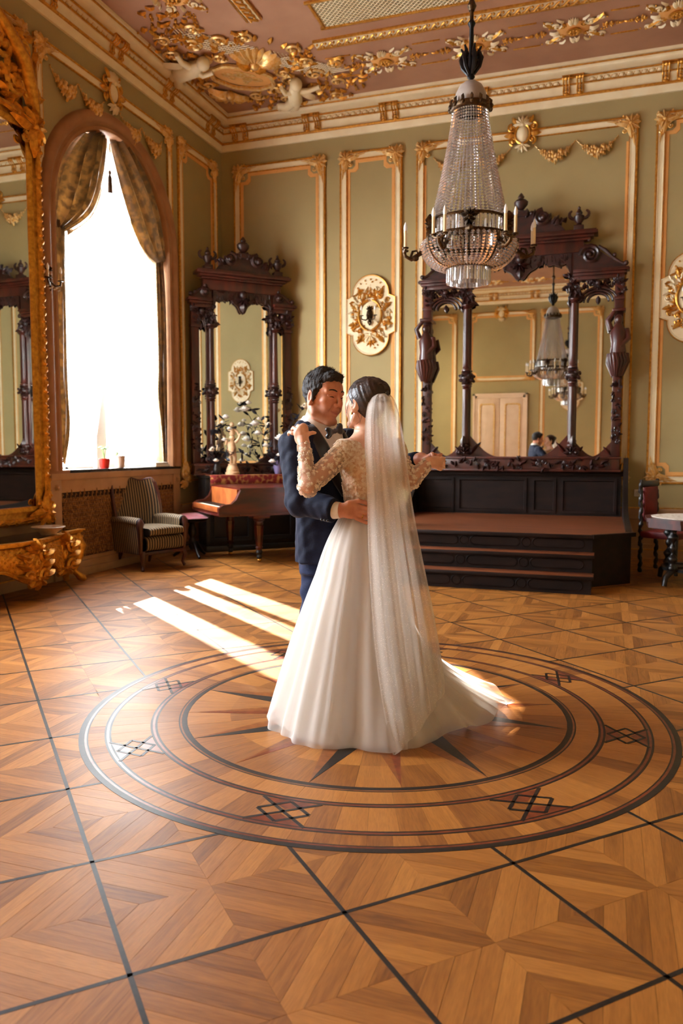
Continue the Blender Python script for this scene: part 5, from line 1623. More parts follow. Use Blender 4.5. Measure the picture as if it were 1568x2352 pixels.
# stool with red cushion
sl = thing('piano_stool', 'dark turned piano stool in front of the piano keyboard', 'stool', (-5.12, 9.02, 0))
obj('stool_seat', MB().lathe([(0, .47), (.19, .47), (.2, .485), (.19, .50), (0, .50)], 22), EBON, sl, 40)
obj('stool_post', MB().lathe([(.03, .46), (.06, .47), (.03, .44), (.05, .38), (.055, .32), (.03, .26), (.045, .22), (.05, .14), (.03, .1)], 14), EBON, sl, 40)
for k in range(3):
    a = R(100 + 120 * k - 20)
    obj('foot', MB().tube([(0, 0, .2), (.1 * math.cos(a), .1 * math.sin(a), .17), (.19 * math.cos(a), .19 * math.sin(a), .06), (.25 * math.cos(a), .25 * math.sin(a), .018)], [.03, .028, .022, .018], 8), EBON, sl, 50)
cu = MB()
rows = []
for i in range(13):
    u = -1 + 2 * i / 12
    rows.append([(.25 * u * (1 - .08 * (1 - v * v)), .25 * v * (1 - .08 * (1 - u * u)), .045 * ((1 - u ** 4) * (1 - v ** 4)) ** .6) for v in np.linspace(-1, 1, 13)])
cu.grid(rows)
cu.grid([[(x, y, -z * .45) for x, y, z in r][::-1] for r in rows])
cuo = obj('cushion', cu, mat('crimson_velvet', srgb(150, 16, 40), srgb(110, 8, 26), .5, nscale=12, Sheen_Weight=.6), None, 60)
cuo.location = (-5.12, 9.02, .528); cuo.rotation_euler = (R(2), R(-3), R(20))
tag(cuo, 'crimson velvet cushion lying on the piano stool', 'cushion')

# ================================================================== STRIPED WING ARMCHAIR
stripe, snt, spb = newmat('striped_fabric')
_tc = nd(snt, 'ShaderNodeTexCoord'); _sx = nd(snt, 'ShaderNodeSeparateXYZ'); snt.links.new(_tc.outputs['UV'], _sx.inputs[0])
_mm = nd(snt, 'ShaderNodeMath', operation='MULTIPLY'); _mm.inputs[1].default_value = 1 / .036; snt.links.new(_sx.outputs[0], _mm.inputs[0])
_fr = nd(snt, 'ShaderNodeMath', operation='FRACT'); snt.links.new(_mm.outputs[0], _fr.inputs[0])
_cr = nd(snt, 'ShaderNodeValToRGB'); _cr.color_ramp.interpolation = 'CONSTANT'
_cr.color_ramp.elements[0].color = srgb(24, 22, 20); _cr.color_ramp.elements[1].position = .5; _cr.color_ramp.elements[1].color = srgb(150, 124, 84)
e_ = _cr.color_ramp.elements.new(.62); e_.color = srgb(120, 92, 58); e_ = _cr.color_ramp.elements.new(.70); e_.color = srgb(150, 124, 84); e_ = _cr.color_ramp.elements.new(.93); e_.color = srgb(24, 22, 20)
snt.links.new(_fr.outputs[0], _cr.inputs[0]); snt.links.new(_cr.outputs[0], spb.inputs['Base Color']); spb.inputs['Roughness'].default_value = .75
def uv_rows(name, rows, parent, m=stripe, thick=0.0, uaxis=None):
    """cloth panel whose stripes run along the columns; u measured across in metres"""
    mb = MB().grid(rows)
    o = obj(name, mb, m, parent, 60)
    me = o.data
    uvl = me.uv_layers.new(name='UVMap')
    n = len(rows[0])
    us = []
    mid = rows[len(rows) // 2]
    acc = 0
    for k in range(n):
        if k: acc += (Vector(mid[k]) - Vector(mid[k - 1])).length
        us.append(acc)
    for lp in me.loops:
        uvl.data[lp.index].uv = (us[lp.vertex_index % n], lp.vertex_index // n * .05)
    if thick:
        s = o.modifiers.new('thick', 'SOLIDIFY'); s.thickness = thick; s.offset = -1
    return o
ac = thing('wing_armchair', 'striped wing armchair with wooden trim beside the radiator grille', 'armchair', (-5.20, 8.10, 0), R(-20))
# local: +x is the front of the chair, y across (near side is -y)
# back with wings
bk_rows = []
for j in range(17):
    v = j / 16
    row = []
    for i in range(29):
        u = -1 + 2 * i / 28
        au = abs(u)
        zt_u = 1.04 + .02 * math.cos(2 * PI * u) - .06 * max(0, (au - .8) / .2) ** 2
        z = .38 + (zt_u - .38) * v
        wing = max(0, au - .6) / .4
        hw_ = .29 + .045 * math.sin(PI * min(1, v * .9)) + .03 * v
        x = -.21 - .12 * v - .03 * (1 - u * u) + .12 * wing ** 1.6 * (.5 + .5 * math.sin(PI * min(1, .2 + v * .7)))
        row.append((x, hw_ * math.copysign(au if au < .6 else .6 + .34 * math.sin(PI / 2 * wing), u), z))
    bk_rows.append(row)
bk_o = uv_rows('back_upholstery', bk_rows, ac, thick=.0)
uv_rows('back_outside', [[(x - .07 * (1 if abs(i - 14) < 14 else .3), y * 1.04, z) for i, (x, y, z) in enumerate(r)] for r in bk_rows], ac)
tr = MB().tube([(x - .03, y * 1.02, z) for x, y, z in bk_rows[-1]], .022, 7)
for e_ in (0, -1):
    tr.tube([(bk_rows[j][e_][0] - .02, bk_rows[j][e_][1] * 1.02, bk_rows[j][e_][2]) for j in range(3, 17)], [.014 + .010 * (k / 13) for k in range(14)], 7)
obj('back_rail', tr, MAHOG, ac, 50)
# seat and cushion
def pillow(x0, x1, y0, y1, z0, z1, n=13, e=6):
    rows = []
    path = []
    for j in range(2 * n):
        t = j / (2 * n - 1)
        a = -PI + 2 * PI * t
        path.append(a)
    for a in path:
        cx_, cz_ = (x0 + x1) / 2, (z0 + z1) / 2
        c, s = math.cos(a), math.sin(a)
        px = cx_ + (x1 - x0) / 2 * math.copysign(abs(c) ** .35, c)
        pz = cz_ + (z1 - z0) / 2 * math.copysign(abs(s) ** .6, s)
        rows.append([(px, y0 + (y1 - y0) * k / 18, pz + (.012 * math.sin(PI * k / 18) if s > 0 else 0)) for k in range(19)])
    return rows
so1 = uv_rows('seat_cushion', pillow(-.18, .36, -.25, .25, .40, .50), ac)
uv_rows('seat_frame', pillow(-.22, .33, -.27, .27, .22, .40), ac)
for s_ in (-1, 1):
    for nm, x0, x1 in (('cushion_side', -.16, .345),):
        sd = MB().add([(x, s_ * .25, z) for x, z in ((-.17, .405), (.35, .405), (.355, .45), (.35, .495), (-.17, .495))], [(0, 1, 2, 3, 4)])
        obj(nm, sd, stripe, ac, 0)
    arm = []
    for j in range(12):
        a = -PI * .5 + 2 * PI * j / 11
        arm.append([(-.24 + .52 * k / 10, s_ * .315 + .055 * math.cos(a), .565 + .05 * math.sin(a) + .012 * math.sin(PI * k / 10)) for k in range(11)])
    arm = [list(r) for r in zip(*arm)]
    # stripes run up and over the arm: u along the arm
    flip = [[arm[k][j] for k in range(11)] for j in range(12)]
    uv_rows('arm_roll', flip, ac)
    side = [[(-.26 + .52 * k / 12, s_ * (.355 - .04 * (1 - j / 4)), .20 + .36 * j / 4) for k in range(13)] for j in range(5)]
    uv_rows('arm_side', side, ac)
    uv_rows('arm_inside', [[(-.24 + .5 * k / 12, s_ * .262, .40 + .17 * j / 3) for k in range(13)] for j in range(4)], ac)
    fc = MB().tube([(.27, s_ * .315, .20), (.285, s_ * .325, .38), (.29, s_ * .33, .50), (.285, s_ * .325, .56), (.27, s_ * .315, .60)], [.026, .03, .034, .045, .03], 8)
    obj('arm_front_post', fc, MAHOG, ac, 50)
    obj('leg', MB().tube([(.28, s_ * .29, .22), (.31, s_ * .31, .15), (.28, s_ * .29, .06), (.30, s_ * .31, .012)], [.035, .03, .017, .022], 8), MAHOG, ac, 50)
    obj('leg', MB().tube([(-.22, s_ * .22, .22), (-.26, s_ * .23, .1), (-.30, s_ * .24, .012)], [.026, .022, .018], 8), MAHOG, ac, 50)
obj('seat_rail', MB().box(-.24, .32, -.29, .29, .185, .225, .01), MAHOG, ac, 40)

# ================================================================== RIGHT-HAND TABLE, CHAIR, BOUQUET
tb = thing('side_table', 'dark turned mahogany table with a lace cloth at the right edge', 'table', (.92, 8.85, 0))
oct_ = lambda r, n=8: [(r * math.cos(PI / n + 2 * PI * k / n), r * math.sin(PI / n + 2 * PI * k / n)) for k in range(n)]
obj('table_top', MB().prism(oct_(.55), .66, .70).prism(oct_(.53), .60, .66), MAHOG, tb, 30)
for k in range(4):
    a = PI / 4 + PI / 2 * k
    lx, ly = .36 * math.cos(a), .36 * math.sin(a)
    lg = MB()
    prof = []
    for q in range(25):
        t = q / 24
        prof.append((.034 + .014 * math.sin(t * 26) + .012 * math.sin(t * 9), .16 + .44 * t))
    lg.lathe(prof, 12, (lx, ly, 0))
    obj('leg', lg, EBON, tb, 50)
    obj('foot', MB().tube([(lx * .5, ly * .5, .17), (lx, ly, .17), (lx * 1.25, ly * 1.25, .10), (lx * 1.3, ly * 1.3, .015)], [.03, .035, .03, .025], 8), EBON, tb, 50)
obj('lower_shelf', MB().prism(oct_(.36), .155, .185), EBON, tb, 30)
lace = mat('lace_cloth', srgb(226, 218, 204), srgb(190, 170, 146), .8, nscale=24, lo=.5, hi=.62)
tc_ = obj('table_cloth', MB().prism([(x, y) for x, y in oct_(.46, 16)], .703, .708), lace, None, 0)
tc_.location = (.92, 8.85, 0)
tag(tc_, 'white lace cloth with brown sprigs on the side table', 'cloth')
def red_chair(name, lab, x, y, rz, grp=None):
    t = thing(name, lab, 'chair', (x, y, 0), rz, grp)
    RED = bpy.data.materials.get('chair_red') or mat('chair_red', srgb(120, 20, 22), srgb(90, 12, 14), .6, nscale=8)
    obj('seat', MB().box(-.22, .22, -.22, .22, .40, .48, .02), RED, t, 40)
    obj('back_upholstery', MB().box(-.16, .16, .19, .225, .58, .98, .01), RED, t, 40)
    for s_ in (1, -1):
        pts = [(s_ * .2 + .008 * math.cos(q * 1.1), .21 + .02 * (q / 40) + .008 * math.sin(q * 1.1), .0 + 1.06 * q / 40) for q in range(41)]
        obj('back_post', MB().tube(pts, [.022 + .007 * math.sin(q * 2.2) for q in range(41)], 7), EBON, t, 50)
        obj('leg', MB().tube([(s_ * .19, -.19, .4), (s_ * .19, -.19, .2), (s_ * .19, -.2, 0)], [.025, .02, .022], 8), EBON, t, 50)
    obj('crest_rail', MB().box(-.2, .2, .20, .25, .98, 1.05, .015), EBON, t, 40)
    return t
red_chair('carved_chair', 'black carved chair with red back behind the side table', .68, 9.62, R(62))
bq = thing('bouquet_vase', 'white ribboned vase of cream roses at the right picture edge', 'vase', (1.10, 9.9, 0))
obj('pedestal', MB().box(-.16, .16, -.16, .16, 0, .96, .01), MAHOG, bq, 30)
obj('vase_body', MB().lathe([(0, .96), (.05, .96), (.03, 1.0), (.06, 1.06), (.08, 1.16), (.06, 1.24), (.07, 1.26)], 16), WHITEP, bq, 40)
rb = MB()
for s_ in (0, 1):
    rb.grid([[(-.13 + .02 * s_ - .015 * math.sin(k), -.10 + .01 * k * (s_ * 2 - 1) * .3, 1.2 - .06 * k), (-.09 + .02 * s_ - .015 * math.sin(k), -.12 + .01 * k * (s_ * 2 - 1) * .3, 1.2 - .06 * k)] for k in range(7 - 2 * s_)])
obj('ribbon', rb, WHITEP, bq, 60)
ROSE = mat('cream_rose', srgb(236, 226, 190), srgb(226, 206, 150), .7, nscale=20)
LEAFD = mat('dark_leaf', srgb(40, 58, 30), srgb(24, 36, 24), .5, nscale=20)
BLUELEAF = mat('blue_black_leaf', srgb(32, 34, 48), srgb(20, 22, 30), .5, nscale=20)
PEACHB = mat('pale_blossom', srgb(240, 228, 206), srgb(232, 206, 170), .7, nscale=14)
def blossom(mb, c, r, rr, n=9):
    """double flower: petals cupped round a centre"""
    c = Vector(c)
    for ring_, (k_, rad, tilt_, zz) in enumerate(((n, .75, .9, -.1), (max(5, n - 3), .5, .5, .12), (4, .26, .2, .3))):
        for k in range(k_):
            a = 2 * PI * k / k_ + ring_ * .5 + rr.uniform(-.15, .15)
            rot = Matrix.Rotation(a, 3, 'Z') @ Matrix.Rotation(tilt_ * rr.uniform(.8, 1.2), 3, 'Y')
            mb.ball(c + Vector((math.cos(a) * rad * r, math.sin(a) * rad * r, zz * r)), (r * .12, r * .46, r * .5), 6, 4, rot)
    mb.ball(c + Vector((0, 0, .1 * r)), r * .35, 7, 5)
def leafy(mb, p, d, L, w, rr):
    """pointed leaf from p along d"""
    p, d = Vector(p), Vector(d).normalized()
    s = d.cross(Vector((0, 0, 1)))
    if s.length < .1: s = Vector((1, 0, 0))
    s.normalize()
    s = (Matrix.Rotation(rr.uniform(-1, 1), 3, d) @ s)
    nrm = d.cross(s)
    rows = []
    for t, ww in ((0, .1), (.25, .8), (.5, 1), (.75, .7), (1, .03)):
        q = p + d * (L * t) - nrm * (.12 * L * t * t)
        rows.append([q - s * (w * ww * .5), q + nrm * (.12 * w), q + s * (w * ww * .5)])
    mb.grid(rows)
rr = random.Random(2)
for k in range(7):
    a = rr.uniform(0, 6.28)
    b = MB(); blossom(b, (.10 * math.cos(a) * (k > 0), .10 * math.sin(a) * (k > 0), 1.34 + rr.uniform(-.04, .08)), .06, rr)
    obj('rose', b, ROSE, bq, 50)
lv = MB()
for k in range(26):
    a = rr.uniform(0, 6.28)
    leafy(lv, (.06 * math.cos(a), .06 * math.sin(a), 1.26), (math.cos(a), math.sin(a), rr.uniform(.1, 1)), rr.uniform(.1, .2), .05, rr)
obj('leaves', lv, LEAFD, bq, 50)
gy = MB()
for k in range(60):
    a = rr.uniform(0, 6.28); q = rr.uniform(.12, .22)
    gy.ball((q * math.cos(a), q * math.sin(a), 1.36 + rr.uniform(-.1, .14)), .008, 5, 4)
o = obj('babys_breath', gy, WHITEP, bq, 50); o['kind'] = 'stuff'

# chair in front of the stage's left end, seen only in the gilt mirror
red2 = thing('carved_chair', 'pale upholstered chair with twisted posts hidden behind the couple', 'chair', (-2.88, 8.72, 0), R(-120))
PALEU = mat('pale_upholstery', srgb(206, 186, 178), None, .8)
obj('seat', MB().lathe([(0, .40), (.24, .40), (.26, .44), (.24, .48), (0, .5)], 20), PALEU, red2, 40)
obj('back_upholstery', MB().box(-.16, .16, .2, .24, .6, .98, .02), PALEU, red2, 40)
for s_ in (1, -1):
    obj('back_post', MB().tube([(s_ * .2 + .01 * math.cos(q * 1.1), .22 + .01 * math.sin(q * 1.1), 1.1 * q / 40) for q in range(41)], [.024 + .006 * math.sin(q * 2.2) for q in range(41)], 7), EBON, red2, 50)
    obj('leg', MB().tube([(s_ * .17, -.17, .42), (s_ * .17, -.18, 0)], [.024, .02], 8), EBON, red2, 50)
obj('crest_rail', MB().box(-.22, .22, .2, .25, .98, 1.1, .02), EBON, red2, 40)

# ================================================================== STATUE AND FLOWERS ON THE CORNER CABINET
MARB = mat('putto_alabaster', srgb(222, 188, 148), srgb(204, 164, 122), .5, nscale=14)
sp_ = Vector((-4.95, 9.87, 1.06))
su = thing('putto_statuette', 'cream statuette of stacked cherubs on the red runner', 'statuette', tuple(sp_))
obj('pedestal', MB().lathe([(0, 0), (.10, 0), (.10, .03), (.085, .045), (.09, .06), (.075, .1), (.06, .13), (.065, .15), (0, .16)], 18), MARB, su, 40)
b = MB()
b.tube([(-.02, 0, .14), (-.03, .0, .24), (.0, .0, .33)], [.022, .028, .04], 9)
b.tube([(.03, 0, .14), (.045, -.01, .24), (.01, 0, .33)], [.022, .028, .04], 9)
b.tube([(.0, 0, .30), (.0, -.01, .36), (-.01, -.01, .43), (0, 0, .47)], [.055, .058, .055, .025], 10)
b.ball((0, -.01, .51), (.04, .042, .046), 10, 7)
b.tube([(-.05, 0, .45), (-.095, -.01, .42), (-.06, -.03, .50)], [.024, .02, .016], 8)
b.tube([(.05, 0, .45), (.10, 0, .50), (.12, .01, .57)], [.024, .02, .016], 8)
b.tube([(.0, 0, .40), (-.08, .02, .36), (-.10, .03, .28)], [.03, .025, .012], 7)
obj('lower_cherub', b, MARB, su, 60)
b = MB()
b.tube([(0, 0, .55), (0, 0, .62), (0, 0, .66)], [.04, .046, .022], 10)
b.ball((0, -.005, .695), (.032, .034, .038), 10, 7)
b.tube([(.03, 0, .63), (.08, 0, .6), (.10, .0, .55)], [.018, .015, .012], 7)
b.tube([(-.03, 0, .63), (-.07, 0, .59)], [.018, .013], 7)
obj('upper_cherub', b, MARB, su, 60)
# bouquets: branches given as photo pixels at the distance of the cabinet
def flower_arrangement(name, lab, base, stems, seed, mats):
    rr = random.Random(seed)
    t = thing(name, lab, 'flowers', tuple(base))
    base = Vector(base)
    stm, lvs = MB(), MB()
    for (pts, blos, nl) in stems:
        pp = smooth_poly([base + Vector((0, 0, .12))] + [P(x, y, d) for x, y, d in pts], 2)
        stm.tube([p - base for p in pp], [.005 * (1 - .6 * i / len(pp)) for i in range(len(pp))], 5)
        for k in range(nl):
            q = poly_at(pp, .3 + .7 * k / max(1, nl)) - base
            dd = Vector((rr.uniform(-1, 1), rr.uniform(-1, 1), rr.uniform(-.4, .8)))
            leafy(lvs, q, dd, rr.uniform(.09, .15), rr.uniform(.035, .055), rr)
        for (x, y, d, r_, mi) in blos:
            b = MB(); blossom(b, P(x, y, d) - base, r_, rr)
            obj('blossom', b, mats[mi], t, 50)
    obj('branches', stm, BLUELEAF, t, 50)
    o = obj('leaves', lvs, mats[-1], t, 50)
    return t
def vase(t, r, h, m):
    obj('vase', MB().lathe([(0, 0), (r * .6, 0), (r * .7, h * .1), (r, h * .5), (r * .6, h * .85), (r * .7, h), (r * .62, h), (0, h * .7)], 16), m, t, 40)
DG = 10.55
LILAC = mat('lilac_glass', srgb(150, 140, 190), None, .15)
b1 = on_z(655, 1090, 1.062); 
fa = flower_arrangement('flower_arrangement', 'tall spray of white blossoms and dark leaves behind the groom', CORN + Vector((.318, .318, 0)) + Vector((.177, -.177, 1.06)), [
    ([(628, 1030, 11.20), (606, 970, 11.20), (575, 935, 11.20), (556, 930, 11.20)], [(562, 940, 11.15, 0.064, 0), (570, 925, 11.15, 0.043, 0)], 9),
    ([(625, 1040, 11.10), (600, 985, 11.10), (588, 965, 11.10)], [(585, 973, 11.05, 0.060, 0), (592, 995, 11.05, 0.055, 0), (595, 962, 11.05, 0.034, 0)], 8),
    ([(620, 1050, 11.10), (612, 1000, 11.10), (617, 975, 11.10)], [(617, 974, 11.05, 0.038, 0), (612, 1008, 11.00, 0.030, 1)], 7),
    ([(640, 1040, 10.90), (645, 1005, 10.90)], [(644, 1006, 10.80, 0.072, 0), (655, 1025, 10.80, 0.043, 0)], 9),
    ([(648, 1030, 11.10), (660, 985, 11.10), (680, 960, 11.10), (695, 940, 11.10)], [(702, 934, 11.10, 0.068, 1), (690, 965, 11.10, 0.034, 1)], 16),
    ([(630, 1060, 11.00), (612, 1025, 11.00)], [(610, 1023, 10.95, 0.043, 0)], 5),
    ([(635, 1070, 10.90), (628, 1060, 10.90)], [(625, 1060, 10.80, 0.047, 0), (640, 1045, 10.80, 0.034, 0)], 4)], 3, [WHITEP, PEACHB, BLUELEAF])
vase(fa, .07, .2, LILAC)
fb = flower_arrangement('flower_arrangement', 'low spray of white blossoms and blue black leaves beside the statuette', CORN + Vector((-.318, -.318, 0)) + Vector((.156, -.156, 1.06)), [
    ([(505, 1040, 10.95), (510, 990, 10.95), (515, 962, 10.95)], [(518, 958, 10.90, 0.048, 0), (511, 970, 10.90, 0.033, 0)], 9),
    ([(500, 1050, 10.95), (503, 1010, 10.95), (500, 975, 10.95)], [], 8),
    ([(492, 1050, 10.95), (487, 1010, 10.95), (484, 985, 10.95)], [(488, 1030, 10.85, 0.033, 0)], 8),
    ([(515, 1050, 10.95), (530, 1000, 10.95), (535, 985, 10.95)], [(527, 985, 10.85, 0.038, 0), (515, 1010, 10.85, 0.038, 0)], 12),
    ([(490, 1060, 10.85), (485, 1035, 10.85)], [(486, 1034, 10.80, 0.038, 1), (496, 1058, 10.80, 0.038, 0)], 8),
    ([(520, 1050, 10.85), (548, 1035, 10.85), (575, 1052, 10.85)], [], 14)], 8, [WHITEP, PEACHB, BLUELEAF])
vase(fb, .06, .16, EBON)
# ================================================================== CHANDELIERS
crys, knt, kp = newmat('crystal')
_o = knt.nodes['Material Output']
_t = nd(knt, 'ShaderNodeBsdfTransparent'); _t.inputs[0].default_value = (.86, .83, .82, 1)
_g = nd(knt, 'ShaderNodeBsdfGlossy'); _g.inputs['Roughness'].default_value = .06; _g.inputs[0].default_value = (.98, .96, .95, 1)
_d = nd(knt, 'ShaderNodeBsdfDiffuse'); _d.inputs[0].default_value = (.46, .42, .38, 1)
_m1 = nd(knt, 'ShaderNodeMixShader'); _m1.inputs[0].default_value = .42
_m2 = nd(knt, 'ShaderNodeMixShader'); _m2.inputs[0].default_value = .66
knt.links.new(_g.outputs[0], _m1.inputs[1]); knt.links.new(_d.outputs[0], _m1.inputs[2])
knt.links.new(_t.outputs[0], _m2.inputs[1]); knt.links.new(_m1.outputs[0], _m2.inputs[2])
knt.links.new(_m2.outputs[0], _o.inputs[0])
CRYSTAL = crys
DOMEG = mat('frosted_dome', srgb(150, 140, 132), srgb(170, 160, 150), .3, nscale=8)
def chandelier(label, loc):
    t = thing('crystal_chandelier', label, 'chandelier', loc, 0, 'crystal chandeliers of the hall')
    z0 = loc[2]
    H = lambda z: z - 2.64
    # chain, canopy and leaf cage
    obj('suspension_rod', MB().tube([(0, 0, H(4.55)), (0, 0, CEIL_Z - z0)], .014, 8).lathe([(.02, H(4.62)), (.035, H(4.65)), (.02, H(4.69))], 10), BRONZE, t, 40)
    obj('ceiling_canopy', MB().lathe([(.0, CEIL_Z - z0 - .1), (.06, CEIL_Z - z0 - .09), (.11, CEIL_Z - z0 - .02), (.12, CEIL_Z - z0)], 16), BRONZE, t, 40)
    cg = MB().lathe([(.012, H(4.13)), (.03, H(4.15)), (.02, H(4.18)), (.016, H(4.5)), (.03, H(4.53)), (.012, H(4.56))], 10)
    for k in range(6):
        a = PI / 3 * k
        ca, sa = math.cos(a), math.sin(a)
        pts = [(.02 * ca, .02 * sa, H(4.17)), (.06 * ca, .06 * sa, H(4.22)), (.075 * ca, .075 * sa, H(4.28)), (.055 * ca, .055 * sa, H(4.33)), (.075 * ca, .075 * sa, H(4.36))]
        cg.tube(pts, [.012, .016, .018, .013, .006], 6)
        cg.ball((.055 * ca, .055 * sa, H(4.3)), (.02, .02, .03), 6, 4)
    obj('leaf_cage', cg, BLACKM, t, 50)
    obj('dome', MB().lathe([(.015, H(4.12)), (.05, H(4.112)), (.085, H(4.085)), (.11, H(4.04)), (.124, H(3.98)), (.128, H(3.93))], 22), DOMEG, t, 50)
    cr = MB().lathe([(.128, H(3.90)), (.145, H(3.905)), (.152, H(3.92)), (.148, H(3.945)), (.13, H(3.945)), (.128, H(3.90))], 24)
    for k in range(14):
        a = 2 * PI * k / 14
        cr.ball((.152 * math.cos(a), .152 * math.sin(a), H(3.93)), (.018, .018, .02), 6, 4)
        cr.tube([(.148 * math.cos(a), .148 * math.sin(a), H(3.945)), (.15 * math.cos(a), .15 * math.sin(a), H(3.965)), (.138 * math.cos(a), .138 * math.sin(a), H(3.985))], [.012, .012, .004], 5)
    obj('crown', cr, BRONZE, t, 50)
    # bead strands of the upper cone
    NS = 46
    st_ = MB()
    for q in range(36):
        v = q / 35
        r = .128 + (.276 - .128) * (v ** 1.2)
        st_.octa((r, 0, H(3.895) - (3.895 - 3.11) * v), .0095 + .007 * v, .0115)
    st_me = st_.mesh('crystal_strand', CRYSTAL, 0)
    for k in range(NS): link('crystal_strand', st_me, t, rot=(0, 0, 2 * PI * k / NS))
    # rings and prism band
    def ringm(name, r, z, h, w, m):
        obj(name, MB().lathe([(r - w, z - h / 2), (r, z - h / 2), (r + .006, z), (r, z + h / 2), (r - w, z + h / 2), (r - w, z - h / 2)], 40), m, t, 40)
    ringm('upper_ring', .292, H(3.10), .026, .02, BRONZE)
    ringm('lower_ring', .325, H(2.97), .03, .02, BRONZE)
    pm_ = MB()
    pm_.box(.29, .302, -.011, .011, H(2.985), H(3.09), .003)
    pm_me = pm_.mesh('crystal_prism', CRYSTAL, 0)
    for k in range(56): link('crystal_prism', pm_me, t, rot=(0, 0, 2 * PI * k / 56))
    for k in range(6):
        a = PI / 3 * k + R(40)
        b = MB(); shell(b, (0, .02), .07, PI / 2, 5, 2.6, .03); flower(b, (0, 0), .045, 6, .03); leaf(b, (0, -.03), -PI / 2, .08, .06, .01, .03)
        b.xf(Matrix.Rotation(a, 4, 'Z') @ Matrix.Translation((.31, 0, H(3.04))) @ Matrix(((0, 0, 1, 0), (1, 0, 0, 0), (0, 1, 0, 0), (0, 0, 0, 1))))
        obj('ring_ornament', b, BRONZE, t, 50)
    # bowl of crystal
    bs = MB()
    for q in range(15):
        v = q / 14
        a = v * PI / 2 * 1.02
        r = .165 + .195 * math.cos(a) ** .85 if v < .98 else .168
        r = r if v > .12 else r - .02 * (1 - v / .12)
        bs.octa((r, 0, H(2.955) - .19 * math.sin(a) ** 1.1), .019 - .005 * v, .0125 - .002 * v)
    bs_me = bs.mesh('bowl_strand', CRYSTAL, 0)
    for k in range(52): link('bowl_strand', bs_me, t, rot=(0, 0, 2 * PI * k / 52))
    for k in range(8):
        a = PI / 4 * k
        pts = [((.165 + .20 * math.cos(v * PI / 2) ** .85) * math.cos(a), (.165 + .20 * math.cos(v * PI / 2) ** .85) * math.sin(a), H(2.96) - .195 * math.sin(v * PI / 2) ** 1.1) for v in np.linspace(0, .99, 10)]
        obj('bowl_rib', MB().tube(pts, .006, 5), BRONZE, t, 50)
    ringm('bottom_ring', .17, H(2.765), .016, .014, BRONZE)
    dp = MB().box(.158, .166, -.008, .008, H(2.655), H(2.755), .002)
    dp_me = dp.mesh('hanging_prism', CRYSTAL, 0)
    for k in range(40): link('hanging_prism', dp_me, t, rot=(0, 0, 2 * PI * k / 40))
    dp = MB().box(.10, .108, -.008, .008, H(2.64), H(2.74), .002)
    dp_me = dp.mesh('hanging_prism', CRYSTAL, 0)
    for k in range(24): link('hanging_prism', dp_me, t, rot=(0, 0, 2 * PI * k / 24))
    # candle arms
    arm = MB()
    arm.tube([(.31, 0, H(2.975)), (.36, 0, H(2.885)), (.43, 0, H(2.840)), (.475, 0, H(2.865)), (.485, 0, H(2.905))], [.016, .018, .016, .014, .012], 8)
    arm.tube([(.44, 0, H(2.845)), (.42, 0, H(2.900)), (.39, 0, H(2.905)), (.385, 0, H(2.880))], [.010, .010, .009, .008], 6)
    arm.tube([(.475, -.045, H(2.905)), (.485, -.02, H(2.890)), (.485, .02, H(2.890)), (.475, .045, H(2.905))], .009, 6)
    arm.ball((.40, 0, H(2.850)), (.03, .02, .024), 7, 5)
    arm_me = arm.mesh('candle_arm', BRONZE, 50)
    pan = MB().lathe([(0, 0), (.022, .004), (.026, .014), (.012, .016)], 12)
    can = MB().lathe([(.0115, .0), (.0115, .135), (0, .137)], 10)
    bul = MB().lathe([(.008, .13), (.0145, .15), (.0125, .172), (.006, .192), (0, .203)], 10)
    pan_me, can_me, bul_me = pan.mesh('drip_pan', BRONZE, 40), can.mesh('candle_tube', IVORY, 40), bul.mesh('bulb', BULB, 60)
    for a in (5, 62, 125, 185, 245, 305):
        ang = AZ - R(a)
        ar = link('candle_arm', arm_me, t, rot=(0, 0, ang))
        for dy in (-.045, .045):
            for me in (pan_me, can_me, bul_me): link(me.name.split('.')[0], me, ar, loc=(.475, dy, H(2.905)))
    return t
chandelier('great crystal chandelier with candle arms hanging in front of the stage mirror', (-1.02, 6.0, 2.64))
chandelier('crystal chandelier above the camera, seen only in the stage mirror', (-1.02, -.2, 2.64))
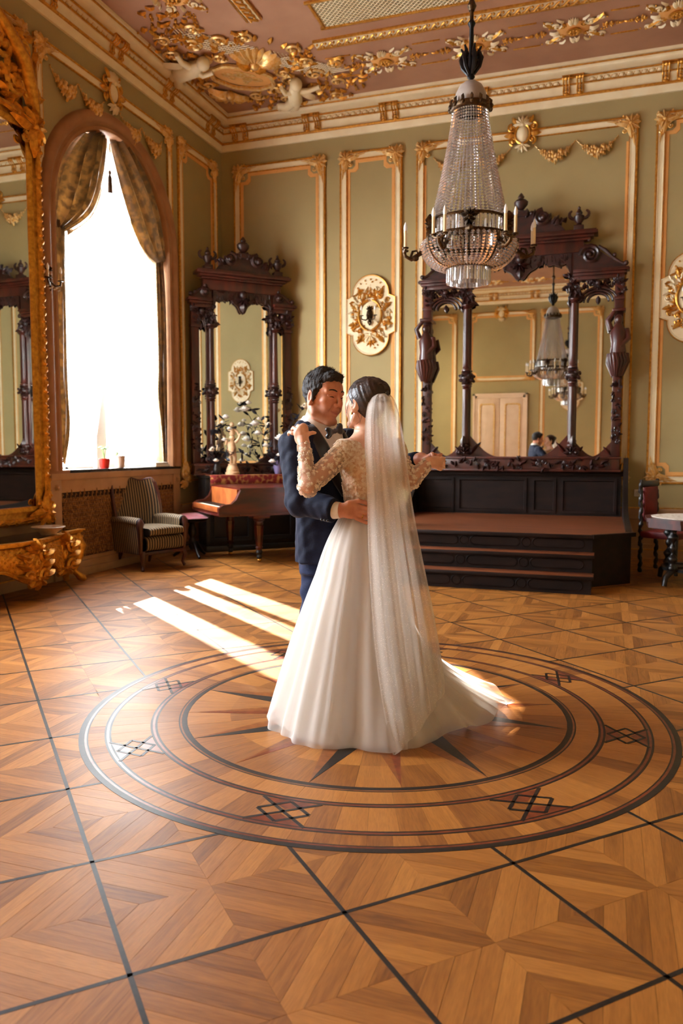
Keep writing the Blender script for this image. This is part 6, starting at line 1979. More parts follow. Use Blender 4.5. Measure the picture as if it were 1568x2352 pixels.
# ================================================================== IMPLICIT SURFACES FOR FIGURES AND CLOTHES
HR = _rt.copy(); HF = FWD.copy(); HZ = Vector((0, 0, 1))
def npv(v): return np.array([v[0], v[1], v[2]], dtype=np.float32)
class Field:
    def __init__(s, lo, hi, h):
        s.h = h
        s.lo = np.array(lo, np.float32)
        s.n = np.ceil((np.array(hi) - np.array(lo)) / h).astype(int) + 1
        s.ax = [s.lo[i] + h * np.arange(s.n[i], dtype=np.float32) for i in range(3)]
        s.D = np.full(tuple(s.n), 1e3, np.float32)
    def sl(s, lo, hi):
        a = np.clip(np.floor((np.array(lo) - s.lo) / s.h).astype(int), 0, s.n - 1)
        b = np.clip(np.ceil((np.array(hi) - s.lo) / s.h).astype(int) + 1, 0, s.n)
        return tuple(slice(a[i], b[i]) for i in range(3))
    def ops(s, prims, grow=0.0):
        for p in prims:
            kind, lo, hi, fn, k = p
            pad = .035 + k + abs(grow)
            S = s.sl(np.array(lo) - pad, np.array(hi) + pad) if lo is not None else tuple(slice(None) for _ in range(3))
            X, Y, Z = np.meshgrid(s.ax[0][S[0]], s.ax[1][S[1]], s.ax[2][S[2]], indexing='ij', sparse=True)
            if min(len(s.ax[i][S[i]]) for i in range(3)) == 0: continue
            d = fn(X, Y, Z) - (grow if kind == 'add' else 0)
            A = s.D[S]
            if kind == 'add':
                hh = np.maximum(k - np.abs(A - d), 0) / k
                s.D[S] = np.minimum(A, d) - hh * hh * k * .25
            else:
                d = -d if kind == 'sub' else d
                hh = np.maximum(k - np.abs(A - d), 0) / k
                s.D[S] = np.maximum(A, d) + hh * hh * k * .25
        return s
    def mesh(s):
        D = s.D
        ins = D < 0
        n = s.n
        cell_ids, pts, quads = [], [], []
        stride = np.array([n[1] * n[2], n[2], 1])
        for ax in range(3):
            a = [slice(None)] * 3; b = [slice(None)] * 3
            a[ax] = slice(0, -1); b[ax] = slice(1, None)
            m = ins[tuple(a)] != ins[tuple(b)]
            o1, o2 = [i for i in range(3) if i != ax]
            # keep edges away from the border
            idx = np.argwhere(m)
            ok = (idx[:, o1] > 0) & (idx[:, o2] > 0) & (idx[:, o1] < n[o1] - 1) & (idx[:, o2] < n[o2] - 1)
            idx = idx[ok]
            if len(idx) == 0: continue
            da = D[tuple(idx.T)]
            j = idx.copy(); j[:, ax] += 1
            db = D[tuple(j.T)]
            t = da / (da - db)
            p = idx.astype(np.float32); p[:, ax] += t
            q = []
            for d1, d2 in ((-1, -1), (0, -1), (0, 0), (-1, 0)):
                c = idx.copy(); c[:, o1] += d1; c[:, o2] += d2
                cid = c @ stride
                q.append(cid); cell_ids.append(cid); pts.append(p)
            q = np.stack(q, 1)
            flip = (da < 0) if ax != 1 else (da > 0)
            q[~flip] = q[~flip][:, ::-1]
            quads.append(q)
        cid = np.concatenate(cell_ids); pp = np.concatenate(pts); qq = np.concatenate(quads)
        u, inv = np.unique(cid, return_inverse=True)
        cnt = np.bincount(inv).astype(np.float32)
        V = np.stack([np.bincount(inv, pp[:, i]) / cnt for i in range(3)], 1) * s.h + s.lo
        F = np.searchsorted(u, qq)
        return V.astype(np.float32), F
def cap(a, b, r0, r1, k=.012, kind='add'):
    a, b = npv(a), npv(b)
    d = b - a; L2 = float(d @ d) + 1e-9
    def fn(X, Y, Z):
        t = np.clip(((X - a[0]) * d[0] + (Y - a[1]) * d[1] + (Z - a[2]) * d[2]) / L2, 0, 1)
        return np.sqrt((X - a[0] - d[0] * t) ** 2 + (Y - a[1] - d[1] * t) ** 2 + (Z - a[2] - d[2] * t) ** 2) - (r0 + (r1 - r0) * t)
    r = max(r0, r1)
    return (kind, np.minimum(a, b) - r, np.maximum(a, b) + r, fn, k)
def chain(pts, rs, k=.012):
    return [cap(pts[i], pts[i + 1], rs[i], rs[i + 1], k) for i in range(len(pts) - 1)]
def ell(c, axes, r, k=.012, kind='add'):
    """ellipsoid; axes = three unit vectors, r = radii"""
    c = npv(c); A = np.stack([npv(a) for a in axes]); r = np.array(r, np.float32)
    def fn(X, Y, Z):
        x, y, z = X - c[0], Y - c[1], Z - c[2]
        k0 = 0; k1 = 0
        for i in range(3):
            u = (x * A[i][0] + y * A[i][1] + z * A[i][2]) / r[i]
            k0 = k0 + u * u; k1 = k1 + (u / r[i]) ** 2
        k0 = np.sqrt(k0); k1 = np.sqrt(k1) + 1e-6
        return k0 * (k0 - 1) / k1
    m = float(max(r))
    return (kind, c - m, c + m, fn, k)
def column(levels, S, Fv, k=.02, kind='add', pw=2.0):
    """stack of ellipses: levels (z, centre, a along S, b along Fv)"""
    zs = np.array([l[0] for l in levels], np.float32)
    cx = np.array([l[1][0] for l in levels], np.float32); cy = np.array([l[1][1] for l in levels], np.float32)
    aa = np.array([l[2] for l in levels], np.float32); bb = np.array([l[3] for l in levels], np.float32)
    o = np.argsort(zs); zs, cx, cy, aa, bb = zs[o], cx[o], cy[o], aa[o], bb[o]
    def fn(X, Y, Z):
        z = np.asarray(Z).ravel()
        sh = Z.shape
        ix = np.interp(z, zs, cx).reshape(sh); iy = np.interp(z, zs, cy).reshape(sh)
        ia = np.interp(z, zs, aa).reshape(sh); ib = np.interp(z, zs, bb).reshape(sh)
        x, y = X - ix, Y - iy
        u = np.abs((x * S[0] + y * S[1]) / ia); v = np.abs((x * Fv[0] + y * Fv[1]) / ib)
        d = ((u ** pw + v ** pw) ** (1 / pw) - 1) * np.minimum(ia, ib)
        return np.maximum(d, np.maximum(zs[0] - Z, Z - zs[-1]))
    m = float(max(aa.max(), bb.max()))
    return (kind, (float(cx.min()) - m, float(cy.min()) - m, float(zs[0])), (float(cx.max()) + m, float(cy.max()) + m, float(zs[-1])), fn, k)
def half(n, c, k=.01):
    """keep the side where n.p < c"""
    n = npv(n)
    return ('int', None, None, lambda X, Y, Z: X * n[0] + Y * n[1] + Z * n[2] - c, k)
def func(fn, k=.008, kind='sub'):
    return (kind, None, None, fn, k)
def wob(V, N, amp, f, seed=0):
    rr = np.random.RandomState(seed)
    s = np.zeros(len(V), np.float32)
    for i in range(6):
        w = rr.normal(0, f, 3) * (1 + .5 * i)
        s += np.sin(V @ w + rr.uniform(0, 6)) / (1 + .5 * i)
    return V + N * (amp * s)[:, None]
def normals(V, F):
    a = np.cross(V[F[:, 2]] - V[F[:, 0]], V[F[:, 3]] - V[F[:, 1]])
    N = np.zeros_like(V)
    for i in range(4):
        for c in range(3): N[:, c] += np.bincount(F[:, i], a[:, c], len(V))
    return N / (np.linalg.norm(N, axis=1, keepdims=True) + 1e-9)
def relax(V, F, it=2, lam=.5):
    e = np.concatenate([F[:, [i, (i + 1) % 4]] for i in range(4)])
    e = np.concatenate([e, e[:, ::-1]])
    cnt = np.bincount(e[:, 0], minlength=len(V)).astype(np.float32)[:, None]
    for _ in range(it):
        A = np.stack([np.bincount(e[:, 0], V[e[:, 1], c], len(V)) for c in range(3)], 1) / np.maximum(cnt, 1)
        V = V + lam * (A - V)
    return V.astype(np.float32)
def mesh_np(name, V, F, m, parent, attrs=None):
    me = bpy.data.meshes.new(name)
    o = npv(parent.location) if parent else np.zeros(3, np.float32)
    V = V - o
    me.vertices.add(len(V)); me.vertices.foreach_set('co', V.ravel())
    me.loops.add(len(F) * 4); me.loops.foreach_set('vertex_index', F.ravel().astype(np.int32))
    me.polygons.add(len(F)); me.polygons.foreach_set('loop_start', np.arange(0, len(F) * 4, 4, dtype=np.int32))
    me.polygons.foreach_set('use_smooth', np.ones(len(F), bool))
    me.update(calc_edges=True); me.validate()
    for k, v in (attrs or {}).items():
        a = me.attributes.new(k, 'FLOAT', 'POINT'); a.data.foreach_set('value', v.astype(np.float32))
    me.materials.append(m)
    return link(name, me, parent)
def sdf_obj(name, prims, m, parent, h=.005, grow=0.0, post=(), smooth=2, wobble=None, pad=.04, bounds=None, attrs=None):
    los = np.min([p[1] for p in prims if p[1] is not None and p[0] == 'add'], 0) - pad - grow
    his = np.max([p[2] for p in prims if p[2] is not None and p[0] == 'add'], 0) + pad + grow
    if bounds: los, his = np.maximum(los, bounds[0]), np.minimum(his, bounds[1])
    f = Field(los, his, h).ops(prims, grow).ops(post)
    V, F = f.mesh()
    V = relax(V, F, smooth)
    if wobble: V = wob(V, normals(V, F), *wobble)
    at = attrs(V) if attrs else None
    return mesh_np(name, V, F, m, parent, at)

def multi_body(name, prims, m, parent, h, regions, attrs):
    """one skin mesh: coarse trunk plus finely sampled head and hands; regions = (lo, hi, plane point, plane normal towards the fine part, h)"""
    def cut(lo, hi, p, n, off, sgn):
        n = npv(n); c = float(n @ npv(p)) + off
        if sgn > 0: return ('int', lo, hi, lambda X, Y, Z: (X * n[0] + Y * n[1] + Z * n[2] - c), .002)
        return ('int', lo, hi, lambda X, Y, Z: -(X * n[0] + Y * n[1] + Z * n[2] - c), .002)
    Vs, Fs, base = [], [], 0
    los = np.min([p[1] for p in prims if p[0] == 'add'], 0) - .03
    his = np.max([p[2] for p in prims if p[0] == 'add'], 0) + .03
    f = Field(los, his, h).ops(prims).ops([cut(r[0], r[1], r[2], r[3], .008, 1) for r in regions])
    for fld in [f] + [Field(r[0], r[1], r[4]).ops(prims).ops([cut(None, None, r[2], r[3], -.008, -1)]) for r in regions]:
        V, F = fld.mesh(); V = relax(V, F, 1)
        Vs.append(V); Fs.append(F + base); base += len(V)
    V, F = np.concatenate(Vs), np.concatenate(Fs)
    return mesh_np(name, V, F, m, parent, attrs(V))
def box_at(c, r): return np.array([c.x - r, c.y - r, c.z - r]), np.array([c.x + r, c.y + r, c.z + r])
def skin_mat(name, base, deep, lip):
    m, nt, p = newmat(name)
    p.inputs['Roughness'].default_value = .48
    p.inputs['Subsurface Weight'].default_value = .12
    p.inputs['Subsurface Radius'].default_value = (.012, .005, .003)
    tc = nd(nt, 'ShaderNodeTexCoord'); nz = nd(nt, 'ShaderNodeTexNoise'); nz.inputs['Scale'].default_value = 26; nz.inputs['Detail'].default_value = 5
    nt.links.new(tc.outputs['Object'], nz.inputs['Vector'])
    cr = nd(nt, 'ShaderNodeValToRGB'); cr.color_ramp.elements[0].color, cr.color_ramp.elements[1].color = deep, base
    cr.color_ramp.elements[0].position, cr.color_ramp.elements[1].position = .3, .6
    nt.links.new(nz.outputs['Fac'], cr.inputs[0])
    cur = cr.outputs[0]
    for an, colr in (('lip', lip), ('stubble', srgb(118, 88, 74))):
        at = nd(nt, 'ShaderNodeAttribute'); at.attribute_name = an
        mx = nd(nt, 'ShaderNodeMix', data_type='RGBA'); mx.inputs[7].default_value = colr
        nt.links.new(at.outputs['Fac'], mx.inputs[0]); nt.links.new(cur, mx.inputs[6]); cur = mx.outputs[2]
    nt.links.new(cur, p.inputs['Base Color'])
    bp = nd(nt, 'ShaderNodeBump'); bp.inputs['Strength'].default_value = .06; bp.inputs['Distance'].default_value = .002
    n2 = nd(nt, 'ShaderNodeTexNoise'); n2.inputs['Scale'].default_value = 260; nt.links.new(tc.outputs['Object'], n2.inputs['Vector'])
    nt.links.new(n2.outputs['Fac'], bp.inputs['Height']); nt.links.new(bp.outputs[0], p.inputs['Normal'])
    return m
SKIN_M = skin_mat('skin_groom', srgb(206, 142, 108), srgb(190, 122, 92), srgb(168, 84, 72))
SKIN_F = skin_mat('skin_bride', srgb(228, 178, 148), srgb(218, 162, 132), srgb(190, 98, 92))

def head_prims(c, f, l, u, s, male=True):
    """f face direction, l left, u up; s scale"""
    q = lambda a, b, d: c + f * (a * s) + l * (b * s) + u * (d * s)
    ax = (f, l, u)
    A = [ell(q(-.012, 0, .045), ax, (.100 * s, .079 * s, .098 * s), .02),
         ell(q(.030, 0, -.022), ax, (.070 * s, .064 * s, .090 * s), .025),
         ell(q(.060, 0, .048), ax, (.036 * s, .060 * s, .048 * s), .03),
         ell(q(.074, 0, -.060), ax, (.027 * s, .032 * s, .030 * s), .018),
         ell(q(.079, 0, -.108), ax, (.020 * s, .026 * s, .018 * s), .018)]
    for e in (1, -1):
        A += [cap(q(-.002, e * .057, -.050), q(.010, e * .054, -.072), .019 * s, .019 * s, .02),
              cap(q(.010, e * .054, -.072), q(.066, e * .020, -.110), .019 * s, .017 * s, .02),
              ell(q(.064, e * .046, -.012), ax, (.022 * s, .022 * s, .019 * s), .02),
              ell(q(.070, e * .036, -.042), ax, (.022 * s, .020 * s, .022 * s), .02),
              cap(q(.092, e * .013, .037), q(.076, e * .054, .035), .0105 * s, .009 * s, .012)]
    A += [cap(q(.094, 0, .030), q(.119, 0, -.016), .0085 * s, .0105 * s, .008), ell(q(.119, 0, -.022), ax, (.0125 * s, .0135 * s, .0125 * s), .006)]
    for e in (1, -1): A.append(ell(q(.106, e * .0145, -.028), ax, (.0135 * s, .0095 * s, .0095 * s), .005))
    for e in (1, -1):
        A.append(ell(q(.108, e * .034, .011), ax, (.026 * s, .0175 * s, .0115 * s), .008, 'sub'))
        A.append(ell(q(.0795, e * .033, .010), ax, (.0148 * s, .0165 * s, .0148 * s), .003))
        A.append(cap(q(.0935, e * .017, .0035), q(.083, e * .050, .0035), .0042 * s, .0035 * s, .004))
        A.append(cap(q(.0945, e * .017, .0165), q(.083, e * .051, .0155), .0042 * s, .0035 * s, .004))
    # mouth with a closed smile
    for e in (1, -1):
        A += [cap(q(.1005, 0, -.0595), q(.089, e * .028, -.0555), .0060 * s, .0030 * s, .004), cap(q(.0985, 0, -.0735), q(.087, e * .024, -.0625), .0072 * s, .0036 * s, .004)]
        A.append(cap(q(.1075, 0, -.0660), q(.0935, e * .030, -.0585), .0026 * s, .0020 * s, .002, 'sub'))
        A.append(cap(q(.098, e * .024, -.030), q(.090, e * .038, -.058), .0032 * s, .0030 * s, .008, 'sub'))   # smile fold
    for e in (1, -1):
        A += [ell(q(-.010, e * .083, -.002), ((f + l * e * .5).normalized(), (l * e - f * .5).normalized(), u), (.025 * s, .009 * s, .037 * s), .006),
              ell(q(-.001, e * .094, .003), ax, (.014 * s, .009 * s, .022 * s), .006, 'sub'),
              cap(q(-.002, e * .084, -.034), q(.004, e * .080, -.026), .008 * s, .008 * s, .006)]
    return A, q
def finger(base, d, n, L, r, curl, k=.004):
    """three bones from base along d, bending towards n by curl radians at each joint"""
    d = Vector(d).normalized(); n = Vector(n).normalized()
    ax = d.cross(n)
    if ax.length < 1e-4: ax = Vector((0, 0, 1))
    ax.normalize()
    pts = [Vector(base)]
    for i, f in enumerate((.45, .31, .24)):
        d = Matrix.Rotation(curl[i] if isinstance(curl, (list, tuple)) else curl, 3, ax) @ d
        pts.append(pts[-1] + d * (L * f))
    return chain(pts, [r * 1.08, r, r * .92, r * .74], k), pts

# ================================================================== GROOM
th = R(46)
GF = HR * math.sin(th) - HF * math.cos(th)
GL = HR * math.cos(th) + HF * math.sin(th)
thh = R(48)
HFx = (HR * math.sin(thh) - HF * math.cos(thh) - HZ * .10).normalized()
HLx = HR * math.cos(thh) + HF * math.sin(thh)
HUx = HFx.cross(HLx); HUx = -HUx if HUx.z < 0 else HUx
HUx = (HUx + HLx * .06).normalized(); HLx = (HUx.cross(HFx)).normalized(); HLx = HLx if HLx.dot(HR) > 0 else -HLx
gh = P(741, 916, 4.16)
GS = 1.07
groom = thing('person', 'man in a navy suit and black bow tie holding the bride', 'person', (P(752, 1633, 4.22).x, P(752, 1633, 4.22).y, 0))
Hp, gq = head_prims(gh, HFx, HLx, HUx, GS)
neck0, neck1 = gq(-.022, 0, -.05), P(736, 990, 4.21)
def zc_at(x, z, d):   # point at image column x, height z, distance d
    p = P(x, 1034, d); return Vector((p.x, p.y, z))
tor_levels = [(.78, zc_at(757, 0, 4.25), .200, .150), (.92, zc_at(755, 0, 4.25), .192, .142), (1.06, zc_at(751, 0, 4.25), .178, .130), (1.22, zc_at(745, 0, 4.24), .196, .138), (1.34, zc_at(740, 0, 4.23), .206, .138),
              (1.43, zc_at(735, 0, 4.22), .196, .122), (1.50, zc_at(731, 0, 4.22), .150, .098), (1.55, zc_at(729, 0, 4.22), .10, .082), (1.60, zc_at(729, 0, 4.22), .062, .064)]
torso_g = [column(tor_levels, GL, GF, .03)]
torso_in = [column([(max(z, .93), c, a * .92, b * .92) for z, c, a, b in tor_levels[1:]], GL, GF, .03)]
shR, elR, wrR = P(676, 1022, 4.08), P(688, 1152, 4.00), P(775, 1172, 3.885)
shL, elL, wrL = P(796, 1018, 4.36), P(880, 1092, 4.46), P(966, 1056, 4.22)
armR_g = chain([shR, elR, wrR], [.070, .058, .040], .03)
armL_g = chain([shL, elL, wrL], [.070, .056, .040], .03)
hipR, hipL = zc_at(738, .86, 4.28), zc_at(778, .86, 4.34)
ftR, ftL = zc_at(732, .09, 4.34), zc_at(786, .09, 4.42)
kneeR = zc_at(729, .48, 4.30); kneeL = zc_at(782, .48, 4.38)
legs_g = chain([hipR, kneeR, ftR], [.095, .068, .048], .03) + chain([hipL, kneeL, ftL], [.095, .068, .048], .03)
# right hand laid on the bride's back, fingers pointing right
hn = -HF                                        # back of the hand faces the camera
hdir = (P(850, 1190, 3.87) - P(790, 1172, 3.87)).normalized()
hup = (HZ - hdir * HZ.dot(hdir)).normalized()
hc = P(806, 1172, 3.868)
handR_g = [cap(wrR, P(792, 1172, 3.875), .030, .032, .02),
           ell(hc, (hdir, hup, hn), (.048, .043, .0165), .02),
           cap(hc - hdir * .02 + hup * .03, hc + hdir * .03 + hup * .028, .014, .012, .014)]
ring_pts = None
for i, (off, L, r) in enumerate(((.030, .088, .0105), (.0095, .096, .0108), (-.0115, .090, .0102), (-.032, .072, .0092))):
    ps, pts = finger(hc + hdir * .036 + hup * off, hdir + hup * (off * 2.6 - .02), HF, L, r, [-.05, .22, .2])
    handR_g += ps
    if i == 2: ring_pts = pts
ps, pts_th = finger(hc - hdir * .012 + hup * .036, hdir * .75 + hup * .62, -hup, .088, .0115, [.18, .42, .25])
handR_g += ps
# left hand clasping hers
cl = P(996, 1058, 4.16)
handL_g = [cap(wrL, cl - HR * .02, .028, .03, .02), ell(cl, (HR, HZ, HF), (.042, .042, .018), .02)]
for i, off in enumerate((.028, .009, -.010, -.028)):
    ps, _p = finger(cl + HR * .030 + HZ * off, HR * .3 - HF * .6 + HZ * .2, -HR - HZ * .5, .066, .0095, [.35, .9, .8])
    handL_g += ps
ps, _p = finger(cl + HZ * .028 - HR * .018, HZ * .5 - HF * .5 + HR * .2, -HF - HZ, .056, .0108, [.4, .7, .4])
handL_g += ps
body_g = Hp[:4] + Hp[4:] + [cap(neck0, neck1, .057, .060, .03), cap(neck1, P(733, 1015, 4.23), .060, .075, .03)] + torso_in + armR_g + armL_g + legs_g + handR_g + handL_g
# keep the order: all additions of the trunk first, face carving stays local
mouth_c = gq(.097, 0, -.064)
def g_attr(V):
    def dist(p): return np.linalg.norm(V - npv(p), axis=1)
    lip = np.zeros(len(V), np.float32)
    for e in np.linspace(-1, 1, 13):
        lip = np.maximum(lip, np.clip(1.8 - dist(gq(.100 - .011 * abs(e), e * .026, -.0665 + .008 * abs(e))) / (.0078 - .003 * abs(e)), 0, 1))
    rel = V - npv(gh)
    hx, hz_ = rel @ npv(HFx), rel @ npv(HUx)
    st = np.clip((-.03 - hz_) / .03, 0, 1) * np.clip((hx + .02) / .04, 0, 1) * np.clip((hz_ + .16) / .03, 0, 1) * (np.linalg.norm(rel, axis=1) < .19) * .28
    return {'lip': lip * .8, 'stubble': st}
hb_lo, hb_hi = box_at(gh, .19)
rl, rh_ = box_at(P(812, 1175, 3.868), .125)
wn = (P(792, 1172, 3.875) - wrR).normalized()
gb = multi_body('body', body_g, SKIN_M, groom, .0055, [(hb_lo, hb_hi, neck1.lerp(neck0, .35), (neck0 - neck1).normalized(), .0021), (rl, rh_, wrR, wn, .0026)], g_attr)
# ---- suit
def suit_mat(name, c1, c2):
    m = mat(name, c1, c2, .75, nscale=140, bump=.12, bscale=260, Sheen_Weight=.04, Sheen_Roughness=.4, spec=.25)
    return m
NAVY = suit_mat('navy_wool', srgb(13, 22, 50), srgb(9, 15, 36))
NAVYT = suit_mat('navy_trouser', srgb(22, 36, 72), srgb(15, 25, 54))
SATIN = mat('black_satin', srgb(10, 11, 16), None, .32, Sheen_Weight=.2)
SHIRT = mat('white_shirt', srgb(236, 230, 222), srgb(228, 220, 210), .7, nscale=30)
def tor_at(z):
    for (z0, c0, a0, b0), (z1, c1, a1, b1) in zip(tor_levels[:-1], tor_levels[1:]):
        if z0 <= z <= z1:
            t = (z - z0) / (z1 - z0)
            return c0.lerp(c1, t), a0 + (a1 - a0) * t, b0 + (b1 - b0) * t
    return tor_levels[-1][1:]
def front(uu, z, off=.0):
    """point on the chest at lateral offset uu (towards his left) and height z"""
    c, a, b = tor_at(z)
    f = b * math.sqrt(max(.02, 1 - (uu / a) ** 2)) + off
    p = c + GL * uu + GF * f
    return Vector((p.x, p.y, z))
VZ0, VZ1 = 1.16, 1.50
def vhalf(z): return max(0, .088 * (z - VZ0) / (VZ1 - VZ0))
nGL, nGF = npv(GL), npv(GF)
tz = np.array([l[0] for l in tor_levels], np.float32); tcx = np.array([l[1].x for l in tor_levels]); tcy = np.array([l[1].y for l in tor_levels])
def wedge(X, Y, Z):
    z = np.asarray(Z).ravel()
    ix = np.interp(z, tz, tcx).reshape(Z.shape); iy = np.interp(z, tz, tcy).reshape(Z.shape)
    u = (X - ix) * nGL[0] + (Y - iy) * nGL[1]; f = (X - ix) * nGF[0] + (Y - iy) * nGF[1]
    return np.maximum(np.abs(u) - np.clip(.088 * (Z - VZ0) / (VZ1 - VZ0), -1, .10), .015 - f)
jk_arms = chain([shR, elR, P(768, 1172, 3.892)], [.072, .060, .050], .03) + chain([shL, elL, P(952, 1062, 4.26)], [.072, .058, .046], .03)
jacket = torso_g + jk_arms
g_jk = [half((0, 0, 1), 1.555, .006), func(wedge, .006),
        func(lambda X, Y, Z: Z - .80 + 0 * X, .006),
        ('sub', neck1 - Vector((.07, .07, .0)), neck1 + Vector((.07, .07, .1)), cap(neck1 - HZ * .06, neck0, .068, .064)[3], .01)]
cuffp = P(769, 1172, 3.892)
cd = (cuffp - elR).normalized()
g_jk.append(('int', cuffp - Vector((.12, .12, .12)), cuffp + Vector((.12, .12, .12)), (lambda n, c: (lambda X, Y, Z: X * n[0] + Y * n[1] + Z * n[2] - c))(npv(cd), float(npv(cd) @ npv(cuffp))), .004))
sdf_obj('jacket', jacket, NAVY, groom, .0055, grow=.013, post=g_jk, smooth=2, wobble=(.0022, 24, 3))
# shirt under the jacket
g_sh = [half((0, 0, 1), 1.585, .005), func(lambda X, Y, Z: Z - 1.05 + 0 * X, .005)]
sdf_obj('shirt', torso_g, SHIRT, groom, .006, grow=.005, post=g_sh, smooth=2)
# collar band and points
cb = MB()
nd_ = (neck0 - neck1).normalized()
a1 = (GL - nd_ * GL.dot(nd_)).normalized(); a2 = nd_.cross(a1)
if a2.dot(GF) < 0: a2 = -a2
rows = []
base = neck1 + nd_ * .0
for j, (rr_, hh) in enumerate(((.072, .0), (.070, .022), (.068, .042), (.071, .044), (.077, .018), (.083, -.006))):
    rows.append([base + (a1 * math.sin(t) + a2 * math.cos(t)) * rr_ * (1.0 + .05 * math.cos(t)) + nd_ * (hh - .012 * math.cos(t)) for t in np.linspace(.22, 2 * PI - .22, 37)])
cb.grid(rows)
cb.v = [tuple(Vector(p) - groom.location) for p in cb.v]
obj('shirt_collar', cb, SHIRT, groom, 60)
# placket
pk = MB().grid([[front(u_, z, .0075) - groom.location for u_ in (-.016, -.012, .012, .016)] for z in np.linspace(1.18, 1.50, 9)])
obj('shirt_placket', pk, SHIRT, groom, 40)
# lapels
for e in (1, -1):
    rows = []
    for z in np.linspace(VZ0 - .005, 1.535, 20):
        w = .028 + .05 * math.sin(PI * min(1, max(0, (z - VZ0) / .40))) ** .8
        v0 = vhalf(z)
        rows.append([front(e * (v0 + t * w), z, .0165 + .006 * math.sin(PI * min(1, t * 1.1))) - groom.location for t in np.linspace(0, 1, 6)])
    o = obj('lapel', MB().grid(rows), SATIN, groom, 60)
    sm = o.modifiers.new('thick', 'SOLIDIFY'); sm.thickness = .004; sm.offset = 0
# bow tie
bt = P(769, 990, 4.045)
tie = [ell(bt, (a1, a2, nd_), (.014, .012, .014), .006)]
for e in (1, -1):
    tie += [cap(bt + a1 * (e * .008), bt + a1 * (e * .046) + nd_ * .018 - a2 * .006, .008, .013, .006), cap(bt + a1 * (e * .008), bt + a1 * (e * .048) - nd_ * .018 - a2 * .006, .008, .013, .006), cap(bt + a1 * (e * .040) + nd_ * .012, bt + a1 * (e * .042) - nd_ * .012, .013, .013, .006)]
sdf_obj('bow_tie', tie, SATIN, groom, .0035, smooth=1)
# shirt cuff, sleeve buttons, ring
cf = [cap(P(766, 1172, 3.893), P(781, 1172, 3.880), .044, .041, .006)]
nrm_c = (P(781, 1172, 3.88) - P(766, 1172, 3.893)).normalized()
pa, pb_ = P(763, 1172, 3.893), P(782.5, 1172, 3.879)
sdf_obj('shirt_cuff', cf, SHIRT, groom, .004, post=[half(nrm_c, float(npv(nrm_c) @ npv(pb_)), .003), half(-nrm_c, -float(npv(nrm_c) @ npv(pa)), .003)], smooth=1)
for k in range(3):
    b = MB().ball(P(752 - 7 * k, 1196 - 1.2 * k, 3.858 + .006 * k) - groom.location, (.0065, .0065, .0065), 8, 5)
    obj('sleeve_button', b, SATIN, groom, 60)
rp0, rp1 = ring_pts[0].lerp(ring_pts[1], .62), ring_pts[0].lerp(ring_pts[1], .74)
obj('wedding_ring', MB().tube([rp0 - groom.location, rp1 - groom.location], .0125, 14, cap=False), mat('ring_gold', srgb(236, 200, 130), None, .15, 1.0), groom, 60)
# pocket flap
fp = MB().grid([[front(u_, z, .017 + .002 * (1.02 - z) * 10) - groom.location for u_ in np.linspace(-.14, -.06, 7)] for z in np.linspace(.985, 1.03, 4)])
obj('pocket_flap', fp, NAVY, groom, 60)
# trousers and shoes
tr_p = [column([(.74, zc_at(757, 0, 4.30), .165, .118), (.86, zc_at(757, 0, 4.29), .17, .12), (1.0, zc_at(753, 0, 4.26), .165, .115)], GL, GF, .03)] + chain([zc_at(738, .95, 4.28), kneeR, zc_at(732, .06, 4.34)], [.10, .084, .085], .03) + chain([zc_at(777, .95, 4.34), kneeL, zc_at(786, .06, 4.42)], [.10, .084, .085], .03)
sdf_obj('trousers', tr_p, NAVYT, groom, .008, grow=.012, post=[half((0, 0, 1), 1.0, .01), func(lambda X, Y, Z: Z - .05 + 0 * X, .006)], smooth=2, wobble=(.003, 18, 5))
for p0 in (ftR, ftL):
    g0 = Vector((p0.x, p0.y, 0))
    sh_ = [cap(g0 + HZ * .045 - GF * .06, g0 + HZ * .05 + GF * .02, .042, .042, .03), cap(g0 + HZ * .045 + GF * .02, g0 + HZ * .032 + GF * .16, .042, .03, .03)]
    sdf_obj('shoe', sh_, SATIN, groom, .008, post=[func(lambda X, Y, Z: Z - .002 + 0 * X, .006)], smooth=1)
# hair
HAIR_M = mat('hair_dark_brown', srgb(38, 28, 22), srgb(22, 16, 13), .7, nscale=60, stretch=(1, 1, .3), bump=.4, bscale=90)
hair_p = [ell(gq(-.014, 0, .050), (HFx, HLx, HUx), (.106 * GS, .086 * GS, .102 * GS), .02),
          cap(gq(.064, -.032, .110), gq(.064, .032, .110), .022, .022, .03), cap(gq(.0, -.03, .130), gq(.0, .03, .130), .022, .022, .03),
          cap(gq(.012, .083, .03), gq(.014, .081, -.012), .010, .007, .012), cap(gq(.012, -.083, .03), gq(.014, -.081, -.012), .010, .007, .012)]
def hair_cut(X, Y, Z):
    x, y, z = X - gh.x, Y - gh.y, Z - gh.z
    hx = (x * HFx.x + y * HFx.y + z * HFx.z) / GS; hz_ = (x * HUx.x + y * HUx.y + z * HUx.z) / GS
    line = np.where(hx > .02, .012 + (hx - .02) * 1.05, .012 - (.02 - hx) * .78)
    line = np.where((hx > .0) & (hx < .03), line - .03 * np.clip(1 - np.abs(hx - .012) / .016, 0, 1), line)
    return hz_ - line          # positive above the hairline
g_hair = sdf_obj('hair', hair_p, HAIR_M, groom, .004, post=[('int', None, None, lambda X, Y, Z: -hair_cut(X, Y, Z), .012)], smooth=1, wobble=(.0016, 90, 8))
strand = MB()
rr = random.Random(5)
me = g_hair.data
nv = len(me.vertices)
cen = gq(-.012, 0, .03) - groom.location
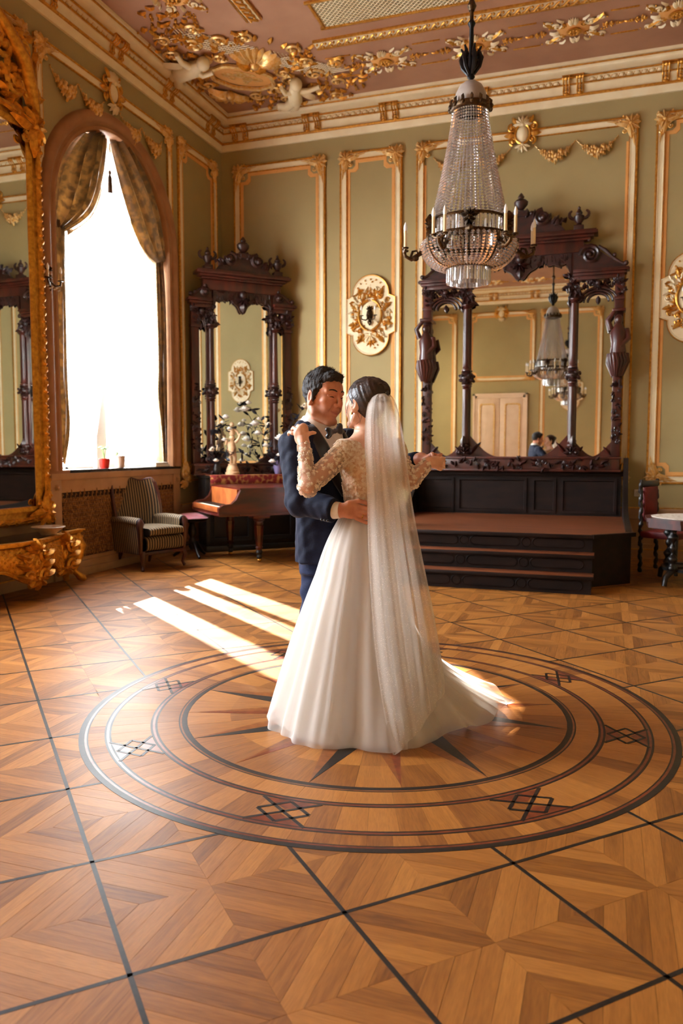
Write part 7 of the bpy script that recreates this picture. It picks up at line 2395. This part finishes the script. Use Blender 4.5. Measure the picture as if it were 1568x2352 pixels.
for k in range(2600):
    v = me.vertices[rr.randrange(nv)]
    co = v.co.copy(); out = (co - cen).normalized()
    d = (out * .55 + HFx * .55 + HUx * .35 + Vector((rr.uniform(-.3, .3), rr.uniform(-.3, .3), rr.uniform(-.2, .3)))).normalized()
    L = rr.uniform(.008, .018) if (co - (gh - groom.location)).dot(HUx) > .06 else rr.uniform(.003, .007)
    s = d.cross(out)
    if s.length < .05: continue
    s.normalize()
    b0 = co - out * .001
    strand.add([b0 - s * .0011, b0 + s * .0011, b0 + d * L], [(0, 1, 2)])
o = obj('hair_strands', strand, HAIR_M, groom, 0); o['kind'] = 'stuff'
# brows and eyes
for e in (1, -1):
    rows = [gq(.1035 - .017 * t, e * (.014 + .040 * t), .0385 + .006 * math.sin(PI * t * .9)) - groom.location for t in np.linspace(0, 1, 7)]
    obj('eyebrow', MB().tube(rows, [.003, .0042, .0045, .0042, .0036, .003, .0018], 6), HAIR_M, groom, 60)
    obj('eye', MB().tube([gq(x_, e * y_, z_) - groom.location for x_, y_, z_ in ((.0925, .021, .0095), (.0940, .027, .0105), (.0938, .034, .0108), (.0915, .041, .0102), (.0870, .047, .0088))], [.0012, .0026, .0030, .0024, .0010], 6), mat('eye_dark', srgb(30, 22, 20), None, .15), groom, 60)

# ================================================================== BRIDE
ps_ = R(34)
BF = HF * math.cos(ps_) - HR * math.sin(ps_)
BL = -HR * math.cos(ps_) - HF * math.sin(ps_)
phh = R(46)
bfx = (HF * math.cos(phh) - HR * math.sin(phh) + HZ * .14).normalized()
blx = -HR * math.cos(phh) - HF * math.sin(phh)
bux = bfx.cross(blx); bux = -bux if bux.z < 0 else bux; bux.normalize()
blx = bux.cross(bfx).normalized()
bh = P(837, 931, 4.02)
bride = thing('person', 'woman in a white lace wedding dress with a long veil, seen from behind', 'person', (P(850, 1650, 4.05).x, P(850, 1650, 4.05).y, 0))
Bh, bq_ = head_prims(bh, bfx, blx, bux, .98, False)
bn0, bn1 = bq_(-.02, 0, -.05), P(843, 1000, 4.03)
btl = [(.86, zc_at(850, 0, 4.06), .150, .120), (.96, zc_at(850, 0, 4.05), .158, .122), (1.04, zc_at(850, 0, 4.04), .140, .105), (1.12, zc_at(849, 0, 4.03), .128, .095), (1.22, zc_at(850, 0, 4.03), .146, .105),
       (1.33, zc_at(851, 0, 4.03), .160, .112), (1.40, zc_at(850, 0, 4.03), .152, .095), (1.45, zc_at(848, 0, 4.03), .115, .075), (1.49, zc_at(845, 0, 4.03), .06, .055)]
torso_b = [column(btl, BL, BF, .03)]
bsL, beL, bwL = P(793, 1034, 3.93), P(707, 1118, 3.80), P(698, 1018, 3.895)
bsR, beR, bwR = P(904, 1030, 4.11), P(941, 1105, 4.06), P(984, 1062, 4.08)
armL_b = chain([bsL, beL], [.050, .040], .03) + chain([beL, bwL], [.040, .0245], .02)
armR_b = chain([bsR, beR], [.050, .040], .03) + chain([beR, bwR], [.040, .0245], .02)
# left hand on his shoulder: back of the hand to the camera, fingers going over the shoulder
lh = P(692, 996, 3.905)
ldir = (P(684, 982, 3.93) - P(698, 1016, 3.895)).normalized()
lac = HR                                         # across the knuckles: thumb side to the right
handL_b = [cap(bwL, P(696, 1008, 3.90), .0245, .026, .02), ell(lh, (ldir, lac, HF), (.042, .036, .015), .018)]
for i, (x, y, L, r) in enumerate(((700, 984, .064, .0092), (690, 982, .070, .0094), (680, 986, .066, .0090), (671, 995, .054, .0082))):
    b0 = P(x, y, 3.918)
    handL_b.append(cap(lh, b0, .014, r * 1.15, .012))
    ps2, _p = finger(b0, ldir * .55 + HF * .6 - HR * (.12 + .1 * i), HF * .6 - HZ, L, r, [.2, .55, .5])
    handL_b += ps2
ps2, _p = finger(P(702, 1001, 3.90), HR * .75 + HZ * .45 + HF * .1, -HZ + HR * .2, .050, .0100, [.0, .30, .25])
handL_b += [cap(P(698, 1008, 3.90), P(702, 1001, 3.90), .014, .0095, .012)] + ps2
# right hand in his
rh = P(1001, 1062, 4.105)
handR_b = [cap(bwR, P(992, 1061, 4.09), .0245, .026, .02), ell(rh, (HR, HZ, HF), (.040, .034, .015), .018)]
for i, off in enumerate((.024, .008, -.008, -.024)):
    ps2, _p = finger(rh + HR * .03 + HZ * off, HR * .6 + HF * .5 - HZ * .1, HF - HR, .058, .0082, [.3, .8, .8])
    handR_b += ps2
ps2, _p = finger(rh - HZ * .022 - HR * .005, HR * .8 - HZ * .5 + HF * .2, HF + HZ * .4, .050, .0088, [.1, .4, .3])
handR_b += ps2
legs_b = chain([zc_at(838, .9, 4.04), zc_at(838, .5, 4.02), zc_at(838, .12, 4.06)], [.085, .06, .04], .03) + chain([zc_at(868, .9, 4.08), zc_at(868, .5, 4.06), zc_at(868, .12, 4.1)], [.085, .06, .04], .03)
body_b = Bh + [cap(bn0, bn1, .046, .048, .03), cap(bn1, zc_at(847, 1.44, 4.035), .048, .07, .05), cap(bsL + HZ * .005, zc_at(846, 1.45, 4.03), .042, .05, .05), cap(bsR + HZ * .005, zc_at(850, 1.45, 4.04), .042, .05, .05)] + torso_b + armL_b + armR_b + legs_b + handL_b + handR_b
def b_attr(V):
    z = np.zeros(len(V), np.float32)
    return {'lip': z, 'stubble': z}
b1l, b1h = box_at(bh, .18)
b2l, b2h = box_at(P(690, 992, 3.92), .12)
b3l, b3h = box_at(P(1004, 1060, 4.1), .10)
multi_body('body', body_b, SKIN_F, bride, .0055, [(b1l, b1h, bn1.lerp(bn0, .3), (bn0 - bn1).normalized(), .0024), (b2l, b2h, bwL, (bwL - beL).normalized(), .0026), (b3l, b3h, bwR, (bwR - beR).normalized(), .003)], b_attr)
# ---- dress
def dress_mat(name, col, transp=0.0, transl=.25, rough=.7, sparkle=0.0, scale=900, spth=.78, sheen=.15):
    m, nt, p = newmat(name)
    out = nt.nodes['Material Output']
    p.inputs['Base Color'].default_value = col; p.inputs['Roughness'].default_value = rough; p.inputs['Sheen Weight'].default_value = sheen
    tl = nd(nt, 'ShaderNodeBsdfTranslucent'); tl.inputs[0].default_value = col
    mx = nd(nt, 'ShaderNodeMixShader'); mx.inputs[0].default_value = transl
    nt.links.new(p.outputs[0], mx.inputs[1]); nt.links.new(tl.outputs[0], mx.inputs[2]); cur = mx.outputs[0]
    if transp:
        tr = nd(nt, 'ShaderNodeBsdfTransparent')
        m2 = nd(nt, 'ShaderNodeMixShader')
        nt.links.new(cur, m2.inputs[1]); nt.links.new(tr.outputs[0], m2.inputs[2])
        lw = nd(nt, 'ShaderNodeLayerWeight'); lw.inputs[0].default_value = .35
        mr = nd(nt, 'ShaderNodeMapRange'); mr.inputs[3].default_value = transp; mr.inputs[4].default_value = transp * .25
        nt.links.new(lw.outputs['Facing'], mr.inputs[0])
        fac = mr.outputs[0]
        if sparkle:
            tc = nd(nt, 'ShaderNodeTexCoord'); vo = nd(nt, 'ShaderNodeTexVoronoi'); vo.inputs['Scale'].default_value = scale
            nt.links.new(tc.outputs['Object'], vo.inputs['Vector'])
            lt = nd(nt, 'ShaderNodeMath', operation='GREATER_THAN'); lt.inputs[1].default_value = .16
            nt.links.new(vo.outputs['Distance'], lt.inputs[0])
            ml = nd(nt, 'ShaderNodeMath', operation='MULTIPLY'); nt.links.new(fac, ml.inputs[0]); nt.links.new(lt.outputs[0], ml.inputs[1]); fac = ml.outputs[0]
        nt.links.new(fac, m2.inputs[0]); cur = m2.outputs[0]
    nt.links.new(cur, out.inputs[0])
    return m
IVORYS = dress_mat('ivory_satin', srgb(232, 222, 208), 0, .12, .6)
TULLE = dress_mat('white_tulle', srgb(238, 234, 230), .62, .5, .8)
VEILM = dress_mat('veil_tulle', srgb(240, 234, 226), .60, .5, .8, .5, 150)
LACE_S = dress_mat('lace_sleeve', srgb(240, 224, 206), .80, .3, .7, .5, 420)
LACE_B = mat('lace_bodice', srgb(232, 208, 178), srgb(214, 176, 140), .65, nscale=70, lo=.42, hi=.58, bump=.5, bscale=120)
BEADS = mat('lace_beads', srgb(242, 228, 206), None, .35, Sheen_Weight=.2)
ctx = np.array([l[0] for l in btl], np.float32); ccx = np.array([l[1].x for l in btl]); ccy = np.array([l[1].y for l in btl])
nBL, nBF = npv(BL), npv(BF)
def b_uv(X, Y, Z):
    z = np.asarray(Z).ravel()
    ix = np.interp(z, ctx, ccx).reshape(np.shape(Z)); iy = np.interp(z, ctx, ccy).reshape(np.shape(Z))
    return (X - ix) * nBL[0] + (Y - iy) * nBL[1], (X - ix) * nBF[0] + (Y - iy) * nBF[1]
def vback(X, Y, Z):     # negative inside the cut-out of the back
    u, f = b_uv(X, Y, Z)
    w = np.clip(.115 * ((Z - 1.25) / .20), -.2, .115)
    return np.maximum(np.abs(u) - w, f + .02)
bod = torso_b + [cap(bsL, zc_at(838, 1.42, 4.02), .046, .05, .04), cap(bsR, zc_at(858, 1.42, 4.05), .046, .05, .04), cap(bsL, bsL.lerp(beL, .22), .048, .046, .03), cap(bsR, bsR.lerp(beR, .22), .048, .046, .03)]
g_b = [func(vback, .006), func(lambda X, Y, Z: Z - .99 + 0 * X, .006), half((0, 0, 1), 1.452, .008)]
bodice = sdf_obj('bodice', bod, LACE_B, bride, .005, grow=.006, post=g_b, smooth=1)
slv = []
for arm, w0, cutz in ((armL_b, bwL, 0), (armR_b, bwR, 0)):
    n = (w0 - (beL if arm is armL_b else beR)).normalized()
    sl = sdf_obj('lace_sleeve', arm, LACE_S, bride, .0045, grow=.005, post=[half(n, float(npv(n) @ npv(w0)) - .004, .003)], smooth=1)
    slv.append(sl)
# embroidered sprigs scattered over bodice and sleeves
sp_mb, bd_mb = MB(), MB()
rr = random.Random(12)
def sprig(co, nr, L):
    t = nr.cross(Vector((rr.uniform(-1, 1), rr.uniform(-1, 1), rr.uniform(-1, 1)))).normalized()
    t = (t - HZ * .5); t = (t - nr * t.dot(nr)).normalized()
    s = nr.cross(t)
    for q in range(5):
        a = -.7 + .35 * q
        d = t * math.cos(a) + s * math.sin(a)
        p0, p1, p2 = co + nr * .001, co + d * (L * .5) + nr * .004, co + d * L + nr * .002
        sp_mb.tube([p0, p1, p2], [.0010, .0014, .0007], 4)
    for q in range(4):
        bd_mb.ball(co + t * (rr.uniform(-.2, .3) * L) + s * (rr.uniform(-.4, .4) * L) + nr * .004, rr.uniform(.0014, .0030), 5, 4)
for src, n in ((bodice, 1100), (slv[0], 400), (slv[1], 260)):
    me = src.data
    V = me.vertices; nv = len(V)
    for k in range(n):
        v = V[rr.randrange(nv)]
        # denser towards the shoulder and the back edge
        sprig(v.co.copy(), v.normal.copy(), rr.uniform(.008, .020))
o = obj('lace_sprigs', sp_mb, BEADS, bride, 60); o['kind'] = 'stuff'
o = obj('lace_beadwork', bd_mb, BEADS, bride, 60); o['kind'] = 'stuff'
obj('necklace', MB().tube([bn1 + (BL * math.cos(t) + BF * math.sin(t)) * .0515 - HZ * (.004 - .006 * math.sin(t)) - bride.location for t in np.linspace(0, 2 * PI, 25)], .0012, 5, cap=False), GOLD, bride, 60)
# skirt: hem outline on the floor from the photo, clockwise from the left
hem_px = [(620, 1640), (634, 1668), (655, 1686), (684, 1702), (730, 1712), (784, 1716), (850, 1721), (905, 1724), (960, 1712), (1010, 1696), (1056, 1682), (1092, 1668), (1130, 1652), (1160, 1634), (1166, 1618), (1140, 1602), (1100, 1592), (1060, 1580), (1025, 1566), (985, 1556), (940, 1562), (895, 1585), (850, 1612), (800, 1628), (745, 1634), (690, 1630), (640, 1624)]
hem = [on_z(x, y, .012) for x, y in hem_px]
train = [0, 0, 0, 0, 0, 0, .05, .15, .3, .5, .7, .85, 1, 1, 1, 1, 1, .8, .5, .2, 0, 0, 0, 0, 0, 0, 0]
def closed_interp(L, n):
    m = len(L)
    out = []
    for i in range(n):
        t = i / n * m
        a = int(t) % m; f = t - int(t)
        p0, p1, p2, p3 = L[(a - 1) % m], L[a], L[(a + 1) % m], L[(a + 2) % m]
        out.append(.5 * ((2 * p1) + (p2 - p0) * f + (2 * p0 - 5 * p1 + 4 * p2 - p3) * f * f + (3 * p1 - p0 - 3 * p2 + p3) * f ** 3))
    return out
NH = 220
hemD = closed_interp(hem, NH); trD = closed_interp(train, NH)
wc = zc_at(850, 1.065, 4.035)
def skirt_rows(scale, foldamp, nfold, zoff, seed, vmax=1.0, start=1.075, wsc=1.0):
    rows = []
    rr = random.Random(seed)
    ph = [rr.uniform(0, 6.28) for _ in range(6)]
    c0 = Vector((wc.x, wc.y, 0))
    NV = 46
    for j in range(NV + 1):
        v = j / NV * vmax
        row = []
        for i in range(NH):
            ang = math.atan2((hemD[i] - c0).y, (hemD[i] - c0).x)
            dirv = Vector((math.cos(ang), math.sin(ang), 0))
            lu, lf = dirv.dot(BL), dirv.dot(BF)
            tr = 1 / math.sqrt((lu / .137) ** 2 + (lf / .107) ** 2) * wsc
            T = c0 + dirv * tr
            B = c0 + (hemD[i] - c0) * scale
            t_ = min(max(trD[i], 0), 1)
            hipr = .012 * math.sin(PI * min(1, v / .3)) * (1 if v < .3 else 0)
            pw_ = .86 + 2.0 * t_
            f = v ** pw_
            z = start * (1 - v ** (1.0 - .18 * t_)) + zoff
            p = T.lerp(Vector((B.x, B.y, 0)), f)
            p = p + dirv * hipr
            fl = math.sin(nfold * 2 * PI * i / NH + ph[0] + .8 * math.sin(3 * v + ph[1])) + .6 * math.sin(nfold * 1.73 * 2 * PI * i / NH + ph[2] - .9 * v) + .4 * math.sin(nfold * 3.1 * 2 * PI * i / NH + ph[3])
            env = (.15 + .85 * v) * (1 if v < .93 else 1 - .4 * (v - .93) / .07)
            p = p + dirv * (foldamp * fl * env)
            z = max(z, .004 + zoff) + (t_ * .035 * (1 + math.sin(9 * 2 * PI * i / NH + ph[4])) * max(0, (v - .6) / .4))
            row.append(Vector((p.x, p.y, z)) - bride.location)
        rows.append(row)
    return rows
obj('skirt', MB().grid(skirt_rows(.925, .010, 13, .0, 4), closed=True), IVORYS, bride, 80)
obj('tulle_overskirt', MB().grid(skirt_rows(.995, .020, 11, .002, 9, start=1.08, wsc=1.03), closed=True), TULLE, bride, 80)
obj('tulle_overskirt', MB().grid(skirt_rows(1.035, .024, 9, .003, 15, start=1.085, wsc=1.05), closed=True), TULLE, bride, 80)
tf = MB()                       # crumpled end of the train
# veil
vl_px = [(864, 905), (852, 912), (845, 928), (840, 960), (838, 1010), (842, 1080), (845, 1150), (846, 1215), (850, 1310), (856, 1410), (864, 1500), (876, 1590), (890, 1670), (905, 1736)]
vr_px = [(886, 903), (899, 908), (909, 924), (918, 960), (927, 1010), (936, 1080), (945, 1150), (956, 1215), (975, 1310), (992, 1390), (1004, 1460), (1014, 1520), (1020, 1560), (1021, 1590)]
def veil(seed, dd, k0, k1, amp, nf, hem_drop=0):
    rr = random.Random(seed)
    ph = [rr.uniform(0, 6.28) for _ in range(4)]
    Lp = smooth_poly([Vector((x, y, 0)) for x, y in vl_px], 2); Rp = smooth_poly([Vector((x, y, 0)) for x, y in vr_px], 2)
    dkey = [(0, 3.93), (.06, 3.885), (.16, 3.865), (.30, 3.835), (.42, 3.765), (.55, 3.695), (.7, 3.615), (.85, 3.545), (1.0, 3.50)]
    dkr = [(0, 3.97), (.06, 3.93), (.16, 3.93), (.3, 3.92), (.42, 3.86), (.55, 3.80), (.7, 3.74), (.85, 3.71), (1.0, 3.73)]
    dkey = [(0, 3.945), (.08, 3.93)] + [((2 + 11 * a) / 13, b) for a, b in dkey]
    dkr = [(0, 3.95), (.08, 3.955)] + [((2 + 11 * a) / 13, b) for a, b in dkr]
    rows = []
    NV, NU = 66, 90
    for j in range(NV + 1):
        v = j / NV
        a, b = poly_at(Lp, v), poly_at(Rp, v)
        da = np.interp(v, [k[0] for k in dkey], [k[1] for k in dkey]); db = np.interp(v, [k[0] for k in dkr], [k[1] for k in dkr])
        row = []
        for i in range(NU + 1):
            u = i / NU
            uu = k0 + (k1 - k0) * u
            x = a.x + (b.x - a.x) * uu; y = a.y + (b.y - a.y) * uu
            if v > .8: y += (hem_drop * math.sin(PI * uu)) * (v - .8) / .2
            bulge = -.055 * math.sin(PI * min(1, max(0, uu))) * (1 - .25 * v) * min(1, .2 + v * 7)
            env = .25 + .75 * min(1, v * 1.6)
            fo = amp * env * (math.sin(2 * PI * nf * uu + ph[0] + .5 * math.sin(2.5 * v + ph[1])) + .35 * math.sin(2 * PI * nf * 2.2 * uu + ph[2]))
            d = da + (db - da) * uu + bulge + fo + dd
            row.append(P(x + 2.5 * math.cos(2 * PI * nf * uu + ph[3]) * env, y, d) - bride.location)
        rows.append(row)
    # cap of gathered tulle over the comb
    return MB().grid(rows)
obj('veil', veil(3, 0, 0, 1, .012, 3.6), VEILM, bride, 80)
obj('veil_layer', veil(8, -.025, -.01, .82, .011, 2.7, 14), VEILM, bride, 80)
obj('veil_comb', MB().tube([P(864 + 22 * t, 905 - 3 * math.sin(PI * t) - 2 * t, 3.93 + .005 * t) - bride.location for t in np.linspace(0, 1, 9)], .007, 7), WHITEP, bride, 60)
# hair: swept up-do
HAIR_F = mat('hair_brunette', srgb(58, 38, 28), srgb(28, 19, 15), .38, nscale=46, stretch=(1, 1, 1), bump=.25, bscale=120)
hb = [ell(bq_(-.014, 0, .046), (bfx, blx, bux), (.105, .088, .102), .02), ell(bq_(-.045, 0, -.01), (bfx, blx, bux), (.055, .066, .06), .03), ell(P(873, 905, 4.0), (HR, HF, HZ), (.046, .060, .056), .03), ell(P(860, 899, 4.0), (HR, HF, HZ), (.068, .080, .060), .03)]
def fcut(X, Y, Z):
    x, y, z = X - bh.x, Y - bh.y, Z - bh.z
    hx = x * bfx.x + y * bfx.y + z * bfx.z; hz_ = x * bux.x + y * bux.y + z * bux.z
    line = np.where(hx > .012, -.002 + (hx - .012) * 1.0, -.002 - (.012 - hx) * 1.5); line = np.maximum(line, -.078)
    return line - hz_
sdf_obj('hair', hb, HAIR_F, bride, .0045, post=[('int', None, None, fcut, .015)], smooth=2, wobble=(.0022, 50, 4))
lk = MB()
rr = random.Random(21)
for k in range(90):
    # locks sweeping from the brow and temple back to the bun
    t = k / 89
    a0 = -1.35 + 2.7 * t
    def on_head(x, y, z):
        n = math.sqrt(x * x + y * y + z * z)
        return bq_(-.014 + .103 * x / n, .086 * y / n, .049 + .102 * z / n)
    s0 = on_head(.72, math.sin(a0) * .95, .28 + .42 * math.cos(a0))
    m0 = on_head(-.25, math.sin(a0) * 1.1, .15 + .95 * math.cos(a0)) * 1.0
    m0 = m0 + (m0 - bq_(-.014, 0, .049)) * .22
    e0 = P(866 + rr.uniform(-10, 18), 897 + rr.uniform(-16, 16), 3.975 + rr.uniform(-.02, .03))
    pts = []
    for q in range(9):
        w = q / 8
        p = s0 * (1 - w) ** 2 + m0 * (2 * w * (1 - w)) * 1.0 + e0 * w * w
        pts.append(p - bride.location + Vector((rr.uniform(-.002, .002), rr.uniform(-.002, .002), rr.uniform(-.002, .002))))
    lk.tube(pts, [.003, .006, .0075, .008, .008, .008, .0075, .006, .003], 5)
for k in range(26):
    a = rr.uniform(0, 6.28); r_ = rr.uniform(.02, .05)
    c = P(874, 900, 3.965)
    pts = [c + (HR * math.cos(a + w * 2.2) + HZ * math.sin(a + w * 2.2)) * (r_ * (1 - .2 * w)) - HF * (.03 * math.sin(w * 3)) - bride.location for w in np.linspace(0, 1, 8)]
    lk.tube(pts, [.003, .006, .008, .009, .009, .008, .006, .003], 5)
o = obj('hair_locks', lk, HAIR_F, bride, 60); o['kind'] = 'stuff'
wp = MB()
for (pts, w) in (([(812, 905), (800, 925), (797, 945), (803, 962), (800, 985)], .0009), ([(818, 912), (806, 935), (812, 952), (803, 975)], .0008), ([(824, 920), (826, 940), (820, 952), (828, 965), (818, 975)], .0008), ([(806, 900), (795, 915), (792, 935), (797, 950)], .0008), ([(822, 900), (808, 915), (806, 930)], .0012), ([(799, 930), (793, 955), (798, 985), (793, 1000)], .0008), ([(830, 925), (832, 950), (826, 972)], .0010)):
    pp = smooth_poly([P(x, y, 3.96) for x, y in pts], 2)
    wp.tube([p - bride.location for p in pp], w, 4)
o = obj('hair_wisps', wp, HAIR_F, bride, 60); o['kind'] = 'stuff'
obj('earring', MB().ball(bq_(.0, .09, -.045) - bride.location, (.005, .005, .007), 8, 5), GOLD, bride, 60)
